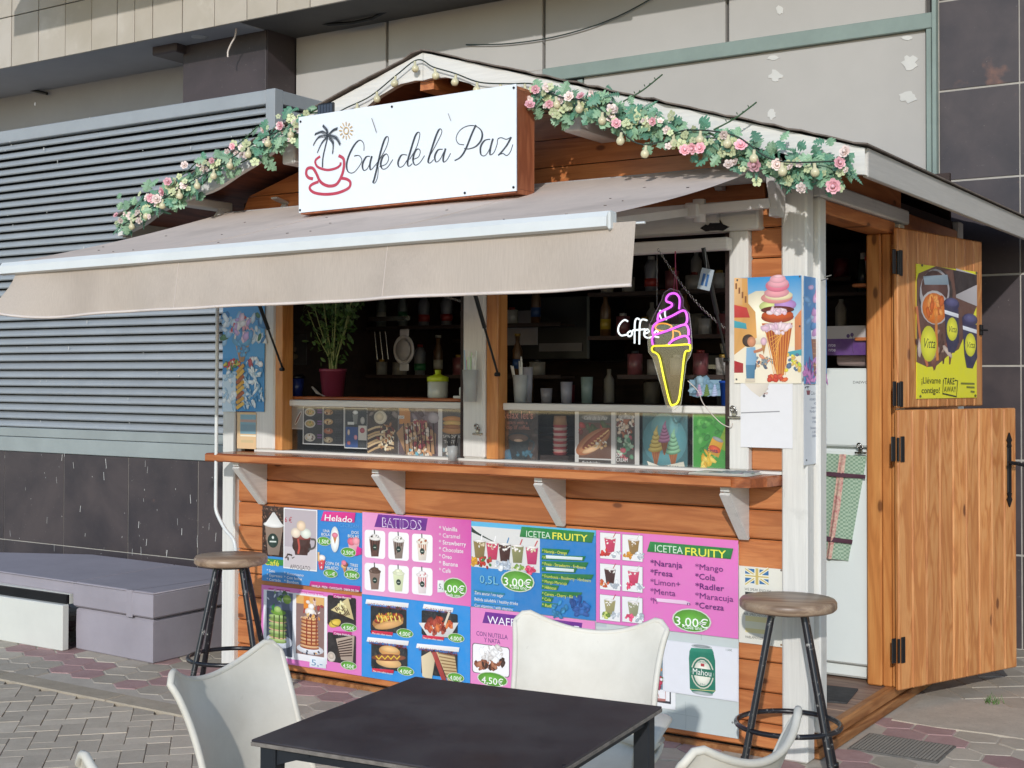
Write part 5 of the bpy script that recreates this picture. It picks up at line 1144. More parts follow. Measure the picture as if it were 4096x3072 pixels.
P = Print(3, side(.0035)).sheet((638, 1030), (796, 1568), '#d9dce0', .0008); P.T('Cafe de la Paz', 686, 1100, 775, 26, '#3a4050', 0, .2).Q([(655, 1068), (683, 1068), (678, 1100), (660, 1100)], '#8a4652').L([(668, 1068), (664, 1045)], 3, '#3a4050', 1).E(664, 1043, 12, 5, '#3a4050')
for s, y, x0, x1 in (('HORARIO-OPENING', 1140, 678, 762), ('HOURS', 1168, 708, 740), ('Lunes a Sabado', 1196, 688, 758), ('Monday to Saturday', 1224, 680, 767), ('10:00-14:00', 1270, 695, 750), ('17:00-22:00', 1298, 697, 748), ('Domingo-Sunday', 1340, 684, 758), ('11:00-14:00', 1368, 696, 748), ('18:00-21:00', 1396, 696, 748)): P.T(s, x0, y, x1, 18, '#4c5a78', .02)
for q in ((648, 1048), (786, 1026+12), (656, 1556), (788, 1540)): P.E(q[0], q[1], 4, 7, '#33353c')
P.done('opening_hours', 'white opening hours sheet of Cafe de la Paz on the side of the corner post', 'sign')
# left blue poster and lower slips
P = Print(5, front(-.006)).sheet((186, 150), (516, 1000), '#3a8cc6'); P.Rn(0, 0, 1, .5, '#4a9ad2').S(350, 330, 160, 110, 40, 34, ['#8fb8d8', '#c8d8e4', '#2a74ac', '#3f6f4a', '#e3e8ea'], False)
P.Q([(285, 450), (400, 450), (350, 600), (320, 600)], '#c29468')
for k in range(4): P.L([(300+k*26, 455), (325+k*10, 590)], 4, '#8f6238', 1)
P.E(340, 420, 82, 60, '#5fa3cc').S(345, 330, 84, 90, 44, 30, ['#e9c9d2', '#c3a2cf', '#c9444c', '#e6e0dc', '#5a97c9', '#d99aa6']).S(345, 500, 60, 50, 12, 16, ['#5fa3cc', '#4a8cbf'], True, 2)
P.S(260, 620, 60, 40, 26, 18, ['#c42f3c', '#c8b848', '#e6dcd4', '#4f7a3c']).S(440, 630, 60, 60, 26, 22, ['#c9d8e6', '#b3434c', '#e6e6e8', '#4a90c4']).S(430, 800, 80, 150, 80, 26, ['#8fb8d4', '#3f8cc2', '#dfe8ee', '#c9d9e4'], False, .6)
for k in range(8): P.L([(298, 690+k*40), (358, 620+k*44)], 22, ['#d39a34', '#e0b04a', '#a8542a'][k % 3], 1)
P.R(190, 700, 292, 1000, '#c9dbe8').S(240, 820, 50, 140, 24, 20, ['#9fc0d8', '#e6ebee'], False); P.done('ice_cream_poster', 'blue beach ice cream poster on the left post below the awning', 'poster')
P = Print(5, front(-.003)).sheet((300, 1002), (450, 1300), '#dcb98c'); P.R(325, 1020, 450, 1180, '#7fa6b4').R(325, 1060, 450, 1085, '#b99a8f').R(330, 1100, 448, 1160, '#7a98a6').R(325, 1185, 450, 1200, '#efe7cf').R(330, 1225, 430, 1250, '#cbb588'); P.done('menu_slip', 'small peeling poster strip hanging under the blue ice cream poster', 'poster')
# coffee poster on the upper door leaf
ub = upper; th = R_(10.5)
dvec = Vector((math.sin(th), math.cos(th), 0)); nvec = Vector((math.cos(th), -math.sin(th), 0))
PD = Plane(Vector((.047, .945, 0))+nvec*.004, dvec, nvec)
P = Print(3, PD).sheet((1424, 183), (1846, 1118), '#e0d92e', .003)
P.Q([(1440, 250), (1560, 200), (1846, 260), (1846, 480), (1780, 640), (1720, 780), (1640, 830), (1560, 900), (1500, 905), (1424, 870), (1424, 300)], '#6b4a40').S(1560, 760, 130, 110, 26, 34, ['#a88a7a', '#7a4a3c', '#c9b4a6', '#54352c']).Q([(1846, 262), (1846, 480), (1700, 420), (1700, 215)], '#b9b2b4').Q([(1680, 225), (1846, 262), (1846, 330), (1700, 400)], '#33282a')
P.E(1560, 400, 118, 180, '#3a2c2c', rot=10).E(1552, 380, 104, 160, '#b7b1b4', rot=10).E(1552, 360, 92, 130, '#5a3a34').Q([(1470, 270), (1640, 260), (1650, 330), (1480, 330)], '#8a9aa6').E(1552, 490, 96, 120, '#c9c4c4').E(1550, 495, 84, 108, '#e07a2c').S(1550, 480, 60, 80, 24, 18, ['#e8913f', '#c9601f', '#f0a050'], True, 2).L([(1560, 560), (1562, 700), (1570, 860)], 18, '#cf7f3c')
P.L([(1424, 480), (1450, 700), (1500, 900)], 16, '#c2714a').E(1508, 742, 56, 126, '#e0dc3c').T('Vitta', 1466, 770, 1552, 70, '#2c2b22', .0, .35)
for (x, y) in ((1668, 560), (1795, 670)):
    P.Q([(x-52, y-90), (x+48, y-60), (x+52, y+170), (x+20, y+245), (x-22, y+240), (x-38, y+150)], '#3b3854').Q([(x-50, y-55), (x+48, y-25), (x+48, y+2), (x-48, y-28)], '#e6e8ee').E(x, y-95, 54, 44, '#3d3a5c').E(x+2, y-108, 44, 30, '#55527c').E(x+4, y+80, 38, 82, '#e0dc3c').T('Vitta', x-24, y+100, x+34, 44, '#2c2b22', .0, .35)
P.T('¡Llévame', 1458, 1020, 1592, 46, '#33331f', .03).T('contigo!', 1458, 1088, 1585, 42, '#33331f', .03).T('TAKE', 1618, 1026, 1688, 46, '#33331f', .03).T('AWAY', 1614, 1080, 1700, 40, '#33331f', .03)
P.L([(1690, 998), (1710, 1000), (1702, 1112), (1605, 1090), (1612, 990), (1616, 990)], 5, '#33331f', 1).T('Tel 600 000 000', 1745, 1024, 1830, 12, '#5a5a2a') if False else P.L([(1690, 998), (1710, 1000), (1702, 1112), (1605, 1090), (1612, 990)], 5, '#33331f', 1)
for y, x0 in ((1019, 1732), (1045, 1772), (1076, 1800)): P.L([(x0, y), (1828, y+3)], 6, '#77772e', 1)
for q in ((1462, 195), (1842, 247), (1450, 1110), (1834, 1105)): P.E(q[0], q[1], 7, 9, '#5f5a30')
P.done('coffee_poster', 'yellow Vitta take away coffee poster on the upper door leaf', 'poster')
# pictures behind the lower glass of the windows
FG = front(.072)
def gp(z, tl, br, col, fn, label):
    P = Print(z, FG).sheet(tl, br, col, .001); fn(P); return P.done('window_picture', label, 'picture', 'pictures standing behind the service window glass')
def f1(P): P.R(672, 955, 828, 1130, '#8a8784').E(712, 1048, 50, 16, '#d8d2c8', rot=-62).E(712, 1045, 42, 9, '#b0603c', rot=-62).E(790, 1050, 50, 16, '#d8d2c8', rot=58).E(790, 1050, 42, 9, '#7a3f2c', rot=58)
gp(5, (668, 948), (828, 1142), '#a9a5a0', f1, 'small grey picture of two hot dogs at the far left of the left window')
def f2(P):
    P.R(836, 962, 986, 1258, '#2c2a2e').R(994, 966, 1154, 1264, '#2c2a2e')
    for k, (y, c) in enumerate(((1003, '#c9a878'), (1095, '#c2a05c'), (1205, '#d8cfc4'))): P.E(885, y, 44, 34, '#d9d2c4').E(885, y, 34, 24, c).S(885, y, 28, 20, 8, 7, ['#5a2f24', '#7a9a42', '#d9b04a']).R(945, y-24, 982, y-12, '#7a3f86').R(945, y-4, 980, y+8, '#7a3f86')
    for k, y in enumerate((1003, 1080, 1155, 1225)): P.E(1034, y, 38, 24, ['#b98a5a', '#c9a06a', '#a8603c', '#c2a884'][k]).S(1034, y, 26, 14, 6, 7, ['#5a2f24', '#d9c9a8']).R(1085, y-18, 1145, y-14, '#5c5a5e').R(1085, y-6, 1140, y-2, '#5c5a5e').R(1085, y+6, 1145, y+10, '#5c5a5e')
gp(5, (828, 952), (1160, 1272), '#cfccc8', f2, 'black two-page food menu with round dish pictures in the left window')
def f3(P): P.R(1168, 972, 1342, 1292, '#34373a').R(1172, 1120, 1270, 1288, '#2c4f8c').R(1274, 1110, 1340, 1230, '#d9d2c8').Q([(1228, 1020), (1272, 1020), (1264, 1100), (1236, 1100)], '#8a8a84').E(1250, 1005, 22, 16, '#e6e6e2').E(1308, 1070, 18, 30, '#b9b4ac').E(1306, 1150, 20, 22, '#b0505c').R(1188, 1080, 1240, 1104, '#dcdad4').E(1196, 1165, 10, 24, '#d9c0a8').E(1252, 1205, 14, 20, '#d9909c').E(1198, 1250, 14, 16, '#c9746c')
gp(5, (1164, 968), (1346, 1300), '#dedcd8', f3, 'tall narrow drinks menu with a blue block in the left window')
def f4(P):
    P.R(1346, 965, 1590, 1340, '#4a3d38').S(1460, 1010, 110, 50, 20, 24, ['#6a5c58', '#3a2f2e', '#8a7c74'], False).E(1452, 1045, 52, 54, '#e8dcc4').E(1445, 1040, 34, 36, '#d9c9aa')
    for k in range(9): P.L([(1350, 1150+k*22), (1450, 1120+k*20), (1560, 1180+k*14)], 13, ['#d9bb90', '#3a241c', '#c9a576'][k % 3], 3)
    P.S(1500, 1200, 70, 110, 60, 16, ['#d9bb90', '#3a241c', '#a86c3c', '#efe0c4', '#7a2f2a'])
gp(5, (1345, 962), (1592, 1345), '#8a8078', f4, 'picture of crepes with chocolate sauce and a cream rosette in the left window')
def f5(P):
    P.R(1600, 962, 1915, 1360, '#6a5458').R(1604, 965, 1692, 1100, '#c98a4a').S(1800, 1010, 100, 50, 16, 34, ['#7d6a70', '#8f7f86', '#5a464c'], False).E(1880, 1050, 44, 44, '#b9aeb2').Q([(1580, 1170), (1640, 1100), (1790, 1060), (1900, 1180), (1890, 1340), (1660, 1350)], '#b58a62').S(1760, 1180, 110, 110, 80, 20, ['#8a2f38', '#a8424c', '#e0d2c4', '#d9b48a', '#5a2420'])
    for k in range(8): P.L([(1640+k*34, 1090), (1655+k*34, 1340)], 8, '#2c1a18', 1)
    P.S(1780, 1330, 110, 26, 22, 18, ['#e0a878', '#6fb0c4', '#e6d9c8']).R(1598, 1030, 1646, 1056, '#e6dfd4').T('5,00€', 1602, 1052, 1642, 16, '#3a3230')
gp(5, (1598, 958), (1946, 1362), '#d9d5d2', f5, 'picture of a waffle with berries and dark sauce in the left window')
def f6(P): P.R(1950, 965, 2106, 1365, '#5c5450').E(2030, 1060, 80, 26, '#c98a4a').E(2030, 1092, 76, 22, '#d9b060').E(2030, 1150, 84, 30, '#c2884a').E(2030, 1120, 76, 18, '#a86a34').T('SANDWIC', 1955, 1208, 2104, 24, '#ece6dc', .03).T('TOST', 1962, 1252, 2050, 24, '#ece6dc', .03).S(2000, 1320, 44, 40, 18, 16, ['#8fa3a8', '#d9d2c8', '#b98a5a'])
gp(5, (1948, 962), (2108, 1368), '#d4d0cc', f6, 'toasted sandwich picture at the right end of the left window')
def f7(P):
    P.R(288, 966, 604, 1390, '#3f302b').S(446, 1180, 150, 200, 60, 28, ['#54413a', '#33262a', '#6a4a3c', '#2f2624'], False)
    P.T('Relax let’s', 322, 1052, 568, 62, '#c98672', .02).T('start with a', 365, 1096, 525, 28, '#b5735f', .01).T('cup of coffee.', 355, 1138, 545, 34, '#b5735f', .01)
    P.E(375, 1350, 44, 50, '#3a6a84').Q([(362, 1210), (540, 1205), (520, 1385), (400, 1385)], '#1f2a30').E(452, 1208, 92, 42, '#26343a').E(452, 1210, 80, 32, '#6a4f40').E(450, 1230, 36, 12, '#c9a88a').L([(540, 1230), (575, 1250), (560, 1310), (520, 1320)], 14, '#2c3a40').S(500, 1340, 60, 30, 10, 16, ['#2a4a5c', '#3f6a7c'])
gp(6, (284, 962), (608, 1392), '#2f2523', f7, 'chalkboard style Relax lets start with a cup of coffee picture with a dark cup')
def f8(P):
    P.R(936, 982, 1196, 1380, '#6a4a3c').R(936, 982, 1196, 1090, '#56544c').E(1065, 1045, 110, 26, '#9a948c').T('Cafe de la Paz', 975, 1062, 1160, 30, '#dcd8d0', 0, .25).S(1060, 1130, 120, 40, 20, 30, ['#b0403a', '#4f5a34', '#7a2f2a', '#3f4a2c'], False)
    P.E(1050, 1240, 160, 74, '#b9734a', rot=32).E(1060, 1235, 140, 56, '#c98a5c', rot=32).E(1075, 1215, 135, 34, '#9a4a2c', rot=34)
    for k in range(8): P.L([(985+k*24, 1285-k*17), (1010+k*24, 1300-k*22)], 11, '#e0b87a', 1)
    P.E(1040, 1300, 80, 22, '#dfb68a', rot=20).S(1110, 1260, 50, 40, 16, 12, ['#e3d9c8', '#c9a06a']); P.R(936, 1380, 1196, 1424, '#3a2f2c').T('Salchicha', 965, 1420, 1112, 26, '#ece8e2', .02)
gp(6, (905, 978), (1230, 1426), '#cfcbc6', f8, 'Salchicha hot dog poster with Cafe de la Paz lettering in the right window')
def f9(P): P.R(1238, 988, 1386, 1440, '#4a3f3c').S(1312, 1110, 66, 80, 50, 18, ['#d9c2a8', '#b06a4a', '#e6dcd0', '#7a3f34'], False).E(1312, 1040, 60, 20, '#a8a09a').T('la Paz', 1255, 1052, 1370, 26, '#e0dcd6', 0, .25).S(1312, 1280, 64, 90, 44, 16, ['#5a8a6a', '#33473a', '#a8c0a4', '#b0505c'], False, 1.4).T('SOFT', 1240, 1362, 1290, 30, '#ece9e4', .03).T('CREAM', 1240, 1400, 1330, 30, '#ece9e4', .03)
gp(6, (1234, 984), (1422, 1442), '#cfcbc6', f9, 'narrow soft cream poster with ice cream cups in the right window')
def swirl(P, x, y, s, c1, c2):
    P.Q([(x-s*.6, y+s*1.3), (x+s*.6, y+s*1.3), (x+s*.1, y+s*3.4), (x-s*.1, y+s*3.4)], '#a8663c')
    for k in range(3): P.L([(x-s*.4+k*s*.35, y+s*1.4), (x-s*.05+k*s*.05, y+s*3.2)], s*.06, '#7a4424', 1)
    for k in range(5): r = s*(1.0-.17*k); P.E(x, y+s*1.1-k*s*.5, r, s*.42, c2, rot=8).E(x, y+s*1.02-k*s*.5, r*.96, s*.32, c1, rot=8)
    P.Q([(x-s*.22, y-s*1.1), (x+s*.2, y-s*1.1), (x+s*.25, y-s*2.0), (x-.02*s, y-s*1.6)], c1)
def f10(P):
    P.R(1452, 982, 1808, 1470, '#3f6a70').E(1625, 1230, 180, 200, '#5c98a0').E(1625, 1120, 110, 110, '#7ab0b4'); swirl(P, 1555, 1230, 62, '#e6cd72', '#c9a648'); swirl(P, 1625, 1170, 52, '#cf8fb4', '#a8628c'); swirl(P, 1695, 1250, 62, '#8fc09a', '#5f9470')
    P.Q([(1485, 1395), (1600, 1440), (1780, 1400), (1788, 1440), (1700, 1478), (1560, 1478), (1500, 1440)], '#e6e0cf').T('CREAM', 1612, 1462, 1735, 34, '#2f2c28', .02)
gp(6, (1448, 978), (1812, 1474), '#2f4f54', f10, 'retro tin sign with yellow, pink and green soft ice cream cones in the right window')
def f11(P): P.R(1856, 1008, 2142, 1470, '#3f9a3a').Q([(2142, 1060), (2142, 1330), (2040, 1280)], '#8aac2c').S(1960, 1200, 90, 150, 26, 26, ['#54a84a', '#2f8432', '#6ab85a'], False).Q([(2012, 1205), (2100, 1240), (2060, 1370), (1965, 1320)], '#e0a42c').E(2055, 1222, 46, 16, '#9aa0a0', rot=-22).E(2030, 1300, 50, 28, '#d9542c', rot=-20).T('Fanta', 1972, 1328, 2055, 36, '#26305c', .05, -.1).S(1965, 1390, 44, 70, 16, 36, ['#e6bc34', '#d9a82a', '#f0d060'], True, .6)
gp(6, (1852, 1000), (2144, 1474), '#cfd8c4', f11, 'green orange-soda picture with a yellow can at the right end of the window')

# ================================================================== FURNITURE
def stool(label, x, y, rot, h=.63, rr_=.17):
    T_ = thing('bar_stool', label, 'stool', (x, y, 0), rot, 'wooden topped bar stools at the counter')
    local('seat', MB().lathe([(0, h-.036), (rr_-.008, h-.036), (rr_, h-.028), (rr_, h-.008), (rr_-.006, h), (0, h)], n=36), 'seat', T_)
    tops = []
    for k in range(4):
        a = math.pi/4+k*math.pi/2; c, s = math.cos(a), math.sin(a); local('leg', MB().tube([(c*.075, s*.075, h-.037), (c*.225, s*.225, .006)], .0125, 10), 'chipped', T_)
        local('foot_cap', MB().lathe([(0, 0), (.016, 0), (.015, .02), (0, .021)], (c*.227, s*.227, 0), 10), 'black', T_)
    local('foot_ring', MB().ring((0, 0, .19), .181, .0095, 40, 8), 'chipped', T_)
    local('seat_mount', MB().lathe([(0, h-.05), (.09, h-.05), (.09, h-.0365), (0, h-.0365)], n=20), 'chipped', T_); return T_
stool('bar stool standing beside the white corner post near the doorway', .0, -.19, R_(20))
stool('bar stool standing at the left end of the counter beside the grey daybed', -2.45, -.47, R_(36), rr_=.158)
# table
T_ = thing('cafe_table', 'square black cafe table with worn pale edge in the foreground', 'table', (.115, -2.335, 0), R_(6.2))
H_ = .67; a = .325
local('table_top', MB().box((-a+.001, -a+.001, H_-.0045), (a-.001, a-.001, H_), bev=.0012), 'tabletop', T_)
local('table_edge', MB().box((-a, -a, H_-.013), (a, a, H_-.0048), bev=.001), 'edge', T_)
for sx in (-1, 1):
    for sy in (-1, 1):
        x0, y0 = sx*(a-.032), sy*(a-.032); local('leg', MB().box((x0-.019, y0-.019, .0), (x0+.019, y0+.019, H_-.0145), bev=.003), 'tablemetal', T_)
        g_ = MB(); g_.prism([(x0-sx*.0195, H_-.0145), (x0-sx*.10, H_-.0145), (x0-sx*.10, H_-.024), (x0-sx*.0195, H_-.05)], y0-.012, y0+.012, 'y'); local('corner_gusset', g_, 'tablemetal', T_)
for sy in (-1, 1): local('apron', MB().box((-a+.055, sy*(a-.032)-.01, H_-.035), (a-.055, sy*(a-.032)+.01, H_-.0145)), 'tablemetal', T_)
for sx in (-1, 1): local('apron', MB().box((sx*(a-.032)-.01, -a+.055, H_-.035), (sx*(a-.032)+.01, a-.055, H_-.0145)), 'tablemetal', T_)
# moulded chairs: local +x is forward, y across, built once and copied
def chair_shell():
    prof = [(.235, .372), (.215, .392), (.15, .398), (.05, .388), (-.05, .380), (-.12, .386), (-.165, .41), (-.19, .45), (-.205, .50), (-.218, .56), (-.232, .62), (-.248, .68), (-.258, .72), (-.268, .765)]
    n = len(prof); m = 22; top = []; 
    P_ = curve([(x, 0, z) for x, z in prof], 3); n = len(P_); L = [0]
    for q, r in zip(P_[:-1], P_[1:]): L.append(L[-1]+(r-q).length)
    vs = []
    for i, p in enumerate(P_):
        f = i/(n-1); back = max(0, (p.z-.42)/.32)
        for j in range(m+1):
            s = -1+2*j/m
            wdt = .205+.012*math.sin(f*3.1) if back <= 0 else .205-.012*math.sin(min(1,back)*3.1)+.018*back
            if f < .12: wdt *= .9+.1*math.sqrt(f/.12)
            y = s*wdt; x = p.x; z = p.z
            if back > 0:
                x += .085*abs(s)**2.2*(1-.35*back)                       # wraps forward at the sides
                dip = .062*(1-abs(s)**2.0)*back**3; z -= dip; 
                rnd = max(0, abs(s)-.80)/.20; z -= .030*rnd**2*back**6; y -= math.copysign(.004*rnd*back**3, s)
            else: z += .022*abs(s)**3; 
            vs.append(Vector((x, y, z)))
    N = []; idx = lambda i, j: i*(m+1)+j
    for i in range(n):
        for j in range(m+1):
            a = vs[idx(min(i+1, n-1), j)]-vs[idx(max(i-1, 0), j)]; b = vs[idx(i, min(j+1, m))]-vs[idx(i, max(j-1, 0))]; N.append(a.cross(b).normalized())
    th = .0055; mb = MB(); A_ = [v+k*th for v, k in zip(vs, N)]; B_ = [v-k*th for v, k in zip(vs, N)]; o = len(vs)
    fs = [(idx(i, j), idx(i, j+1), idx(i+1, j+1), idx(i+1, j)) for i in range(n-1) for j in range(m)]
    mb.add(A_+B_, fs+[tuple(o+q for q in f[::-1]) for f in fs], smooth=True)
    # rolled rim all round
    loop = [idx(0, j) for j in range(m+1)]+[idx(i, m) for i in range(1, n)]+[idx(n-1, j) for j in range(m-1, -1, -1)]+[idx(i, 0) for i in range(n-2, 0, -1)]
    rim = [vs[k] for k in loop]; rim.append(rim[0]); mb.tube(rim, .0085, 8, cap=False)
    return mb
def chair_arm(s):
    pts = curve([(-.155, s*.195, .475), (-.12, s*.222, .500), (-.03, s*.245, .520), (.08, s*.250, .522), (.15, s*.246, .505), (.172, s*.238, .47), (.16, s*.225, .43), (.13, s*.205, .402)], 5)
    mb = MB(); n = 12; vs = []; k = 0
    for i, p in enumerate(pts):
        d = (pts[min(i+1, len(pts)-1)]-pts[max(i-1, 0)]).normalized(); a = Vector((0, 1, 0)); b = d.cross(a).normalized(); f = i/(len(pts)-1); wa = .016+.014*math.sin(math.pi*min(1, f*1.15)); wb = .009+.004*math.sin(math.pi*f)
        vs += [p+a*wa*math.cos(2*math.pi*q/n)+b*wb*math.sin(2*math.pi*q/n) for q in range(n)]
    mb.add(vs, [(i*n+q, i*n+(q+1) % n, (i+1)*n+(q+1) % n, (i+1)*n+q) for i in range(len(pts)-1) for q in range(n)]+[tuple(range(n))[::-1], tuple((len(pts)-1)*n+q for q in range(n))], smooth=True); return mb
def chair(label, x, y, rot):
    T_ = thing('moulded_chair', label, 'chair', (x, y, 0), rot, 'white moulded plastic chairs round the black table')
    local('shell', chair_shell(), 'plastic', T_)
    for s in (-1, 1):
        local('armrest', chair_arm(s), 'plastic', T_)
        for fx, tx in ((.20, .13), (-.24, -.10)): local('leg', MB().tube([(tx, s*.15, .388), (fx, s*.205, .004)], [.0165, .012], 10), 'plastic', T_)
    return T_
def place(label, c1, c2, side_):
    # c1, c2: the two top back corners on the plan; side_: +1/-1 facing
    m = Vector(((c1[0]+c2[0])/2, (c1[1]+c2[1])/2)); d = Vector((c2[0]-c1[0], c2[1]-c1[1])).normalized(); f = Vector((d.y, -d.x))*side_; o = m+f*.20
    return chair(label, o.x, o.y, math.atan2(f.y, f.x))
place('white moulded chair between the black table and the menu wall, its whole back in view', (-.287, -1.50), (.105, -1.40), 1)
place('white moulded chair at the left of the black table with tall rounded left-hand back', (-.50, -2.59), (-.575, -2.165), 1)
place('white moulded chair right of the table, its back corner crossing the right bar stool', (.745, -2.085), (.70, -2.50), 1)
place('white moulded chair nearest the camera, only the tip of its back at the lower left', (-.185, -3.09), (.235, -3.06), -1)

# daybed
T_ = thing('daybed', 'low grey-mauve upholstered daybed against the dark slate wall', 'daybed', (-3.28, -.165, 0))
def foam(poly, z0, z1, e=.012):
    n = len(poly); c = Vector((sum(p[0] for p in poly)/n, sum(p[1] for p in poly)/n)); mb = MB(); R4 = []
    for ins, z in ((e, z0), (.002, z0+e*.6), (0, (z0+z1)/2), (.002, z1-e*.8), (e*1.2, z1)):
        R4.append([(p[0]+(c.x-p[0])*ins/max(.01, (Vector(p)-c).length), p[1]+(c.y-p[1])*ins/max(.01, (Vector(p)-c).length), z) for p in poly])
    vs = [v for r in R4 for v in r]; mb.add(vs, [(k*n+i, k*n+(i+1) % n, (k+1)*n+(i+1) % n, (k+1)*n+i) for k in range(4) for i in range(n)]+[tuple(range(n))[::-1], tuple(4*n+i for i in range(n))]); return mb
part('base', foam([(-3.90, -.125), (-3.29, -.155), (-3.31, .56), (-3.90, .58)], 0, .215), 'couch', T_)
part('mattress', foam([(-3.90, -.145), (-3.272, -.172), (-3.29, .57), (-3.95, .60)], .222, .350, .016), 'couch', T_)
part('mattress', foam([(-5.6, -.075), (-3.902, -.140), (-3.952, .60), (-4.68, .63), (-5.6, .2)], .285, .349, .012), 'couch', T_)
for z_, pl_ in ((.347, [(-5.6, -.079), (-3.90, -.146), (-3.276, -.170), (-3.292, .57)]),): part('piping', MB().tube([(a, b, z_) for a, b in pl_], .004, 6), 'couch', T_)
part('strap', MB().box((-3.475, -.166, .215), (-3.43, -.158, .349), bev=.003).add([(-3.475, -.166, .351), (-3.43, -.166, .351), (-3.36, .56, .3515), (-3.41, .56, .3515)], [(0, 1, 2, 3)]), 'couch', T_)
solo('white_side_panel', MB().box((-5.9, -.20, .0), (-3.915, -.158, .235), bev=.004).box((-5.9, -.15, .235), (-3.92, -.10, .285)), ['whitepanel'], 'low white panel standing in front of the left half of the daybed', 'panel')
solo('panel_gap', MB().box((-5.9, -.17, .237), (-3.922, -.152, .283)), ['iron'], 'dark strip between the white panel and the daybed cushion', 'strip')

# ================================================================== SERVICE WINDOW THINGS
def strokes(P_, lst, r, plane_y, zf=6):
    mb = MB(); pl = front(plane_y)
    for st in lst:
        w_ = [Vector((lambda q: (q[0], plane_y, q[1]))(pl.uv(Z[zf][0]+x*Z[zf][2], Z[zf][1]+y*Z[zf][2]))) for x, y in st]
        mb.tube(curve(w_, 6), r, 8)
    return mb
N_ = thing('ice_cream_neon', 'hanging neon sign of a purple and yellow ice cream cone on a clear acrylic board', 'neon sign', (-.5, -.10, 1.30))
part('purple_tube', strokes(0, [[(1640,80),(1640,110),(1680,128),(1675,155),(1590,200),(1572,235),(1580,268),(1680,230),(1770,185),(1800,210),(1806,265),(1790,298)], [(1640,80),(1668,52),(1715,50),(1745,90),(1742,175)],
     [(1580,268),(1535,310),(1528,360),(1545,378),(1640,350),(1780,300),(1815,330),(1818,385)], [(1545,378),(1525,410),(1530,462)], [(1658,455),(1700,420),(1785,390),(1818,410),(1824,452)]], .0042, -.10), 'neon_p', N_)
part('yellow_tube', strokes(0, [[(1535,470),(1680,466),(1812,458),(1832,478),(1825,508),(1788,530),(1765,720),(1740,900),(1700,944),(1668,925),(1620,730),(1585,570),(1560,530),(1530,515),(1522,490),(1535,470)]], .0038, -.10), 'neon_y', N_)
ol = [(1670,8),(1740,28),(1775,90),(1772,150),(1822,210),(1834,300),(1842,400),(1846,490),(1830,550),(1798,600),(1755,940),(1700,985),(1640,960),(1580,740),(1530,570),(1495,520),(1488,440),(1500,300),(1530,240),(1570,160),(1600,100),(1620,40)]
pl = front(-.094); part('acrylic_board', MB().prism([pl.uv(1850+x*.4973, 1150+y*.4973) for x, y in ol], -.094, -.090), 'glass', N_)
part('acrylic_edge', MB().tube([(lambda q: (q[0], -.092, q[1]))(pl.uv(1850+x*.4973, 1150+y*.4973)) for x, y in ol+ol[:1]], .0014, 5), 'acrylic', N_)
part('hanging_cord', MB().tube([(-.495, -.095, 1.735), (-.488, -.095, 1.82), (-.487, -.095, 1.895)], .0018, 5).tube([(-.479, -.095, 1.735), (-.486, -.095, 1.82), (-.489, -.095, 1.895)], .0018, 5), plain('pink_cord', '#b04a6a', .7), N_)
solo('neon_cable', MB().tube(curve([(-.44, -.085, 1.40), (-.40, -.08, 1.36), (-.385, -.06, 1.31), (-.34, -.02, 1.245), (-.30, -.012, 1.225), (-.29, -.010, 1.24)], 6), .0018, 5), ['hem'], 'thin white cable curling from the neon cone to the casing', 'cable')
N_ = thing('coffee_neon', 'white Coffee word neon sign with orange cup glowing inside the right window', 'neon sign', (-.75, .1, 1.5))
part('white_tube', strokes(0, [[(1330,272),(1300,262),(1262,300),(1252,350),(1275,385),(1318,380)], [(1350,350),(1328,368),(1335,392),(1358,385),(1362,358),(1350,350)], [(1425,258),(1402,250),(1386,290),(1384,450)], [(1485,265),(1445,258),(1426,300),(1422,458)],
     [(1368,345),(1470,335)], [(1462,372),(1498,358),(1490,336),(1466,350),(1464,390),(1495,405),(1535,392)], [(1545,378),(1572,368),(1565,345),(1545,362),(1545,392),(1580,400)], [(1592,180),(1585,215),(1600,252)], [(1630,182),(1628,215),(1640,262)]], .0036, .1), 'neon_w', N_)
part('orange_tube', strokes(0, [[(1548,318),(1580,292),(1640,292),(1684,315),(1640,348),(1570,342),(1548,318)], [(1690,335),(1692,400),(1660,455),(1600,470)], [(1700,345),(1745,360),(1745,400),(1690,425)]], .0032, .1), 'neon_o', N_)
for a, b in (((-.665, .1, 1.70), (-.665, .1, 1.96)), ): part('hanging_cord', MB().tube([a, b], .001, 4), 'acrylic', N_)
# straws holder on the mullion
T_ = thing('straw_holder', 'clear plastic cup of coloured drinking straws fixed to the white mullion', 'straw holder', (-1.475, -.045, 1.307))
local('cup', MB().lathe([(.026, 0), (.034, .136), (.032, .136), (.024, .004)], n=20), 'acrylic', T_)
for k in range(13):
    a = random.uniform(0, 6.28); r = random.uniform(.005, .018); h = random.uniform(.17, .225); c_ = random.choice(['#dfe6df', '#b8d9b0', '#e8e8ea', '#d9a0b0', '#a8c4dc', '#cfe6c0'])
    local('straw', MB().tube([(r*math.cos(a)*.8, r*math.sin(a)*.8, .006), (r*1.8*math.cos(a)-.004, r*1.8*math.sin(a), h)], .003, 6), plain('straw', c_, .4, var=.02), T_)
def clip(label, x, y, z):
    T_ = thing('bulldog_clip', label, 'clip', (x, y, z), 0, 'metal bulldog clips screwed to the casings')
    local('jaw', MB().box((-.026, -.010, 0), (.026, 0, .009), bev=.003).box((-.008, -.012, .009), (.008, -.002, .022), bev=.002), 'chrome', T_)
    local('loop', MB().ring((-.004, -.008, .036), .010, .004, 14, 6, ax=(.3, 1, .2)).ring((.006, -.008, .027), .007, .003, 14, 6, ax=(.3, 1, .2)), 'chrome', T_)
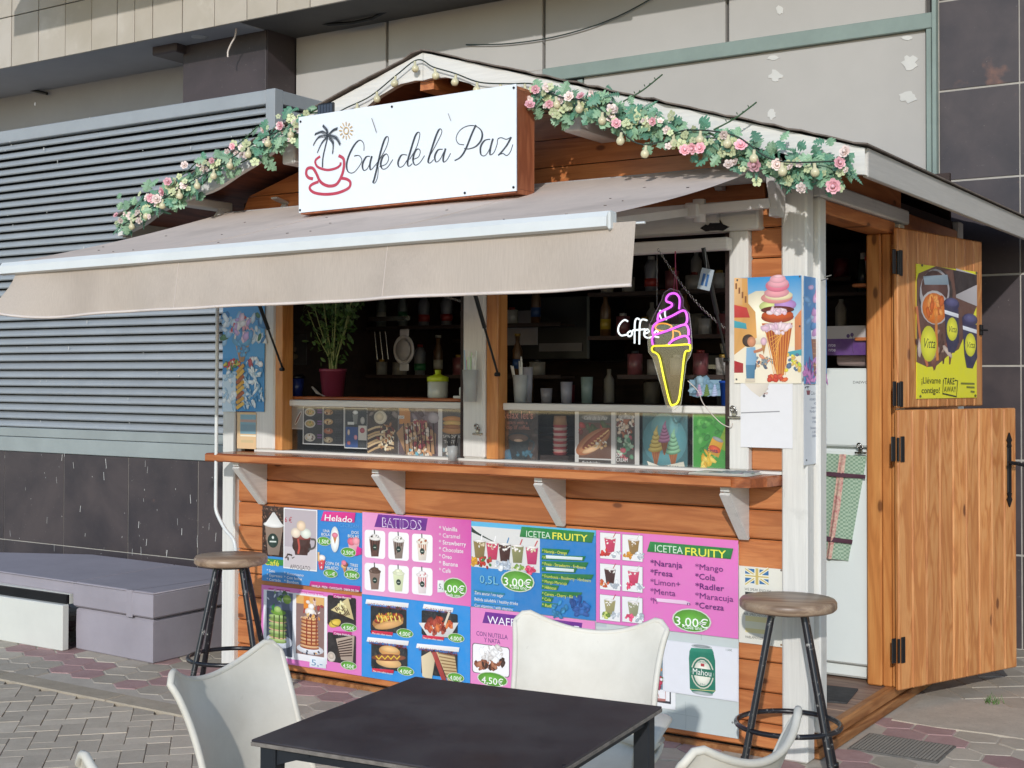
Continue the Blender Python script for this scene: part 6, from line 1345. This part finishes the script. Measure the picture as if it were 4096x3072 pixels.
clip('small metal bulldog clip on the mullion beneath the straws', -1.465, 0, 1.165); clip('metal bulldog clip holding the white paper on the right casing', -.283, -.0065, 1.258)
# bowl glass items on the window rail
def jar(name, label, cat, x, y, z, prof, mats, lid=None, group=None):
    T_ = thing(name, label, cat, (x, y, z), 0, group); local('body', MB().lathe(prof, n=18), mats, T_)
    if lid: local('lid', MB().lathe(lid[0], n=18), lid[1], T_)
    return T_
def cyl(r0, r1, h, t=0): return [(0, 0), (r0, 0), (r1, h), (0, h)]
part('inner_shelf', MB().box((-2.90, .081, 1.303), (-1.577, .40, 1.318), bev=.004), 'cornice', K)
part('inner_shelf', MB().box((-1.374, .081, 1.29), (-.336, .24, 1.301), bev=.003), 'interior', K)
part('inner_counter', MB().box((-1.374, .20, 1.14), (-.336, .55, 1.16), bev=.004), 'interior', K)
ZS = 1.318
jar('travel_cup', 'dark blue travel cup with black lid on the left window shelf', 'cup', -2.64, .15, ZS, [(0, 0), (.032, 0), (.038, .085), (0, .085)], plain('dark_blue', '#1b2a66', .3), ([(.040, .085), (.040, .095), (.03, .104), (0, .104)], 'black'))
jar('sweetener_jar', 'clear sugar jar with lime green lid and spoon on the left window shelf', 'jar', -1.775, .13, ZS, [(0, 0), (.044, 0), (.046, .01), (.046, .07), (.040, .076), (0, .076)], plain('sugar_jar_glass', '#b9bcb0', .2), ([(.048, .074), (.048, .094), (.022, .102), (.012, .108), (.014, .122), (.012, .126), (0, .126)], plain('lime_lid', '#b5c628', .35)))
T_ = thing('potted_herb', 'leafy green herb with pale stems in a maroon plastic pot on the window shelf', 'potted plant', (-2.425, .17, ZS))
local('pot', MB().lathe([(0, 0), (.050, 0), (.062, .118), (.066, .118), (.066, .132), (.058, .132), (.054, .11), (0, .108)], n=28), plain('maroon_pot', '#7a2f44', .35, var=.05), T_)
local('soil', MB().lathe([(0, .112), (.055, .112), (0, .116)], n=16), 'soil', T_)
st = MB(); ends = []
for k in range(17):
    a = random.uniform(0, 6.28); r = random.uniform(.005, .03); sp = random.uniform(.04, .20); c, s = math.cos(a), math.sin(a)*.6; h = random.uniform(.30, .44)
    q = curve([(r*c, r*s, .11), (r*c*1.4, r*s*1.4, .18), ((r+sp*.5)*c, (r+sp*.5)*s, .11+h*.55), ((r+sp)*c, (r+sp)*s, .11+h)], 4); st.tube(q, [.0036-.0016*i/len(q) for i in range(len(q))], 5); ends.append(q)
local('stem', st, 'stemy', T_)
LF = leafmesh('leaf', 'herb', 'oval'); rnd = random.Random(5)
fo = MB()
for q in ends:
    for k in range(30):
        p = q[-1-min(len(q)-1, int(abs(rnd.gauss(0, 3.4))))]+Vector((rnd.gauss(0, .026), rnd.gauss(0, .02), rnd.gauss(.0, .025))); s = rnd.uniform(.026, .052)
        mt = Matrix.Translation(p) @ Matrix.Rotation(rnd.uniform(0, 6.28), 4, 'Z') @ Matrix.Rotation(rnd.uniform(-1.2, 1.2), 4, 'X') @ Matrix.Rotation(rnd.uniform(0, 6.28), 4, 'Y') @ Matrix.Scale(s, 4)
        fo.add([mt @ v.co for v in LF.vertices], [tuple(f.vertices) for f in LF.polygons])
o = local('foliage', fo, 'herb', T_); o['kind'] = 'stuff'
solo('paper_napkin', MB().add([(-2.50, .10, ZS+.045), (-2.46, .09, ZS+.014), (-2.41, .09, ZS+.002), (-2.41, .10, ZS+.003), (-2.46, .12, ZS+.014), (-2.51, .12, ZS+.050)], [(0, 1, 4, 5), (1, 2, 3, 4)]), ['whitepanel'], 'curled white paper slip lying beside the maroon pot', 'paper')
solo('napkin_stack', MB().box((-1.66, .085, ZS), (-1.59, .15, ZS+.012), bev=.003).box((-1.635, .095, ZS+.012), (-1.59, .14, ZS+.05), bev=.004), ['whitepanel'], 'crumpled white napkins beside the lime lidded jar', 'napkins')
# right window
T_ = thing('spoon_glass', 'clear glass full of plastic spoons and straws at the left of the right window', 'cup', (-1.335, .13, 1.302))
local('cup', MB().lathe([(.026, .0), (.034, .12), (.032, .12), (.024, .004)], n=18), 'acrylic', T_)
mb = MB()
for k in range(9):
    a = random.uniform(0, 6.28); mb.tube([(.01*math.cos(a), .01*math.sin(a), .01), (.034*math.cos(a)-.01, .03*math.sin(a), random.uniform(.15, .20))], .003, 5)
local('spoon', mb, 'whitepanel', T_)
solo('cutlery_glass', MB().lathe([(.018, 0), (.024, .065), (.022, .065), (.016, .004)], (-1.575, -.035, 1.052), 16), ['acrylic'], 'small glass with dark stirrers on the counter left of the mullion', 'glass')
mb = MB()
for k in range(9): a = random.uniform(0, 6.28); mb.tube([(-1.575+.008*math.cos(a), -.035+.008*math.sin(a), 1.056), (-1.575+.026*math.cos(a), -.035+.02*math.sin(a), random.uniform(1.13, 1.17))], .0024, 5)
solo('stirrers', mb, ['black'], 'bunch of dark stirrers sticking out of the small counter glass', 'stirrers')
T_ = thing('paper_cup_stack', 'stack of red and white patterned paper cups behind the glass', 'cups', (-1.135, .13, 1.085))
local('shelf_block', MB().box((-.07, -.05, -.03), (.07, .05, 0)), 'interior', T_)
for k in range(11): local('paper_cup', MB().lathe([(0, 0), (.026, 0), (.030, .010), (.032, .0105), (.032, .012), (0, .012)], (0, 0, k*.0115-.001*0), 18), plain('cup_red', '#c25a5c', .6) if k % 2 == 0 else plain('cup_cream', '#e6d6cc', .6), T_)
local('cup_lid', MB().lathe([(0, .127), (.030, .127), (.026, .165), (0, .165)], n=18), plain('kraft_cup', '#b58a62', .7), T_)
P = Print(6, front(.35)).sheet((1826, 742), (2080, 872), '#7fa3bc', .004); P.S(1950, 800, 110, 60, 20, 30, ['#8fb0c4', '#6a92ae'], False)
for x, c1 in ((1905, '#c9a6d0'), (1965, '#5f7f3c'), (2030, '#a8b8dc')):
    for k in range(5): P.E(x, 862-k*18, 28-k*4.5, 12, c1, rot=12)
P.done('cone_picture', 'small blue picture of three soft ice creams inside the right window', 'picture')
solo('blue_bin', MB().lathe([(0, 1.29), (.040, 1.29), (.047, 1.39), (.050, 1.39), (.05, 1.40), (.044, 1.40), (.038, 1.3), (0, 1.3)], (-.395, .22, 0), 20), [plain('bright_blue_plastic', '#2352b8', .35)], 'bright blue plastic cup at the right end of the window', 'cup')
# newspaper on the counter
PN = MB(); 
for k in range(5): PN.box((-.40+k*.002, -.165-k*.002, 1.0525+k*.0016), (-.165-k*.003, -.02-k*.001, 1.0538+k*.0016))
solo('magazine', PN, ['whitepanel'], 'folded magazine lying on the right end of the counter', 'magazine')
mb = MB(); random.seed(3)
for k in range(16):
    x, y = random.uniform(-.38, -.2), random.uniform(-.15, -.04); mb.box((x, y, 1.0604), (x+random.uniform(.02, .05), y+random.uniform(.01, .04), 1.0604+.0002*(k+1)))
o = solo('magazine_cover', mb, [plain('magazine_print', '#8a6f86', .4, var=.5, scale=40, c2='#5f8a7c')], 'printed purple and green cover pictures of the magazine', 'magazine')
# hanging chains and tag
def chain(label, a, b, r=.007):
    mb = MB(); a, b = Vector(a), Vector(b); n = int((b-a).length/(r*1.55)); 
    for i in range(n):
        p = a.lerp(b, (i+.5)/n)-Vector((0, 0, .03*math.sin(math.pi*(i+.5)/n))); mb.ring(p, r*.75, r*.2, 8, 4, ax=(1, .3, .2) if i % 2 else (.3, 1, .2))
    return solo('chain', mb, ['chrome'], label, 'chain')
chain('thin chain running from the right hatch down to the window casing', (-.50, -.22, 1.895), (-.325, -.0, 1.60)); chain('thin chain in the left window beside the mullion', (-1.70, -.22, 1.895), (-1.56, .0, 1.74))
T_ = thing('price_tag', 'clear blue and white tag hanging from the right hatch', 'tag', (-.345, -.12, 1.80)); local('card', MB().box((-.026, -.001, -.06), (.026, .001, .02), bev=.004), plain('tag_card', '#a9b4bc', .3), T_, rot=(0, R_(14), 0)); local('string', MB().tube([(0, 0, .02), (-.008, 0, .1)], .001, 4), 'acrylic', T_); local('stripe', MB().box((-.014, -.0028, -.045), (-.004, -.0014, .0)).box((.003, -.0028, -.045), (.012, -.0014, .0)), plain('tag_blue', '#3f6aa0', .4), T_, rot=(0, R_(14), 0))
# ---- dim interior
T_ = thing('colander', 'grey folding colander hanging inside the left window', 'colander', (-2.34, .62, 1.548))
local('rim', MB().lathe([(.066, 0), (.074, .004), (.074, .012), (.062, .012), (.052, -.006), (.050, -.006), (.060, .006)], n=30), plain('colander_grey', '#c9c7ca', .5), T_, rot=(R_(90), 0, R_(-10)))
local('bowl', MB().lathe([(0, .02), (.050, .02), (.054, .006), (.048, .016), (0, .016)], n=30), plain('colander_base', '#b9b7bb', .5), T_, rot=(R_(90), 0, R_(-10)))
local('handle', MB().box((-.028, -.01, .068), (.028, 0, .105), bev=.01).box((-.028, -.01, -.105), (.028, 0, -.068), bev=.01), plain('colander_handle', '#c9c7ca', .5), T_)
T_ = thing('wall_shelf', 'dark shelves at the back of the kiosk carrying jars and bottles', 'shelf', (-1.5, 1.9, 1.2))
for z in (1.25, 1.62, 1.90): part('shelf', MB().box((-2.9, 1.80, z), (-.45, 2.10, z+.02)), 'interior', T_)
kinds = [('glass jar with pale contents', [(0, 0), (.045, 0), (.045, .11), (.035, .12), (0, .12)], '#8f8a84'), ('white bottle', [(0, 0), (.03, 0), (.03, .13), (.012, .16), (.012, .19), (0, .19)], '#c9c6c2'), ('dark red tin', [(0, 0), (.04, 0), (.04, .10), (0, .10)], '#7a2f38'), ('amber bottle', [(0, 0), (.032, 0), (.032, .15), (.012, .19), (.012, .22), (0, .22)], '#6a4a24')]
mk = [plain('shelf_item', k[2], .4) for k in kinds]; adj = ['first', 'second', 'third', 'fourth', 'fifth', 'sixth', 'seventh', 'eighth', 'ninth']
for r_, z in enumerate((1.27, 1.64, 1.92)):
    for i in range(9):
        k = (i*3+r_) % 4; x = -2.7+i*.27; T2 = thing('shelf_'+('jar', 'bottle', 'tin', 'bottle')[k], kinds[k][0]+', '+adj[i]+' from the left on the '+('lowest', 'middle', 'top')[r_]+' dark shelf', ('jar', 'bottle', 'tin', 'bottle')[k], (x, 1.92, z), 0, 'jars and bottles on the dark back shelves')
        local('body', MB().lathe(kinds[k][1], n=14), mk[k], T2)
T_ = thing('microwave', 'dark microwave oven with pale button panel inside the right window', 'microwave', (-1.5, 1.5, 1.35))
part('oven_body', MB().box((-2.2, 1.25, 1.50), (-1.64, 1.65, 1.84), bev=.01), 'black', T_); part('button_panel', MB().box((-2.19, 1.243, 1.582), (-1.945, 1.2495, 1.765), bev=.002), plain('button_panel', '#8f8c92', .5), T_)
mb = MB()
for k in range(4): mb.lathe([(0, 0), (.016, 0)], (0, 0, 0), 8)
part('base_strip', MB().box((-1.935, 1.243, 1.548), (-1.675, 1.2495, 1.59)), plain('oven_strip', '#6a686c', .4), T_)
rnd = random.Random(21)
ITM = [('tall clear bottle', 'bottle', [(0, 0), (.03, 0), (.03, .12), (.012, .16), (.012, .2), (0, .2)], '#8d9490'), ('white mug', 'mug', [(0, 0), (.032, 0), (.035, .075), (0, .075)], '#cfcbc6'),
       ('ribbed tin', 'tin', [(0, 0), (.036, 0), (.036, .095), (0, .095)], '#9b5a5e'), ('steel shaker', 'shaker', [(0, 0), (.03, 0), (.036, .12), (.02, .15), (0, .152)], '#9a9aa0'),
       ('brown syrup bottle', 'bottle', [(0, 0), (.028, 0), (.028, .13), (.011, .17), (.014, .2), (0, .2)], '#7a5636'), ('pale storage box', 'box', [(0, 0), (.045, 0), (.045, .07), (0, .07)], '#b5aea6')]
for si, (x0, x1, y_, z_, nn) in enumerate(((-2.85, -1.62, 1.0, 1.42, 9), (-2.85, -1.62, 1.0, 1.68, 8), (-1.32, -.42, .75, 1.60, 8), (-1.32, -.42, .75, 1.80, 7), (-1.0, -.40, .45, 1.42, 5))):
    S2 = thing('wire_shelf', ('lower shelf of small items in the left window', 'upper shelf of small items in the left window', 'shelf of bottles behind the neon signs', 'top shelf of bottles above the neon signs', 'short shelf of mugs behind the neon cone')[si], 'shelf', ((x0+x1)/2, y_, z_))
    part('shelf_plate', MB().box((x0, y_-.06, z_-.012), (x1, y_+.08, z_-.001)), 'interior', S2); part('shelf_edge', MB().box((x0, y_-.066, z_-.014), (x1, y_-.061, z_+.004)), 'interior', S2)
    for k in range(nn):
        it = ITM[rnd.randrange(6)]; x = x0+.06+(x1-x0-.1)*k/nn+rnd.uniform(-.01, .01); nmk = 'display_'+it[1]
        T2 = thing(nmk, '', it[1], (x, y_, z_), 0, 'small items on the inner kiosk shelves')
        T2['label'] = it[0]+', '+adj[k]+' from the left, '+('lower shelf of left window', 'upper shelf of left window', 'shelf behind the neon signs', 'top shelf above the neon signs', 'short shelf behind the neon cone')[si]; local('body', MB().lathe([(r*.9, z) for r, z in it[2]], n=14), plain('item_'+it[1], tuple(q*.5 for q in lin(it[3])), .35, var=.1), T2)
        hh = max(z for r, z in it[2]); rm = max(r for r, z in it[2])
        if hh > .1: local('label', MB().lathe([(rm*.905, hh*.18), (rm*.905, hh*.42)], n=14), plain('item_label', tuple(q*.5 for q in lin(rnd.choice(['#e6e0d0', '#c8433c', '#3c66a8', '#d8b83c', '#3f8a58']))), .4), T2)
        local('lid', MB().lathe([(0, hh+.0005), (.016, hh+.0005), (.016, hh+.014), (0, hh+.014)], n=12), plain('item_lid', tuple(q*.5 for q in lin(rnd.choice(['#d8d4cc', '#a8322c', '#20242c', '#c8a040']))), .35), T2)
part('prep_counter', MB().box((-2.9, 1.15, .08), (-.45, 1.75, 1.10)).box((-2.9, 1.13, 1.10), (-.44, 1.78, 1.13)), 'interior', K)
T_ = thing('coffee_machine', 'dark coffee machine with steel trims inside the right window', 'coffee machine', (-.75, 1.3, 1.13))
part('machine_body', MB().box((-.98, 1.2, 1.131), (-.5, 1.6, 1.24), bev=.01).box((-.98, 1.35, 1.24), (-.5, 1.6, 1.45), bev=.01).box((-.98, 1.2, 1.45), (-.5, 1.6, 1.53), bev=.01), 'black', T_); part('steel_trim', MB().box((-.99, 1.19, 1.455), (-.49, 1.198, 1.475)), 'chrome', T_)
for i in range(6): part('cup_on_top', MB().lathe([(0, 0), (.025, 0), (.035, .05), (.033, .05), (0, .01)], (-.94+i*.075, 1.4, 1.531), 12), 'whitepanel', T_)
for i, (x, c, nm, h) in enumerate(((-1.08, '#7d7a7e', 'steel cup', .09), (-.98, '#8a8890', 'white tub', .13), (-.88, '#6f7f78', 'green flask', .16), (-1.18, '#a5a2a8', 'tall grey shaker', .22))):
    jar('prep_'+nm.split()[-1], nm+' standing on the dim inner counter of the right window', nm.split()[-1], x-.16, .19, 1.302, cyl(.022, .026, h*.7), plain('prep_item', c, .4))
part('hanging_rail', MB().box((-2.48, .50, 1.69), (-2.22, .515, 1.712)), 'chrome', K)
for i, x in enumerate((-2.52, -2.485, -2.45)): solo('hanging_utensil', MB().tube([(x, .6, 1.64), (x+.02, .6, 1.50)], .0035, 6), ['chrome'], ('leftmost', 'middle', 'rightmost')[i]+' of the thin steel utensils hanging behind the herb', 'utensil')
P = Print(5, front(.45)).sheet((665, 380), (858, 622), '#5f5c60', .002); P.E(715, 455, 50, 45, '#b0a290').S(730, 510, 60, 30, 14, 16, ['#7a5a48', '#a89484', '#54463c']).E(730, 555, 60, 28, '#a8987f'); P.done('burger_picture', 'grey burger photo on the inner left wall behind the blue cup', 'picture')

# ---- doorway contents
T_ = thing('fridge', 'white two-door Daewoo fridge freezer just inside the side doorway', 'fridge', (-.35, 1.2, .12))
FY = 1.0
part('fridge_body', MB().box((-.62, FY+.035, .10), (-.052, 1.55, 1.455), bev=.01), 'fridge', T_)
part('freezer_door', MB().box((-.62, FY, 1.112), (-.050, FY+.033, 1.455), bev=.008), 'fridge', T_)
part('fridge_door', MB().box((-.62, FY, .165), (-.050, FY+.033, 1.100), bev=.008), 'fridge', T_)
P = Print(3, front(FY-.0005)); P.h = 0; P.T('DAEWOO', 982, 1020, 1108, 18, '#3f4446', .01); c = centred(P.mb); P.mb.build('brand_lettering', ['print'], T_, c-WL[T_.name], off=c)
# green checked towel clipped on the fridge
m_, t_, b_ = newmat('checked_towel'); ck = nd(t_, 'ShaderNodeTexChecker'); ck.inputs['Scale'].default_value = 90; ck.inputs[1].default_value = (*lin('#7f9a84'), 1); ck.inputs[2].default_value = (*lin('#a9bda6'), 1); t_.links.new(coords(t_, (1, 1, 1.3), False), ck.inputs[0]); t_.links.new(ck.outputs[0], b_.inputs['Base Color']); b_.inputs['Roughness'].default_value = .95
M['towel'] = m_; M['towelr'] = plain('towel_stripe_red', '#b5606a', .95, c2='#d9c9b0', scale=80); M['toweld'] = plain('towel_stripe_dark', '#5a3a48', .95)
T_ = thing('tea_towel', 'green checked tea towel with red stripe hanging from a clip on the fridge', 'tea towel', (-.2, .98, 1.05))
def quadcloth(pts, y, wob, n=10):
    mb = MB(); (a, b, c, d) = [Vector((p[0], y, p[1])) for p in pts]; vs = []
    for j in range(n+1):
        for i in range(n+1):
            s, t2 = i/n, j/n; p = a.lerp(b, s).lerp(d.lerp(c, s), t2); p.y += wob*math.sin(s*7+t2*1.5)*(.3+t2); vs.append(p)
    mb.add(vs, [(j*(n+1)+i, j*(n+1)+i+1, (j+1)*(n+1)+i+1, (j+1)*(n+1)+i) for j in range(n) for i in range(n)], smooth=True); return mb
pf = front(.985); tw = [pf.uv(*q) for q in ((3290, 1812), (3468, 1825), (3392, 2245), (3280, 2225))]
part('cloth', quadcloth(tw, .983, .006), 'towel', T_)
s1 = [pf.uv(*q) for q in ((3362, 1816), (3388, 1817), (3338, 2236), (3306, 2232))]; part('stripe', quadcloth(s1, .974, .006), 'towelr', T_)
s2 = [pf.uv(*q) for q in ((3290, 1884), (3466, 1899), (3463, 1915), (3290, 1901))]; part('stripe', quadcloth(s2, .972, .005), 'toweld', T_)
s2 = [pf.uv(*q) for q in ((3283, 2140), (3415, 2158), (3410, 2176), (3283, 2158))]; part('stripe', quadcloth(s2, .9715, .005), 'toweld', T_)
q = pf.uv(3447, 1815); clip('chrome bulldog clip gripping the tea towel on the fridge door', q[0], .972, q[1])
solo('door_mat', MB().prism([(-.75, .42), (-.06, .60), (-.10, .86), (-.80, .80)], .0905, .098, 'z'), ['mat'], 'dark ribbed mat on the kiosk floor inside the doorway', 'mat')
# items above the fridge and on side shelves
pk = Print(3, front(1.02)); pk.sheet((790, 620), (1070, 820), '#5a3478', .12).R(790, 620, 1070, 705, '#b8b2b0').T('nte', 812, 762, 860, 24, '#d8cfe0', .02).T('nte', 812, 796, 860, 24, '#d8cfe0', .02).L([(980, 690), (975, 760), (985, 810)], 3, '#2c1c3c').E(948, 688, 12, 14, '#4a2f6a').E(975, 680, 12, 14, '#4a2f6a'); pk.done('tissue_pack', 'purple and white tissue pack standing on the fridge', 'pack')
solo('wine_glass', MB().tube([(-.27, 1.12, 1.50), (-.14, 1.12, 1.495)], .032, 14), [plain('rolled_paper', '#a58f8a', .5)], 'roll of brownish paper lying on the fridge', 'paper roll')
solo('glass_jar', MB().lathe([(0, 0), (.03, 0), (.042, .03), (.04, .07), (.02, .09), (0, .09)], (-.085, 1.1, 1.457), 18), [plain('dark_glass', '#2a1c20', .1)], 'small dark round glass jar on top of the fridge near the jamb', 'jar')
part('door_shelf', MB().box((-.16, 1.0, 1.575), (-.052, 1.1, 1.59), bev=.003), 'pine', K); part('door_shelf', MB().box((-.17, 1.0, 1.81), (-.052, 1.1, 1.825), bev=.003), 'pine', K)
jar('energy_can', 'slim silver and blue can on the small shelf by the door jamb', 'can', -.075, 1.04, 1.591, cyl(.018, .018, .11), plain('can_silver', '#9aa6b4', .25, .5))
T_ = jar('white_tub', 'white cup with red lid lettered dica on the top shelf by the jamb', 'cup', -.085, 1.04, 1.826, cyl(.030, .038, .10), plain('tub_white', '#d9c9cc', .4), ([(.040, .10), (.040, .118), (0, .118)], plain('tub_red', '#b0343c', .4)))
P = Print(3, front(1.0)); P.h = 0; P.T('dica', 1086, 178, 1140, 18, '#a0303c', .02); c = centred(P.mb); P.mb.build('lettering', ['print'], T_, c-WL[T_.name], off=c)
part('inner_shelf', MB().box((-.5, 1.25, 1.79), (-.05, 1.5, 1.805)), 'interior', K)
for i, (x, c_) in enumerate(((-.22, '#2f3a36'), (-.15, '#3a2c2c'))): jar('dark_bottle', ('taller', 'shorter')[i]+' dark bottle standing on the shelf seen through the doorway', 'bottle', x, 1.3, 1.806, cyl(.028, .024, .15-.04*i), plain('dark_bottle', c_, .2), ([(.012, .15-.04*i), (.012, .18-.04*i), (0, .18-.04*i)], 'whitepanel'))
# two nails in the door casing
for i, (y, z) in enumerate(((.13, 1.79), (.095, 1.775))): part('nail', MB().tube([(.018, y, z), (.05, y-.01, z+.006)], .0022, 6), 'chrome', K)
# green water pump behind the door
T_ = thing('standpipe', 'green and grey metal standpipe partly hidden behind the open lower door', 'standpipe', (.66, 2.28, 0))
gm = plain('green_enamel', '#3a8a62', .35)
local('pipe', MB().tube(curve([(.02, 0, .25), (.02, 0, .55), (-.02, 0, .62), (-.09, 0, .60), (-.1, 0, .5)], 5), .022, 12), 'awncase', T_); local('body', MB().lathe([(0, .06), (.05, .06), (.055, .1), (.04, .2), (.05, .24), (.05, .27), (0, .27)], n=18), gm, T_)
local('foot', MB().lathe([(0, 0), (.06, 0), (.06, .02), (.03, .06), (0, .06)], n=14), 'iron', T_); local('upper_pipe', MB().tube(curve([(-.08, 0, .9), (-.08, 0, 1.12), (-.04, 0, 1.17), (.02, 0, 1.17), (.03, 0, 1.1), (.0, 0, .9)], 5), .014, 10), gm, T_)
